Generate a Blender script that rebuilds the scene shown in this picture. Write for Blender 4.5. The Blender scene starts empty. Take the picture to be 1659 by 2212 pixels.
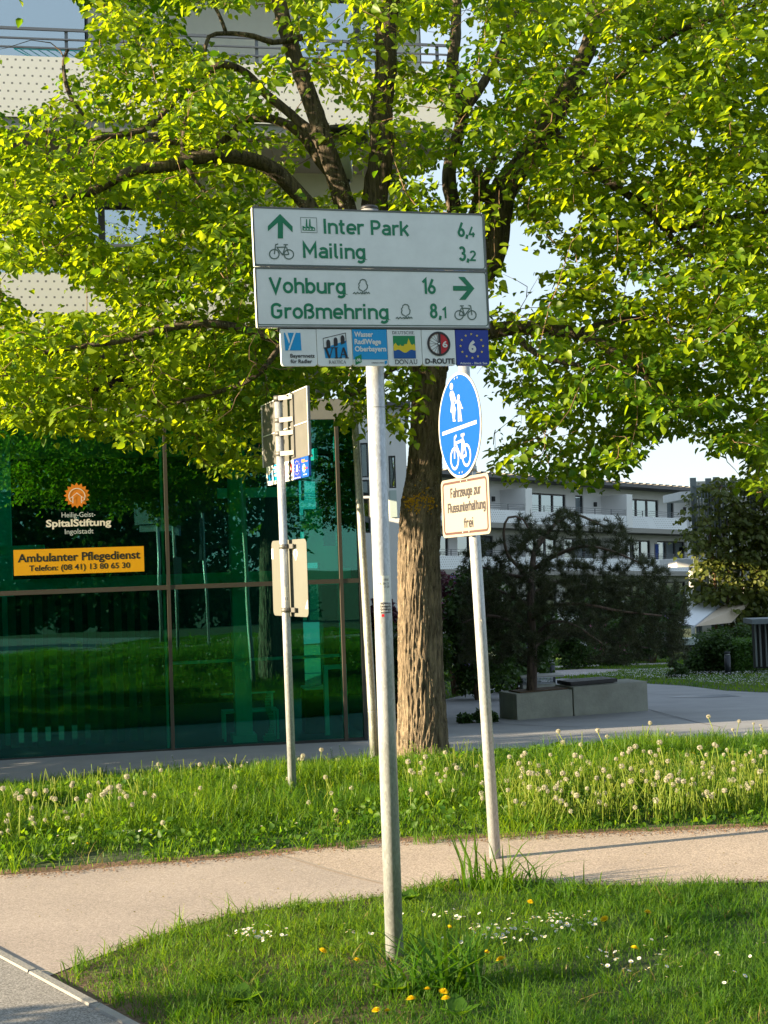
import bpy, bmesh, math, random
import numpy as np
from mathutils import Matrix, Vector
from mathutils.geometry import tessellate_polygon

random.seed(7); RNG = np.random.default_rng(7)
S = bpy.context.scene
COL = S.collection
R = math.radians

# ------------------------------------------------------------------ camera
CAMZ = 1.70
PITCH, ROLL = 1.985, -1.95
cam_d = bpy.data.cameras.new('camera')
cam = bpy.data.objects.new('camera', cam_d); COL.objects.link(cam); S.camera = cam
cam_d.sensor_fit = 'VERTICAL'; cam_d.sensor_height = 36.0; cam_d.sensor_width = 27.0
cam_d.lens = 36.0 * 3000 / 2212
cam_d.clip_start = 0.1; cam_d.clip_end = 1500
CM = Matrix.Rotation(R(90 + PITCH), 4, 'X') @ Matrix.Rotation(R(ROLL), 4, 'Z')
cam.matrix_world = Matrix.Translation((0, 0, CAMZ)) @ CM

# ------------------------------------------------------------------ world, sun, exposure
SUN_AZ, SUN_EL = 254.0, 14.0        # clockwise from +Y
world = bpy.data.worlds.new("World"); S.world = world; world.use_nodes = True
_nt = world.node_tree
_sky = _nt.nodes.new('ShaderNodeTexSky'); _sky.sky_type = 'NISHITA'; _sky.sun_disc = False
_sky.sun_elevation = R(SUN_EL); _sky.sun_rotation = R(SUN_AZ)
_sky.air_density = 1.0; _sky.dust_density = 0.05; _sky.ozone_density = 2.0; _sky.altitude = 1500
_skymul = _nt.nodes.new('ShaderNodeVectorMath'); _skymul.operation = 'MULTIPLY'; _skymul.inputs[1].default_value = (1.44, 1.55, 1.60)   # scales the sky colour, a little towards blue
_gm = _nt.nodes.new('ShaderNodeGamma'); _gm.inputs[1].default_value = .25; _nt.links.new(_sky.outputs[0], _gm.inputs[0])
_nt.links.new(_gm.outputs[0], _skymul.inputs[0]); _nt.links.new(_skymul.outputs[0], _nt.nodes['Background'].inputs[0])
_nt.nodes['Background'].inputs[1].default_value = 0.12
sun_d = bpy.data.lights.new('sun', 'SUN'); sun_d.energy = 5.0; sun_d.angle = R(0.55); sun_d.color = (1.0, 0.79, 0.50)
sun = bpy.data.objects.new('sun', sun_d); COL.objects.link(sun)
SUNV = Vector((math.sin(R(SUN_AZ)) * math.cos(R(SUN_EL)), math.cos(R(SUN_AZ)) * math.cos(R(SUN_EL)), math.sin(R(SUN_EL))))
sun.rotation_euler = SUNV.to_track_quat('Z', 'Y').to_euler()
S.view_settings.view_transform = 'Standard'; S.view_settings.look = 'None'
S.view_settings.gamma = 1.0; S.view_settings.use_curve_mapping = False
S.view_settings.exposure = 2.0
try:
    S.cycles.max_bounces = 8; S.cycles.transparent_max_bounces = 12
    S.cycles.diffuse_bounces = 3; S.cycles.glossy_bounces = 4; S.cycles.transmission_bounces = 4
    S.cycles.caustics_reflective = False; S.cycles.caustics_refractive = False
    S.cycles.use_denoising = True
except Exception:
    pass

# ------------------------------------------------------------------ projection and terrain helpers
TK = [-600, -60, -6.5, -1.5, 9, 11, 11.6, 12.6, 14, 16, 18.6, 22.5, 36, 56, 93, 130, 900]
TV = [-2.6, -2.6, -2.1, 0, 0, 0, -.04, -.28, -.52, -.68, -.72, -.97, -1.6, -2.7, -3.0, -3.0, -3.0]
def TYn(y, x):
    y = np.asarray(y, float); x = np.asarray(x, float)
    a = np.clip((y - 9.5) / 1.2, 0, 1); b = np.clip((18.6 - y) / 2.6, 0, 1); a = a * a * (3 - 2 * a); b = b * b * (3 - 2 * b)
    return np.interp(y - .28 * np.clip(x, -6, 6) * a * b * (-1), TK, TV) if False else np.interp(y - .28 * np.clip(x, -6, 6) * a * b, TK, TV)
def T(y, x=0.0): return float(TYn(y, x))
def P(x, y, Y):
    """point at photo position (x, y of a 1659x2212 view) at world distance Y"""
    d = CM @ Vector(((x - 829.5) / 3000, -(y - 1106) / 3000, -1)); d = Vector(d[:3])
    t = Y / d.y
    return Vector((d.x * t, Y, CAMZ + d.z * t))
def G(x, y):
    """point of the ground seen at photo position (x, y)"""
    d = CM @ Vector(((x - 829.5) / 3000, -(y - 1106) / 3000, -1)); d = Vector(d[:3])
    lo, hi = 1.0, 400.0
    for _ in range(50):
        m = (lo + hi) / 2
        if CAMZ + d.z * m / d.y > T(m, d.x * m / d.y): lo = m
        else: hi = m
    Y = (lo + hi) / 2
    return Vector((d.x * Y / d.y, Y, T(Y, d.x * Y / d.y)))
CMI = np.array(CM.to_3x3().inverted())
def project(pts):
    q = (np.asarray(pts, float) - np.array([0, 0, CAMZ])) @ CMI.T
    z = -q[:, 2]
    return 829.5 + 3000 * q[:, 0] / z, 1106 - 3000 * q[:, 1] / z, z

# ------------------------------------------------------------------ materials
MATS = {}
def nmat(name):
    m = bpy.data.materials.new(name); m.use_nodes = True
    return m, m.node_tree, m.node_tree.nodes['Principled BSDF']
def mat(name, col, rough=.6, metal=0, noise=0, nscale=8, bump=0, bscale=40, spec=None, stretch=None, coat=0):
    if name in MATS: return MATS[name]
    m, nt, b = nmat(name)
    b.inputs['Base Color'].default_value = (*col, 1); b.inputs['Roughness'].default_value = rough
    b.inputs['Metallic'].default_value = metal
    if spec is not None: b.inputs['Specular IOR Level'].default_value = spec
    if coat: b.inputs['Coat Weight'].default_value = coat
    tc = nt.nodes.new('ShaderNodeTexCoord'); src = tc.outputs['Object']
    if stretch:
        mp = nt.nodes.new('ShaderNodeMapping'); mp.inputs['Scale'].default_value = stretch
        nt.links.new(src, mp.inputs[0]); src = mp.outputs[0]
    if noise:
        n = nt.nodes.new('ShaderNodeTexNoise'); n.inputs['Scale'].default_value = nscale; n.inputs['Detail'].default_value = 8
        n.inputs['Roughness'].default_value = .65
        nt.links.new(src, n.inputs['Vector'])
        r = nt.nodes.new('ShaderNodeMapRange'); r.inputs[1].default_value = .25; r.inputs[2].default_value = .75
        r.inputs[3].default_value = 1 - noise; r.inputs[4].default_value = 1 + noise
        nt.links.new(n.outputs[0], r.inputs[0])
        mx = nt.nodes.new('ShaderNodeVectorMath'); mx.operation = 'SCALE'; mx.inputs[0].default_value = col
        nt.links.new(r.outputs[0], mx.inputs['Scale']); nt.links.new(mx.outputs[0], b.inputs['Base Color'])
    if bump:
        n2 = nt.nodes.new('ShaderNodeTexNoise'); n2.inputs['Scale'].default_value = bscale; n2.inputs['Detail'].default_value = 6
        nt.links.new(src, n2.inputs['Vector'])
        bp = nt.nodes.new('ShaderNodeBump'); bp.inputs['Strength'].default_value = bump; bp.inputs['Distance'].default_value = .02
        nt.links.new(n2.outputs[0], bp.inputs['Height']); nt.links.new(bp.outputs[0], b.inputs['Normal'])
    MATS[name] = m
    return m

def leafmat(name, c0, c1, tr0, tr1, mixf=.5, rough=.45, spec=.35):
    """foliage: diffuse plus light let through, colour by a per-leaf random attribute"""
    if name in MATS: return MATS[name]
    m, nt, b = nmat(name)
    at = nt.nodes.new('ShaderNodeAttribute'); at.attribute_name = 'tint'
    def ramp(a, c):
        r = nt.nodes.new('ShaderNodeValToRGB'); r.color_ramp.elements[0].color = (*a, 1); r.color_ramp.elements[1].color = (*c, 1)
        nt.links.new(at.outputs['Fac'], r.inputs[0]); return r
    r1 = ramp(c0, c1); r2 = ramp(tr0, tr1)
    nt.links.new(r1.outputs[0], b.inputs['Base Color']); b.inputs['Roughness'].default_value = rough
    b.inputs['Specular IOR Level'].default_value = spec
    t = nt.nodes.new('ShaderNodeBsdfTranslucent'); nt.links.new(r2.outputs[0], t.inputs['Color'])
    mx = nt.nodes.new('ShaderNodeMixShader'); mx.inputs[0].default_value = mixf
    nt.links.new(b.outputs[0], mx.inputs[1]); nt.links.new(t.outputs[0], mx.inputs[2])
    nt.links.new(mx.outputs[0], nt.nodes['Material Output'].inputs['Surface'])
    MATS[name] = m
    return m

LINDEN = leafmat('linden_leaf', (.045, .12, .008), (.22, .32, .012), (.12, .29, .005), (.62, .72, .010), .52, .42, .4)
DARKLEAF = leafmat('dark_leaf', (.025, .06, .015), (.06, .12, .025), (.04, .10, .01), (.10, .18, .02), .35)  # dark green for shrubs and riverside trees
GRASSM = leafmat('grass_blade', (.028, .095, .010), (.11, .22, .018), (.08, .25, .006), (.34, .50, .012), .52, .5, .3)
STRAW = leafmat('dry_blade', (.16, .14, .04), (.30, .25, .08), (.2, .18, .04), (.35, .28, .08), .4)
STEMM = leafmat('dandelion_stem', (.16, .27, .03), (.36, .42, .09), (.26, .42, .02), (.58, .64, .07), .5)
FUZZ = leafmat('seed_fuzz', (.50, .48, .38), (.68, .65, .55), (.48, .45, .34), (.62, .59, .46), .5, .9, .1)
PETALW = leafmat('white_petal', (.75, .76, .78), (.85, .85, .86), (.5, .5, .5), (.6, .6, .6), .3, .7, .2)
YELLOW = leafmat('yellow_petal', (.78, .55, .01), (.85, .66, .02), (.7, .5, .01), (.8, .6, .02), .35, .6, .2)
NEEDLE = leafmat('pine_needle', (.028, .040, .018), (.075, .085, .035), (.03, .05, .015), (.08, .10, .03), .3)
WISTERIA = leafmat('climber_leaf', (.06, .085, .015), (.13, .15, .03), (.10, .15, .01), (.2, .22, .02), .4)
LILAC = leafmat('lilac_petal', (.22, .14, .45), (.42, .30, .65), (.2, .1, .4), (.3, .2, .5), .3)
PINK = leafmat('pink_petal', (.50, .09, .28), (.75, .35, .50), (.4, .1, .2), (.5, .2, .3), .3)
PURPLE = leafmat('purple_leaf', (.06, .018, .03), (.14, .05, .07), (.08, .02, .03), (.15, .04, .05), .3)

def galv(name='galvanised_steel', base=(.42, .45, .48), rough=.40, metal=.35, spangle=.22):
    if name in MATS: return MATS[name]
    m, nt, b = nmat(name)
    tc = nt.nodes.new('ShaderNodeTexCoord')
    vo = nt.nodes.new('ShaderNodeTexVoronoi'); vo.inputs['Scale'].default_value = 190
    no = nt.nodes.new('ShaderNodeTexNoise'); no.inputs['Scale'].default_value = 16; no.inputs['Detail'].default_value = 9
    mp = nt.nodes.new('ShaderNodeMapping'); mp.inputs['Scale'].default_value = (1, 1, .35)
    nt.links.new(tc.outputs['Object'], mp.inputs[0]); nt.links.new(mp.outputs[0], vo.inputs[0]); nt.links.new(mp.outputs[0], no.inputs[0])
    sp = nt.nodes.new('ShaderNodeSeparateColor'); nt.links.new(vo.outputs['Color'], sp.inputs[0])
    ad = nt.nodes.new('ShaderNodeMath'); ad.operation = 'ADD'; nt.links.new(sp.outputs[0], ad.inputs[0]); nt.links.new(no.outputs[0], ad.inputs[1])
    r = nt.nodes.new('ShaderNodeMapRange'); r.inputs[1].default_value = .3; r.inputs[2].default_value = 1.6; r.inputs[3].default_value = 1 - spangle; r.inputs[4].default_value = 1 + spangle
    nt.links.new(ad.outputs[0], r.inputs[0])
    mx = nt.nodes.new('ShaderNodeVectorMath'); mx.operation = 'SCALE'; mx.inputs[0].default_value = base
    nt.links.new(r.outputs[0], mx.inputs['Scale']); nt.links.new(mx.outputs[0], b.inputs['Base Color'])
    r2 = nt.nodes.new('ShaderNodeMapRange'); r2.inputs[1].default_value = .3; r2.inputs[2].default_value = .7; r2.inputs[3].default_value = rough - .1; r2.inputs[4].default_value = rough + .15
    nt.links.new(no.outputs[0], r2.inputs[0]); nt.links.new(r2.outputs[0], b.inputs['Roughness'])
    b.inputs['Metallic'].default_value = metal
    MATS[name] = m
    return m
GALV = galv()
ALU = mat('brushed_aluminium', (.15, .15, .145), .5, .3, noise=.12, nscale=5)
SIGNW = mat('white_sign_face', (.82, .86, .84), .35, noise=.08, nscale=9, coat=.2)
CREAM = mat('cream_sign_face', (.32, .295, .25), .4, noise=.03, nscale=4)
GREEN = mat('sign_green', (.0, .21, .09), .35, noise=.10, nscale=25)
DGREY = mat('sign_line_grey', (.10, .16, .13), .4)
BLUE = mat('sign_blue', (.0, .070, .36), .4)
WHITEP = mat('sign_white', (.78, .78, .74), .4)
DISCW = mat('disc_white', (.45, .44, .41), .4)
BLACK = mat('print_black', (.02, .02, .022), .45)
GREYPANEL = mat('grey_panel_back', (.14, .145, .13), .5, noise=.06, nscale=3)
YELL = mat('banner_yellow', (.88, .42, .0), .5)
ORANGE = mat('logo_orange', (.80, .24, .01), .5)
OFFW = mat('logo_cream', (.85, .80, .66), .5)
PALE = mat('logo_pale', (.62, .70, .68), .5)
CYAN = mat('plate_cyan', (.0, .33, .70), .35)
NAVY = mat('plate_navy', (.005, .035, .33), .35)
STAR = mat('plate_star', (.80, .62, .10), .4)
PYEL = mat('plate_yellow', (.80, .60, .01), .4)
PGRN = mat('plate_green', (.0, .24, .07), .4)
PBLU = mat('plate_river_blue', (.0, .09, .33), .4)
PRED = mat('plate_red', (.60, .01, .02), .4)
BROWN = mat('plate_brown', (.22, .12, .05), .5)
EDGE = mat('white_edge', (.75, .75, .72), .45)
WHITEWALL = mat('white_render', (.70, .71, .72), .8, noise=.05, nscale=1.5)
DARKMETAL = mat('dark_frame', (.045, .048, .05), .4, .3)
MULL = mat('bronze_mullion', (.085, .075, .06), .5, .3)
RAIL = mat('grey_rail', (.16, .17, .19), .45, .5)
CONC = mat('concrete', (.30, .31, .27), .85, noise=.22, nscale=3.5, bump=.25, bscale=30)
WOODD = mat('black_wood', (.03, .03, .035), .6)
BOLL = mat('bollard_black', (.02, .025, .035), .4, .2)
SOIL = mat('soil', (.10, .065, .04), .95, noise=.3, nscale=12, bump=.4)
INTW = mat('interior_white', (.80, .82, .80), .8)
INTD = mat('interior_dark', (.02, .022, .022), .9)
INTF = mat('interior_floor', (.03, .032, .04), .6)
FABRIC = mat('awning_fabric', (.60, .50, .40), .9)
FABRICW = mat('awning_white', (.75, .78, .84), .8)
CLOTH = mat('blind_cloth', (.10, .13, .13), .9)

def asphalt(name, base, spot=.5, scale=260, big=.12, bump=.5):
    if name in MATS: return MATS[name]
    m, nt, b = nmat(name)
    tc = nt.nodes.new('ShaderNodeTexCoord')
    vo = nt.nodes.new('ShaderNodeTexVoronoi'); vo.inputs['Scale'].default_value = scale
    n1 = nt.nodes.new('ShaderNodeTexNoise'); n1.inputs['Scale'].default_value = 1.3; n1.inputs['Detail'].default_value = 8
    n2 = nt.nodes.new('ShaderNodeTexNoise'); n2.inputs['Scale'].default_value = 90; n2.inputs['Detail'].default_value = 5
    for n in (vo, n1, n2): nt.links.new(tc.outputs['Object'], n.inputs['Vector'])
    sp = nt.nodes.new('ShaderNodeSeparateColor'); nt.links.new(vo.outputs['Color'], sp.inputs[0])
    def mr(src, a, c, lo=0, hi=1):
        r = nt.nodes.new('ShaderNodeMapRange'); r.inputs[1].default_value = lo; r.inputs[2].default_value = hi; r.inputs[3].default_value = a; r.inputs[4].default_value = c
        nt.links.new(src, r.inputs[0]); return r.outputs[0]
    def mul(a, c):
        k = nt.nodes.new('ShaderNodeMath'); k.operation = 'MULTIPLY'; nt.links.new(a, k.inputs[0]); nt.links.new(c, k.inputs[1]); return k.outputs[0]
    f = mul(mul(mr(sp.outputs[0], 1 - spot, 1 + spot), mr(n1.outputs[0], 1 - big, 1 + big, .3, .7)), mr(n2.outputs[0], .8, 1.2, .3, .7))
    mx = nt.nodes.new('ShaderNodeVectorMath'); mx.operation = 'SCALE'; mx.inputs[0].default_value = base
    nt.links.new(f, mx.inputs['Scale']); nt.links.new(mx.outputs[0], b.inputs['Base Color'])
    b.inputs['Roughness'].default_value = .9
    bp = nt.nodes.new('ShaderNodeBump'); bp.inputs['Strength'].default_value = bump; bp.inputs['Distance'].default_value = .004
    nt.links.new(sp.outputs[0], bp.inputs['Height']); nt.links.new(bp.outputs[0], b.inputs['Normal'])
    MATS[name] = m
    return m

def bark(name, c0, c1, lichen=True):
    if name in MATS: return MATS[name]
    m, nt, b = nmat(name)
    tc = nt.nodes.new('ShaderNodeTexCoord')
    mp = nt.nodes.new('ShaderNodeMapping'); mp.inputs['Scale'].default_value = (1, 1, .16)
    nt.links.new(tc.outputs['Object'], mp.inputs[0])
    n1 = nt.nodes.new('ShaderNodeTexNoise'); n1.inputs['Scale'].default_value = 32; n1.inputs['Detail'].default_value = 9; n1.inputs['Roughness'].default_value = .7; n1.inputs['Distortion'].default_value = .6
    nt.links.new(mp.outputs[0], n1.inputs['Vector'])
    r = nt.nodes.new('ShaderNodeValToRGB'); r.color_ramp.elements[0].position = .36; r.color_ramp.elements[1].position = .62
    r.color_ramp.elements[0].color = (*c0, 1); r.color_ramp.elements[1].color = (*c1, 1)
    nt.links.new(n1.outputs[0], r.inputs[0]); out = r.outputs[0]
    if lichen:
        n2 = nt.nodes.new('ShaderNodeTexVoronoi'); n2.inputs['Scale'].default_value = 34
        n3 = nt.nodes.new('ShaderNodeTexNoise'); n3.inputs['Scale'].default_value = 3; n3.inputs['Detail'].default_value = 5
        nt.links.new(tc.outputs['Object'], n2.inputs['Vector']); nt.links.new(tc.outputs['Object'], n3.inputs['Vector'])
        a = nt.nodes.new('ShaderNodeMath'); a.operation = 'LESS_THAN'; a.inputs[1].default_value = .20; nt.links.new(n2.outputs['Distance'], a.inputs[0])
        c = nt.nodes.new('ShaderNodeMath'); c.operation = 'GREATER_THAN'; c.inputs[1].default_value = .52; nt.links.new(n3.outputs[0], c.inputs[0])
        k = nt.nodes.new('ShaderNodeMath'); k.operation = 'MULTIPLY'; nt.links.new(a.outputs[0], k.inputs[0]); nt.links.new(c.outputs[0], k.inputs[1])
        k2 = nt.nodes.new('ShaderNodeMath'); k2.operation = 'MULTIPLY'; k2.inputs[1].default_value = .6; nt.links.new(k.outputs[0], k2.inputs[0])
        mx = nt.nodes.new('ShaderNodeMix'); mx.data_type = 'RGBA'; nt.links.new(k2.outputs[0], mx.inputs[0]); nt.links.new(out, mx.inputs[6]); mx.inputs[7].default_value = (.33, .33, .24, 1)
        out = mx.outputs[2]
    nt.links.new(out, b.inputs['Base Color']); b.inputs['Roughness'].default_value = .95
    bp = nt.nodes.new('ShaderNodeBump'); bp.inputs['Strength'].default_value = .9; bp.inputs['Distance'].default_value = .03
    nt.links.new(n1.outputs[0], bp.inputs['Height']); nt.links.new(bp.outputs[0], b.inputs['Normal'])
    MATS[name] = m
    return m
BARK = bark('linden_bark', (.035, .027, .018), (.27, .210, .145))
SHADEBARK = bark('shaded_branch_bark', (.018, .014, .010), (.15, .118, .088))  # linden bark darkened, crown shade put into the colour of the limbs
PBARK = bark('pine_bark', (.05, .035, .03), (.15, .11, .085), False)
TWIGM = mat('twig_bark', (.16, .10, .055), .9, noise=.3, nscale=20)
YLICHEN = mat('yellow_lichen', (.55, .30, .02), .95, noise=.4, nscale=30, bump=.5, bscale=80)

# ------------------------------------------------------------------ mesh builder
def attach(ob, parent):
    if parent is not None:
        ob.parent = parent
        if parent.parent is None: ob.matrix_parent_inverse = parent.matrix_basis.inverted()
class MB:
    def __init__(s): s.v = []; s.f = []; s.m = []; s.s = []
    def add(s, vs, fs, mi=0, sm=False):
        o = len(s.v); s.v.extend([tuple(v) for v in vs])
        for f in fs: s.f.append([i + o for i in f]); s.m.append(mi); s.s.append(sm)
    def box(s, x0, x1, y0, y1, z0, z1, mi=0, M=None):
        vs = [Vector((x, y, z)) for x in (x0, x1) for y in (y0, y1) for z in (z0, z1)]
        if M is not None: vs = [M @ v for v in vs]
        s.add(vs, [(0, 1, 3, 2), (4, 6, 7, 5), (0, 4, 5, 1), (2, 3, 7, 6), (0, 2, 6, 4), (1, 5, 7, 3)], mi)
    def tube(s, pts, rad, n=8, mi=0, caps=True, sm=True, lump=0):
        pts = [Vector(p) for p in pts]
        if not hasattr(rad, '__len__'): rad = [rad] * len(pts)
        vs = []; up = None
        for i, p in enumerate(pts):
            d = (pts[min(i + 1, len(pts) - 1)] - pts[max(i - 1, 0)])
            if d.length < 1e-9: d = Vector((0, 0, 1))
            d.normalize()
            if up is None:
                up = Vector((0, 1, 0)) if abs(d.z) > .7 else Vector((0, 0, 1))
            a = d.cross(up)
            if a.length < 1e-4: a = d.cross(Vector((1, 0, 0)))
            a.normalize(); b = a.cross(d).normalized(); up = b
            for k in range(n):
                t = 2 * math.pi * k / n
                r = rad[i] * (1 + (lump * (math.sin(3 * t + i * .35) * .5 + math.sin(5 * t - i * .22) * .3 + random.uniform(-.4, .4)) if lump else 0))
                vs.append(p + (a * math.cos(t) + b * math.sin(t)) * r)
        fs = []
        for i in range(len(pts) - 1):
            for k in range(n):
                k2 = (k + 1) % n
                fs.append((i * n + k, i * n + k2, (i + 1) * n + k2, (i + 1) * n + k))
        s.add(vs, fs, mi, sm)
        if caps:
            o = len(s.v) - len(vs)
            s.f.append([o + k for k in range(n)][::-1]); s.m.append(mi); s.s.append(False)
            s.f.append([o + (len(pts) - 1) * n + k for k in range(n)]); s.m.append(mi); s.s.append(False)
    def slab(s, poly, y0, y1, mi=0, M=None):
        """polygon in the local x-z plane given depth from y0 to y1"""
        n = len(poly)
        vs = [Vector((p[0], y0, p[1])) for p in poly] + [Vector((p[0], y1, p[1])) for p in poly]
        if M is not None: vs = [M @ v for v in vs]
        fs = [list(range(n)), list(range(2 * n - 1, n - 1, -1))] + [(i, i + n, (i + 1) % n + n, (i + 1) % n) for i in range(n)]
        s.add(vs, fs, mi)
    def build(s, name, mats, parent=None, M=None):
        me = bpy.data.meshes.new(name)
        me.from_pydata(s.v, [], s.f); 
        if not isinstance(mats, (list, tuple)): mats = [mats]
        for m in mats: me.materials.append(m)
        me.polygons.foreach_set('material_index', s.m); me.polygons.foreach_set('use_smooth', s.s)
        me.update()
        ob = bpy.data.objects.new(name, me); COL.objects.link(ob)
        attach(ob, parent)
        if M is not None: ob.matrix_basis = M
        return ob

def np_mesh(name, V, nper, faces, mats, parent=None, tint=None, mi=None, smooth=False):
    """V: (n, nper, 3) repeated pieces, faces: list of index tuples of one piece"""
    n = len(V); me = bpy.data.meshes.new(name)
    V = np.asarray(V, dtype=np.float32).reshape(-1, 3)
    me.vertices.add(len(V)); me.vertices.foreach_set('co', V.ravel())
    ll = np.array([len(f) for f in faces]); flat = np.concatenate([np.array(f) for f in faces])
    base = (np.arange(n) * nper)[:, None]
    loops = (base + flat[None, :]).astype(np.int32).ravel()
    tot = np.tile(ll, n).astype(np.int32); start = np.concatenate([[0], np.cumsum(tot)[:-1]]).astype(np.int32)
    me.loops.add(len(loops)); me.loops.foreach_set('vertex_index', loops)
    me.polygons.add(len(tot)); me.polygons.foreach_set('loop_start', start); me.polygons.foreach_set('loop_total', tot)
    if not isinstance(mats, (list, tuple)): mats = [mats]
    for m in mats: me.materials.append(m)
    if mi is not None: me.polygons.foreach_set('material_index', np.repeat(np.asarray(mi, np.int32), len(faces)) if len(np.atleast_1d(mi)) == n else np.tile(np.asarray(mi, np.int32), n))
    if smooth: me.polygons.foreach_set('use_smooth', np.ones(len(tot), bool))
    me.update(calc_edges=True)
    if tint is None: tint = RNG.random(n)
    a = me.attributes.new('tint', 'FLOAT', 'POINT'); a.data.foreach_set('value', np.repeat(np.asarray(tint, np.float32), nper))
    ob = bpy.data.objects.new(name, me); COL.objects.link(ob)
    attach(ob, parent)
    return ob

def tag(o, label=None, cat=None, group=None, kind=None):
    if label: o['label'] = label
    if cat: o['category'] = cat
    if group: o['group'] = group
    if kind: o['kind'] = kind
    return o
def thing(name, label, cat, loc=(0, 0, 0), rz=0, group=None):
    o = bpy.data.objects.new(name, None); COL.objects.link(o); o.location = loc; o.rotation_euler = (0, 0, rz)
    o.empty_display_size = .1
    return tag(o, label, cat, group)
def setmat(o, loc, rz=0):
    return Matrix.Translation(loc) @ Matrix.Rotation(rz, 4, 'Z')

# ------------------------------------------------------------------ flat print on surfaces
_tc = {}
def bfont(txt, bold=0.0):
    k = (txt, bold)
    if k not in _tc:
        cu = bpy.data.curves.new('t', 'FONT'); cu.body = txt; cu.offset = bold; cu.resolution_u = 3
        ob = bpy.data.objects.new('t', cu); me = bpy.data.meshes.new_from_object(ob)
        vs = [(v.co.x, v.co.y) for v in me.vertices]; fs = [list(p.vertices) for p in me.polygons]
        bpy.data.objects.remove(ob); bpy.data.curves.remove(cu); bpy.data.meshes.remove(me)
        _tc[k] = (vs, fs)
    return _tc[k]

class Print:
    """flat print: coordinates (x right, y up) of its own, mapped to 3D by fn(x, y, lift)"""
    def __init__(s, fn, mats, lift=.0008): s.fn = fn; s.mats = mats; s.mb = MB(); s.l = lift; s.k = 0
    def mi(s, m):
        if m not in s.mats: s.mats.append(m)
        return s.mats.index(m)
    def poly(s, pts, m, layer=1):
        s.k += 1; h = s.l * layer + s.k * 4e-6
        tri = tessellate_polygon([[Vector((p[0], p[1], 0)) for p in pts]])
        # keep all faces looking the same way
        fs = []
        for t in tri:
            a, b, c = [pts[i] for i in t]
            ar = (b[0] - a[0]) * (c[1] - a[1]) - (b[1] - a[1]) * (c[0] - a[0])
            fs.append(t if ar > 0 else t[::-1])
        s.mb.add([s.fn(p[0], p[1], h) for p in pts], fs, s.mi(m))
    def rect(s, x0, y0, x1, y1, m, layer=1, r=0):
        s.poly(rrect(min(x0, x1), min(y0, y1), max(x0, x1), max(y0, y1), r), m, layer)
    def ring(s, pts_o, pts_i, m, layer=1):
        s.k += 1; h = s.l * layer + s.k * 4e-6; n = len(pts_o)
        s.mb.add([s.fn(p[0], p[1], h) for p in pts_o] + [s.fn(p[0], p[1], h) for p in pts_i],
                 [(i, (i + 1) % n, n + (i + 1) % n, n + i) for i in range(n)], s.mi(m))
    def stroke(s, pts, w, m, layer=1, closed=False):
        """ribbon with mitred joints"""
        n = len(pts)
        if closed and pts[0] == pts[-1]: pts = pts[:-1]; n -= 1
        s.k += 1; h = s.l * layer + s.k * 4e-6
        L = []; Rr = []
        for i in range(n):
            a = pts[(i - 1) % n] if (closed or i > 0) else None
            c = pts[(i + 1) % n] if (closed or i < n - 1) else None
            b = pts[i]
            d1 = unit(b[0] - a[0], b[1] - a[1]) if a else None
            d2 = unit(c[0] - b[0], c[1] - b[1]) if c else None
            if d1 is None: d1 = d2
            if d2 is None: d2 = d1
            t = unit(d1[0] + d2[0], d1[1] + d2[1]); nn = (-t[1], t[0])
            k = nn[0] * -d1[1] + nn[1] * d1[0]
            k = w / 2 / max(.35, abs(k)) * (1 if k > 0 else -1)
            L.append((b[0] + nn[0] * k, b[1] + nn[1] * k)); Rr.append((b[0] - nn[0] * k, b[1] - nn[1] * k))
        m_ = n if closed else n - 1
        s.mb.add([s.fn(p[0], p[1], h) for p in L] + [s.fn(p[0], p[1], h) for p in Rr],
                 [(n + i, n + (i + 1) % n, (i + 1) % n, i) for i in range(m_)], s.mi(m))
    def glyphs(s, txt, x0, x1, yb, cap, m, w=.15, layer=1):
        """DIN-like stroke lettering fitted between x0 and x1, baseline yb, capital height cap"""
        adv = sum(DIN[c][0] for c in txt) - .10
        sx = (x1 - x0) / adv; x = x0
        for c in txt:
            a, strokes = DIN[c]
            for st in strokes:
                closed = len(st) > 3 and st[0] == st[-1]
                s.dinstroke(st, x, yb, sx, cap, w, m, layer, closed)
            x += a * sx
    def dinstroke(s, st, x, yb, sx, sy, w, m, layer, closed):
        pts = [(p[0] * sx / sy, p[1]) for p in st]
        fn = s.fn; ww = w * (1 if sx > sy * .8 else .88)
        s.fn = lambda a, b, h: fn(x + a * sy, yb + b * sy, h)
        s.stroke(pts, ww, m, layer, closed); s.fn = fn
    def text(s, txt, x0, x1, yb, yt, m, bold=0.0, layer=1, ref=None):
        """built-in font fitted to x0..x1; yb..yt is the height of the capitals"""
        vs, fs = bfont(txt, bold)
        rv, _ = bfont('H', bold); ch = max(v[1] for v in rv)
        a = min(v[0] for v in vs); b = max(v[0] for v in vs)
        sx = (x1 - x0) / (b - a); sy = (yt - yb) / ch
        s.k += 1; h = s.l * layer + s.k * 4e-6
        s.mb.add([s.fn(x0 + (v[0] - a) * sx, yb + v[1] * sy, h) for v in vs], fs, s.mi(m))
    def build(s, name, parent=None): return s.mb.build(name, s.mats, parent)

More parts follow.
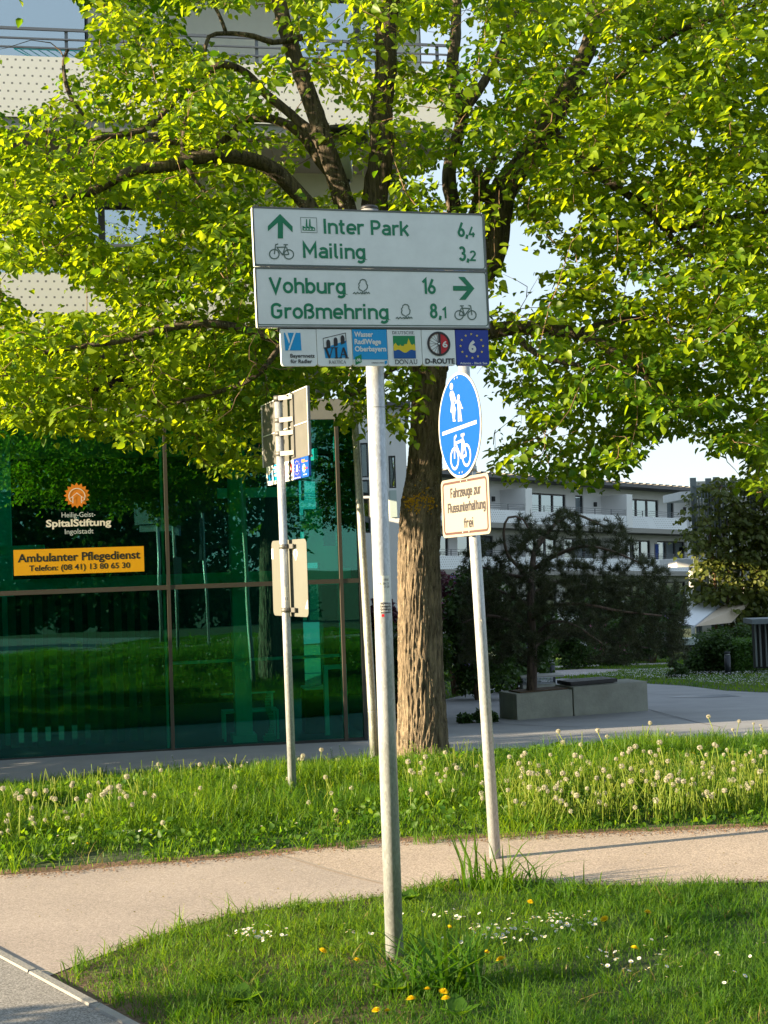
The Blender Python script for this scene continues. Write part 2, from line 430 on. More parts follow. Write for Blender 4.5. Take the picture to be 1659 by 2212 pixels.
def unit(x, y):
    l = math.hypot(x, y) or 1e-9
    return (x / l, y / l)
def arc(cx, cy, rx, ry, a0, a1, n=12):
    return [(cx + rx * math.cos(R(a0 + (a1 - a0) * i / n)), cy + ry * math.sin(R(a0 + (a1 - a0) * i / n))) for i in range(n + 1)]
def ell(cx, cy, rx, ry, n=20):
    p = arc(cx, cy, rx, ry, 0, 360, n); p[-1] = p[0]; return p
def rrect(x0, y0, x1, y1, r=0, n=5):
    if r <= 0: return [(x0, y0), (x1, y0), (x1, y1), (x0, y1)]
    return arc(x1 - r, y0 + r, r, r, -90, 0, n) + arc(x1 - r, y1 - r, r, r, 0, 90, n) + arc(x0 + r, y1 - r, r, r, 90, 180, n) + arc(x0 + r, y0 + r, r, r, 180, 270, n)

# DIN-like lettering: advance width and centre lines, capital height 1
lo, xh, hi, de = .075, .655, .925, -.215
DIN = {
 ' ': (.30, []),
 'I': (.22, [[(.08, 0), (.08, 1)]]),
 'P': (.58, [[(.08, 0), (.08, 1)], [(.08, hi), (.28, hi)] + arc(.28, .69, .19, .235, 90, -90, 10)[1:] + [(.08, .455)]]),
 'M': (.78, [[(.08, 0), (.08, hi + .02), (.36, .35), (.64, hi + .02), (.64, 0)]]),
 'V': (.66, [[(.05, 1), (.31, .06), (.57, 1)]]),
 'G': (.66, [arc(.30, .70, .21, .225, 20, 180, 10) + arc(.30, .30, .21, .225, 180, 360, 10)[0:] + [(.51, .50), (.31, .50)]]),
 'F': (.54, [[(.08, 0), (.08, hi), (.48, hi)], [(.08, .49), (.42, .49)]]),
 'a': (.54, [arc(.25, .49, .17, .165, 150, 0, 8) + [(.42, 0)], arc(.24, .235, .17, .16, 270, 90, 10) + [(.42, .395)], [(.24, .075), (.32, .085), (.42, .17)]]),
 'e': (.55, [arc(.27, .365, .20, .29, -35, 0, 1)[:0] + arc(.27, .37, .20, .29, 320, 0, 14)[:0] + [(.07, .35), (.46, .35)] + arc(.265, .42, .195, .235, -10, 180, 10) + arc(.265, .28, .195, .205, 180, 315, 8)]),
 'g': (.55, [ell(.26, .365, .185, .29, 18), [(.445, .73), (.445, .0)] + arc(.26, .0, .185, .21, 0, -140, 8)]),
 'h': (.55, [[(.08, 0), (.08, 1)], arc(.27, .46, .185, .195, 170, 0, 10) + [(.455, 0)]]),
 'n': (.55, [[(.08, 0), (.08, .73)], arc(.27, .46, .185, .195, 170, 0, 10) + [(.455, 0)]]),
 'm': (.86, [[(.08, 0), (.08, .73)], arc(.25, .48, .17, .175, 170, 0, 9) + [(.42, 0)], arc(.59, .48, .17, .175, 170, 0, 9) + [(.76, 0)]]),
 'r': (.40, [[(.08, 0), (.08, .73)], arc(.27, .46, .185, .195, 170, 60, 6)]),
 't': (.40, [[(.15, .95), (.15, .22)] + arc(.28, .20, .13, .125, 180, 285, 6), [(.02, .655), (.32, .655)]]),
 'f': (.38, [[(.15, 0), (.15, .77)] + arc(.28, .79, .13, .135, 180, 80, 6), [(.02, .62), (.32, .62)]]),
 'k': (.52, [[(.08, 0), (.08, 1)], [(.44, .73), (.12, .32)], [(.22, .43), (.45, 0)]]),
 'i': (.24, [[(.08, 0), (.08, .73)], [(.08, .84), (.08, 1)]]),
 'l': (.29, [[(.08, 1), (.08, .2)] + arc(.19, .19, .11, .115, 180, 275, 5)]),
 'o': (.55, [ell(.265, .365, .195, .29, 20)]),
 'b': (.56, [[(.08, 0), (.08, 1)], ell(.27, .365, .19, .29, 18)]),
 'u': (.55, [[(.08, .73), (.08, .27)] + arc(.265, .27, .185, .195, 180, 350, 9), [(.455, .73), (.455, 0)]]),
 's': (.50, [arc(.24, .50, .165, .155, 25, 235, 9) + arc(.24, .225, .18, .15, 65, -150, 10)]),
 'z': (.50, [[(.04, .655), (.40, .655), (.06, .075), (.43, .075)]]),
 'ß': (.58, [[(.08, 0), (.08, .72)] + arc(.26, .74, .18, .185, 180, -60, 10) + [(.27, .545)] + arc(.29, .30, .18, .225, 85, -120, 9)]),
 '6': (.56, [ell(.26, .30, .19, .225, 18), [(.09, .38), (.34, 1)]]),
 '4': (.56, [[(.30, 1), (.06, .27), (.50, .27)], [(.37, .46), (.37, 0)]]),
 '3': (.56, [arc(.25, .71, .175, .215, 150, -60, 9) + [(.25, .525)], [(.22, .525)] + arc(.25, .295, .20, .225, 80, -155, 10)]),
 '2': (.56, [arc(.26, .70, .19, .225, 165, -30, 8) + [(.08, .075), (.49, .075)]]),
 '1': (.42, [[(.05, .78), (.27, .97), (.27, 0)]]),
 '8': (.56, [ell(.26, .725, .165, .20, 16), ell(.26, .295, .195, .225, 18)]),
 ',': (.22, [[(.11, .16), (.04, -.12)]]),
}
DIN['e'] = (.55, [[(.07, .35), (.455, .35)] + arc(.265, .42, .195, .235, 0, 180, 10) + [(.07, .29)] + arc(.265, .27, .195, .195, 180, 320, 8)])

# ================================================================== THE SETTING
def drape(name, poly, off, m, kind='structure', label=None, cuts=True):
    """polygon (world x, y) laid on the terrain, off above it"""
    bm = bmesh.new()
    vs = [bm.verts.new((p[0], p[1], 0)) for p in poly]
    f = bm.faces.new(vs)
    bmesh.ops.triangulate(bm, faces=[f])
    ylo, yhi = min(p[1] for p in poly), max(p[1] for p in poly); xlo, xhi = min(p[0] for p in poly), max(p[0] for p in poly)
    for k in [-60, -6.5, -1.5] + [9 + .4 * i for i in range(25)] + [22.5, 36, 56, 93, 130]:
        if ylo < k < yhi:
            g = bm.verts[:] + bm.edges[:] + bm.faces[:]
            bmesh.ops.bisect_plane(bm, geom=g, plane_co=(0, k, 0), plane_no=(0, 1, 0), dist=1e-5)
    for k in [-6 + i for i in range(13)]:
        if xlo < k < xhi and yhi > 9.5 and ylo < 18.6:
            g = bm.verts[:] + bm.edges[:] + bm.faces[:]
            bmesh.ops.bisect_plane(bm, geom=g, plane_co=(k, 0, 0), plane_no=(1, 0, 0), dist=1e-5)
    for v in bm.verts: v.co.z = T(v.co.y, v.co.x) + off
    bmesh.ops.recalc_face_normals(bm, faces=bm.faces[:])
    for f in bm.faces:
        if f.normal.z < 0: f.normal_flip()
    me = bpy.data.meshes.new(name); bm.to_mesh(me); bm.free(); me.materials.append(m)
    o = bpy.data.objects.new(name, me); COL.objects.link(o)
    if kind: o['kind'] = kind
    return o
def gxy(pts): return [tuple(G(*p)[:2]) for p in pts]

LAWN = mat('lawn_soil', (.035, .055, .018), .95, noise=.45, nscale=6, bump=.6, bscale=25)
drape('ground', [(-600, -600), (600, -600), (600, 900), (-600, 900)], 0, LAWN)

PATHM = asphalt('path_asphalt', (.335, .285, .255), .24, 230, .10, .5)
PATHM2 = asphalt('path_asphalt_coarse', (.385, .315, .265), .36, 170, .10, .7)
PAVM = asphalt('pavement_asphalt', (.24, .23, .22), .5, 200, .12, .6)
PLAZA = mat('plaza_concrete', (.25, .255, .275), .8, noise=.16, nscale=1.4, bump=.12, bscale=60)

FAR_EDGE = [(-200, 1905), (0, 1893), (150, 1884), (300, 1870), (450, 1860), (600, 1847), (830, 1821), (1000, 1816), (1200, 1806), (1400, 1800), (1659, 1789), (2100, 1775), (3600, 1745)]
NEAR_EDGE = [(130, 2106), (205, 2072), (300, 2038), (390, 2008), (500, 1978), (640, 1958), (760, 1948), (830, 1938), (985, 1902), (1100, 1905), (1250, 1915), (1450, 1917), (1659, 1908), (2200, 1900), (3900, 1890)]
fe, ne = gxy(FAR_EDGE), gxy(NEAR_EDGE)
k0, k1 = G(0, 2055), G(293, 2212)               # kerb, path side
kd = (k1 - k0).normalized(); kn = Vector((kd.y, -kd.x, 0))
if kn.x > 0: kn = -kn                           # points to the pavement side
kA = k0 - kd * 6; kB = k1 + kd * 3
w_k = (G(0, 2074) - k0).dot(kn)
kA = k0 - kd * 1.8
corner = k0 + kd * (Vector((*ne[0], 0)) - k0).dot(kd)
drape('cycle_path', [tuple(kA[:2])] + fe + ne[::-1][:-1] + [tuple(corner[:2])], .006, PATHM)
seam = gxy([(600, 1847), (650, 1862), (700, 1878), (760, 1895), (835, 1913), (900, 1925)])
# coarser resurfaced stretch to the right of the seam
ip = [p for p in fe if p[0] > seam[0][0]]; iq = [p for p in ne if p[0] > seam[-1][0] + .02]
drape('cycle_path', [seam[0]] + ip + iq[::-1] + seam[::-1][:-1], .010, PATHM2)
mb = MB()
for i in range(len(seam) - 1):
    a, b = Vector((*seam[i], .0105)), Vector((*seam[i + 1], .0105)); n = (b - a).cross(Vector((0, 0, 1))).normalized() * .009
    mb.add([a - n, b - n, b + n, a + n], [(0, 1, 2, 3)])
tag(mb.build('path_seam', mat('seam_bitumen', (.30, .26, .23), .8)), kind='structure')
# pavement and kerb
pB = kB + kn * w_k; pA = kA + kn * w_k
drape('pavement', [tuple((pA)[:2]), tuple((kA + kn * 8)[:2]), tuple((kB + kn * 8)[:2]), tuple(pB[:2])], .008, PAVM)
kerb = MB(); kerb.box(-7, 5, 0, .001, -.2, -.15)
kerb_base = tag(drape('kerb', [tuple(kA[:2]), tuple(pA[:2]), tuple(pB[:2]), tuple(kB[:2])], .002, SOIL), kind='structure')
KST = mat('kerb_granite', (.24, .235, .225), .75, noise=.14, nscale=9, bump=.25, bscale=90)
zj = [(G(78 + 2, 2099 + 2) - k0).dot(kd), (G(218, 2172) - k0).dot(kd)]
ln = zj[1] - zj[0]
for i in range(-5, 4):
    a = zj[0] + i * ln + .004; b = a + ln - .008
    m_ = MB()
    M = Matrix.Translation(k0 + Vector((0, 0, 0))) @ Matrix(((kd.x, kn.x, 0, 0), (kd.y, kn.y, 0, 0), (0, 0, 1, 0), (0, 0, 0, 1)))
    e = .006
    m_.box(a, b, .003, w_k - .003, -.05, .010 - e, 0, M)
    m_.add([M @ Vector(v) for v in [(a, .003, .010 - e), (b, .003, .010 - e), (b, w_k - .003, .010 - e), (a, w_k - .003, .010 - e),
            (a + e, .003 + e, .016), (b - e, .003 + e, .016), (b - e, w_k - .003 - e, .016), (a + e, w_k - .003 - e, .016)]],
           [(0, 1, 5, 4), (1, 2, 6, 5), (2, 3, 7, 6), (3, 0, 4, 7), (4, 5, 6, 7)])
    m_.build('kerb_stone', KST, kerb_base)

# plaza behind the meadow strip
RE = [(-9, 10.2), (-5.5, 10.75), (-3.3, 11.1), (-2.2, 11.5), (-1.2, 12.2), (-.3, 12.9), (.6, 13.3), (1.4, 13.15), (2.2, 13.2), (3.2, 13.7), (4.5, 14.3), (7, 15.4), (12, 17)]
top = gxy([(1900, 1502), (1659, 1497), (1570, 1493), (1480, 1482), (1300, 1472), (1215, 1466), (1130, 1474)])
RE2 = [(-9, 13.6), (-5.5, 14.9), (-3.3, 15.7), (-.3, 16.3), (1.5, 16.2), (3.2, 15.6), (4.5, 15.4), (7, 15.9), (12, 17)]
drape('plaza', RE2 + [(22, 20)] + top + [(-.2, 25.5), (-14, 23)], .006, PLAZA)
drape('garden_path', gxy([(1185, 1463), (1240, 1461), (1330, 1451.5), (1345, 1446), (1250, 1446), (1200, 1449), (1120, 1452), (1120, 1466)]), .010, mat('gravel_path', (.36, .33, .34), .9, noise=.1))
drape('garden_path', gxy([(1180, 1444), (1440, 1436), (1470, 1431.5), (1440, 1432), (1180, 1440)]), .012, MATS['gravel_path'])
drape('garden_path', gxy([(1340, 1447), (1480, 1441), (1660, 1444), (1660, 1447), (1480, 1445), (1345, 1449.5)]), .016, mat('edging_concrete', (.42, .42, .43), .8))
mb = MB()
def joint(pts, w=.012, off=.009, m=0):
    q = [G(*p) for p in pts]
    for a, b in zip(q[:-1], q[1:]):
        a.z = T(a.y, a.x) + off; b.z = T(b.y, b.x) + off
        n = (b - a).cross(Vector((0, 0, 1))).normalized() * w; mb.add([a - n, b - n, b + n, a + n], [(0, 1, 2, 3)], m)
joint([(1062, 1563), (1180, 1570), (1260, 1572)]); joint([(1400, 1533), (1500, 1560), (1560, 1572)])
joint([(1400, 1500), (1520, 1503), (1659, 1496)]); joint([(0, 1695), (120, 1688), (250, 1680)])
mb2 = MB(); q = [G(*p) for p in [(1440, 1507), (1480, 1503), (1560, 1501), (1600, 1505), (1530, 1508)]]
mb.add([Vector((p.x, p.y, T(p.y, p.x) + .011)) for p in q], [(0, 1, 2, 3, 4)], 1)
tag(mb.build('plaza_joint', [mat('joint_dark', (.10, .10, .11), .8), mat('drain_metal', (.16, .18, .24), .35, .6)]), kind='structure')

# ------------------------------------------------------------------ left building with the green glass front
F0 = P(0, 1300, 18.0); F1 = P(790, 1300, 18.95)
FE = Vector((F1.x - F0.x, F1.y - F0.y, 0)).normalized(); FN = Vector((FE.y, -FE.x, 0))     # FN towards the camera
def fac(x, y, back=0.0):
    """photo position -> (s, z) on the facade plane, moved back by `back`"""
    d = CM @ Vector(((x - 829.5) / 3000, -(y - 1106) / 3000, -1)); d = Vector(d[:3])
    o = Vector((F0.x, F0.y, 0)) - FN * back
    t = o.dot(FN) / d.dot(FN)
    p = d * t
    return ((p - o).dot(FE), CAMZ + p.z)
FM = Matrix(((FE.x, -FN.x, 0, F0.x), (FE.y, -FN.y, 0, F0.y), (0, 0, 1, 0), (0, 0, 0, 1)))   # local x = s, y = inward, z = up
def fbox(mb, s0, s1, y0, y1, z0, z1, mi=0): mb.box(s0, s1, y0, y1, z0, z1, mi, FM)

def glassmat(name, tint, refl, fac0, wav=.02, gcol=(1, 1, 1)):
    m, nt, b = nmat(name)
    nt.nodes.remove(b)
    tr = nt.nodes.new('ShaderNodeBsdfTransparent'); tr.inputs[0].default_value = (*tint, 1)
    gl = nt.nodes.new('ShaderNodeBsdfGlossy'); gl.inputs['Roughness'].default_value = .0; gl.inputs[0].default_value = (*gcol, 1)
    lw = nt.nodes.new('ShaderNodeFresnel'); lw.inputs[0].default_value = 1.6
    ad = nt.nodes.new('ShaderNodeMath'); ad.operation = 'ADD'; ad.inputs[1].default_value = fac0; ad.use_clamp = True
    nt.links.new(lw.outputs[0], ad.inputs[0])
    tc = nt.nodes.new('ShaderNodeTexCoord'); no = nt.nodes.new('ShaderNodeTexNoise'); no.inputs['Scale'].default_value = .9; no.inputs['Detail'].default_value = 1
    nt.links.new(tc.outputs['Object'], no.inputs['Vector'])
    bp = nt.nodes.new('ShaderNodeBump'); bp.inputs['Strength'].default_value = wav; bp.inputs['Distance'].default_value = .1
    nt.links.new(no.outputs[0], bp.inputs['Height']); nt.links.new(bp.outputs[0], gl.inputs['Normal'])
    mx = nt.nodes.new('ShaderNodeMixShader')
    nt.links.new(ad.outputs[0], mx.inputs[0]); nt.links.new(tr.outputs[0], mx.inputs[1]); nt.links.new(gl.outputs[0], mx.inputs[2])
    nt.links.new(mx.outputs[0], nt.nodes['Material Output'].inputs['Surface'])
    MATS[name] = m
    return m
GLASS = glassmat('green_glass', (.20, .88, .74), 1, .045, .012, (.42, .88, .86))
WINGL = glassmat('window_glass', (.35, .42, .42), 1, .30, .03, (.78, .92, 1))

WINGL2 = glassmat('balcony_window_glass', (.35, .42, .42), 1, .45, .02, (.85, .95, 1))
def perforated(name, base, pitch=.105, hole=.20, rot=0.0):
    m, nt, b = nmat(name)
    tc = nt.nodes.new('ShaderNodeTexCoord')
    mp = nt.nodes.new('ShaderNodeMapping'); mp.inputs['Scale'].default_value = (1 / pitch,) * 3; mp.inputs['Rotation'].default_value = (0, rot, 0)
    nt.links.new(tc.outputs['Object'], mp.inputs[0])
    sx = nt.nodes.new('ShaderNodeSeparateXYZ'); nt.links.new(mp.outputs[0], sx.inputs[0])
    def math_(op, a, v=None, c=None):
        n = nt.nodes.new('ShaderNodeMath'); n.operation = op
        nt.links.new(a, n.inputs[0])
        if v is not None: n.inputs[1].default_value = v
        if c is not None: nt.links.new(c, n.inputs[1])
        return n.outputs[0]
    row = math_('FLOOR', sx.outputs[2]); half = math_('MULTIPLY', math_('FRACT', math_('MULTIPLY', row, .5)), 1.0)
    u = math_('ABSOLUTE', math_('SUBTRACT', math_('FRACT', math_('ADD', sx.outputs[0], None, half)), .5))
    v = math_('ABSOLUTE', math_('SUBTRACT', math_('FRACT', sx.outputs[2]), .5))
    k = math_('LESS_THAN', math_('MAXIMUM', u, None, v), hole)
    no = nt.nodes.new('ShaderNodeTexNoise'); no.inputs['Scale'].default_value = .7; nt.links.new(tc.outputs['Object'], no.inputs['Vector'])
    k = math_('MULTIPLY', k, None, math_('LESS_THAN', no.outputs[0], .60))
    mx = nt.nodes.new('ShaderNodeMix'); mx.data_type = 'RGBA'; nt.links.new(k, mx.inputs[0])
    mx.inputs[6].default_value = (*base, 1); mx.inputs[7].default_value = (.20, .20, .19, 1)
    nt.links.new(mx.outputs[2], b.inputs['Base Color']); b.inputs['Roughness'].default_value = .5
    MATS[name] = m
    return m
PERF = perforated('perforated_white_metal', (.80, .78, .73), .105, .125)
PERF2 = perforated('perforated_pale_metal', (.82, .84, .88), .14, .13)

zg = T(18.6)                                     # foot of the glass
sA = fac(368, 1400)[0]; sB = fac(742, 1400)[0]; pw = sB - sA; sE = fac(788, 1400)[0]
ztr = (fac(200, 1273)[1] + fac(600, 1262)[1]) / 2
ztop = fac(742, 905)[1]
b1t, b1b = fac(60, 589)[1], fac(60, 714)[1]
b2t, b2b = fac(60, 121)[1], fac(740, 272)[1]
sR = fac(982, 400)[0]
BLD = thing('residential_building', 'pale house with white perforated balconies above a green glass ground floor', 'building', (F0.x, F0.y, zg))
sL = sA - 8 * pw
# ground floor glass
edges = [sA - 3 * pw, sA - 2 * pw, sA - pw, sA, sB, sE]
for a, b in zip(edges[:-1], edges[1:]):
    for z0, z1 in ((zg + .03, ztr - .03), (ztr + .03, ztop)):
        m_ = MB(); fbox(m_, a + .023, b - (.023 if b != sE else .05), .02, .032, z0, z1); m_.build('glass_pane', GLASS, BLD)
for s in edges[:-1]:
    m_ = MB(); fbox(m_, s - .023, s + .023, -.03, .06, zg, ztop); m_.build('mullion', MULL, BLD)
m_ = MB(); fbox(m_, sE - .05, sE, -.03, .06, zg, ztop); m_.build('corner_post', DARKMETAL, BLD)
m_ = MB(); fbox(m_, edges[0], sE - .05, -.025, .05, ztr - .03, ztr + .03); m_.build('transom', MULL, BLD)
m_ = MB(); fbox(m_, edges[0], sE, -.01, .05, zg - .1, zg + .03); m_.build('sill', DARKMETAL, BLD)
for k in range(1, 3):   # return side of the glass box
    m_ = MB(); fbox(m_, sE - .012, sE - .0, .06 + (k - 1) * 2, k * 2, zg, ztop); m_.build('glass_pane', GLASS, BLD)
# body, slabs, walls
m_ = MB()
fbox(m_, edges[0] - 12, edges[0] - .03, 0, .3, zg - .3, ztop)                    # blind left part
fbox(m_, sL, sE + .0, 6.0, 6.3, zg - .3, ztop); fbox(m_, sE - .3, sE, 6.3, 34, zg - .6, ztop + .8)                                   # ground floor rear wall; unseen side wall run far back to shade the garden
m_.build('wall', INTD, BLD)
m_ = MB(); fbox(m_, sL, sE, .06, 6.0, zg - .2, zg + .02); m_.build('floor', INTF, BLD)
m_ = MB(); fbox(m_, sL, sE + .1, .0, 12, ztop, ztop + .28); m_.build('floor_slab', mat('slab_concrete', (.30, .29, .27), .85, noise=.08), BLD)
for (t, b_, nm) in ((b1t, b1b, 'lower'), (b2t, b2b, 'upper')):
    o = MB(); o.box(sL, sR, 0, .03, b_, t)
    o.box(sR - .03, sR, .03, 2.2, b_, t)
    ob = o.build('balcony_parapet', PERF, BLD); ob.matrix_parent_inverse = BLD.matrix_basis.inverted(); ob.matrix_basis = FM
    m_ = MB(); fbox(m_, sL, sR - .02, .045, 2.0, b_ - .10, b_ + .12); fbox(m_, sL, sR - .03, .035, .10, b_ - .16, b_ - .10); m_.build('balcony_slab', MATS['slab_concrete'], BLD)
    r = MB(); rs = []
    for k, dz in enumerate((.13, .25, .38)):
        mm = MB(); fbox(mm, sL, sR, .02, .05, t + dz - (.018 if k == 2 else .010), t + dz + (.018 if k == 2 else .010)); rs.append(mm)
    rail = rs[2].build('railing', RAIL, BLD)
    for mm in rs[:2]: mm.build('rail_bar', RAIL, rail)
    s = fac(143, 90)[0] - 6 * 1.27
    while s < sR:
        mm = MB(); fbox(mm, s - .022, s + .022, .052, .082, t - .3, t + .385); mm.build('rail_post', RAIL, rail); s += 1.27
# upper storey walls set back
SB = 2.0
def wallrun(zb, zt, wins):
    """wins: list of (s0, s1, kind) from left; gaps are wall"""
    s = sL; wl = MB()
    for a, b, kind in wins:
        fbox(wl, s, a, SB, SB + .25, zb, zt)
        fr = MB(); fbox(fr, a, b, SB + .06, SB + .14, zb + .02, zb + .08); fbox(fr, a, b, SB + .06, SB + .14, zt - .20, zt - .10)
        n = max(1, round((b - a) / 1.15)); fb = None
        for k in range(n + 1):
            x = a + (b - a) * k / n; w2 = .05 if 0 < k < n else .03
            fbox(fr, x - w2, x + w2, SB + .04, SB + .16, zb + .08, zt - .20)
        fbox(wl, a, b, SB, SB + .25, zt - .10, zt)
        f = fr.build('window_frame', DARKMETAL, BLD)
        for k in range(n):
            x0, x1 = a + (b - a) * k / n + .05, a + (b - a) * (k + 1) / n - .05
            g = MB(); fbox(g, x0, x1, SB + .09, SB + .10, zb + .08, zt - .20); g.build('pane', WINGL2, f)
            c = MB(); nn = 10
            for q in range(nn):
                xa = x0 + (x1 - x0) * q / nn; xb = x0 + (x1 - x0) * (q + 1) / nn
                fbox(c, xa, xb - .004, SB + .30 + .05 * (q % 2), SB + .33 + .05 * (q % 2), zb + .08, zt - .21)
            if kind == 'curtain': c.build('curtain', mat('curtain_green', (.20, .24, .16), .9), f)
        s = b
    fbox(wl, s, sR - .6, SB, SB + .25, zb, zt)
    fbox(wl, sR - .85, sR - .6, SB + .25, 33.8, zb, zt)  # upper side wall, its unseen depth extended for shade on the garden
    wl.build('wall', mat('pale_render', (.55, .57, .52), .85, noise=.06, nscale=4, bump=.08, bscale=60), BLD)
f1z = b1b + .12; f2z = b2b + .12; f3z = f2z + (f2z - f1z) + .75
fb = lambda x, y: fac(x, y, SB)[0]
wallrun(f1z, f2z - .22, [(fb(-900, 500), fb(-560, 500), ''), (fb(-330, 500), fb(395, 500), ''), (fb(800, 500), fb(880, 500), '')])
wallrun(f2z, f3z - .22, [(fb(-900, 100), fb(-560, 100), ''), (fb(-230, 60), fb(190, 60), 'curtain'), (fb(640, 60), fb(905, 60), '')])
m_ = MB(); fbox(m_, sL, sR + .1, -.1, 34, f3z - .22, f3z + .3); m_.build('roof', MATS['slab_concrete'], BLD)  # roof reaches far back, out of view, so the house shades the garden
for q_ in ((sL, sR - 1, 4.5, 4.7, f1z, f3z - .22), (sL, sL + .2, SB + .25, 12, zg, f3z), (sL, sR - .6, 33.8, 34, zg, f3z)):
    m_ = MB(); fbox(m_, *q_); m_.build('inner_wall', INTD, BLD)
# something small on the balconies
def balcony_thing(name, x, y, label, cat, mk, back=.9):
    s, z = fac(x, y, back); base = FM @ Vector((s, back, z))
    t = thing(name, label, cat, tuple(base)); mk(t, base); return t
def clotheshorse(t, b):
    m_ = MB()
    for k in range(7): m_.tube([b + FE * (-.45 + .12 * k) + Vector((0, 0, .02 + .0)), b + FE * (-.05 + .12 * k) + Vector((0, 0, -.16)) - FN * .2], .006, 5)
    m_.tube([b + FE * -.5, b + FE * .4], .008, 5); m_.tube([b + FE * -.1 + Vector((0, 0, -.2)), b + FE * .75 + Vector((0, 0, -.2))], .008, 5)
    m_.tube([b + FE * -.5, b + FE * -.1 + Vector((0, 0, -.2))], .008, 5); m_.tube([b + FE * .4, b + FE * .75 + Vector((0, 0, -.2))], .008, 5)
    m_.tube([b + FE * .1 + Vector((0, 0, -.1)), Vector((b.x, b.y, f2z))], .01, 5)
    m_.build('frame', mat('turquoise_wire', (.02, .45, .42), .4), t)
balcony_thing('drying_rack', 110, 108, 'turquoise drying rack on the upper left balcony behind the railing', 'drying rack', clotheshorse)
def lantern(t, b):
    m_ = MB(); m_.tube([b + Vector((0, 0, z)) for z in (-.09, -.06, 0, .05, .08)], [.03, .06, .07, .05, .02], 10); m_.build('globe', mat('lantern_red', (.55, .03, .05), .3), t)
    m_ = MB(); m_.tube([b + Vector((0, 0, .08)), b + Vector((0, 0, .14))], [.045, .03], 8); m_.build('cap', WHITEP, t)
    m_ = MB(); m_.tube([b + Vector((0, 0, -.09)), Vector((b.x, b.y, f1z))], .012, 6); m_.build('stand', RAIL, t)
balcony_thing('garden_lantern', 233, 556, 'small red garden lantern with a white cap on the lower left balcony', 'lantern', lantern, .5)

# interior behind the glass
def ipos(x, y, back): return fac(x, y, back)
def ibox(mb, xa, xb, ya, yb, back, th=.05, mi=0):
    s0, z1 = ipos(xa, ya, back); s1, z0 = ipos(xb, yb, back)
    fbox(mb, s0, s1, back, back + th, z0, z1, mi)
col = MB(); s0 = ipos(505, 1400, .3)[0]; s1 = ipos(541, 1400, .3)[0]; fbox(col, s0, s1, .3, .6, zg + .02, ztop); fbox(col, s0 - .05, s1 + .05, .25, .65, zg + .02, zg + .12)
col.build('column', INTW, BLD)
col = MB(); ibox(col, 657, 700, 1100, 1215, .5, .1); ibox(col, 690, 738, 1180, 1262, .55, .1); ibox(col, 470, 640, 1055, 1072, 1.2, .1); col.build('wall_panel', INTW, BLD)
col = MB(); fbox(col, sL, sE - .1, .35, .55, ztr + .02, ztr + .17); col.build('beam', INTW, BLD)
col = MB(); fbox(col, sA + .04, sE - .3, .30, .34, fac(560, 1424, .3)[1] - .02, fac(560, 1424, .3)[1] + .02); col.build('crossbar', INTW, BLD)
col = MB(); fbox(col, sA - .07, sA - .04, .07, .2, zg + .03, ztop); col.build('inner_post', INTW, BLD)
col = MB(); fbox(col, sA - pw, sA - 1.6, .3, .5, ztr + .5, ztr + .62); fbox(col, sA - 2.3, sA - 2.1, 1.5, 1.7, zg, ztop); col.build('ceiling_panel', INTW, BLD)
bl = MB()
n = 26
for k in range(n):
    s = sA - pw * 2 + (2 * pw - .15) * k / n
    M = FM @ Matrix.Translation((s, .45, 0)) @ Matrix.Rotation(R(35), 4, 'Z')
    bl.box(-.06, .06, -.002, .002, zg + .1, ztr - .05, 0, M)
bl.build('vertical_blind', CLOTH, BLD)
# furniture inside: display frame, spine model, cabinet, door frame
fl = zg + .02
def at_floor(x, back):
    d = CM @ Vector(((x - 829.5) / 3000, -(1600 - 1106) / 3000, -1)); d = Vector(d[:3]); o = Vector((F0.x, F0.y, 0)) - FN * back
    t = o.dot(FN) / Vector((d.x, d.y, 0)).dot(FN) if False else (o.dot(FN) / (d.x * FN.x + d.y * FN.y))
    p = Vector((d.x * t, d.y * t, 0)); return (p - o).dot(FE)
def frame_tbl():
    a, b = at_floor(484, .5), at_floor(603, .5); t = thing('side_table', 'open frame table behind the glass, right of the green column', 'table', tuple(FM @ Vector(((a + b) / 2, .5, fl))))
    h = fac(540, 1535, .5)[1]; h2 = fac(540, 1500, .5)[1]
    m_ = MB(); fbox(m_, a, b, .45, .85, h - .02, h); m_.build('top', INTW, t)
    for x in (a, b - .03):
        m_ = MB(); fbox(m_, x, x + .03, .45, .48, fl, h - .02); m_.build('leg', INTW, t)
        m_ = MB(); fbox(m_, x, x + .03, .82, .85, fl, h - .02); m_.build('leg', INTW, t)
    m_ = MB(); fbox(m_, a, b, .80, .84, h2 - .02, h2); fbox(m_, b - .06, b - .03, .80, .84, h, h2); m_.build('rear_shelf', INTW, t)
frame_tbl()
t = thing('spine_model', 'small model of a spine standing behind the glass next to the table', 'model', tuple(FM @ Vector((at_floor(585, .35), .35, fl))))
m_ = MB(); m2 = MB()
z0 = fl + .02; z1 = fac(582, 1495, .35)[1]; sx = at_floor(585, .35)
for k in range(16):
    z = z0 + .08 + (z1 - z0 - .08) * k / 16; dx = .03 * math.sin(k * .42)
    fbox(m_, sx + dx - .035, sx + dx + .035, .33, .38, z, z + (z1 - z0) / 26)
fbox(m2, sx - .10, sx + .07, .30, .42, fl, fl + .06); fbox(m2, sx - .07, sx + .05, .32, .40, fl + .06, fl + .09)
m_.build('vertebrae', mat('bone_white', (.7, .66, .55), .6), t); m2.build('base', MATS['bone_white'], t)
t = thing('cabinet', 'pale low cabinet with its door ajar behind the right glass pane', 'cabinet', tuple(FM @ Vector((at_floor(680, .9), .9, fl))))
a, b = at_floor(662, .8), at_floor(707, .8); h = fac(680, 1485, .8)[1]
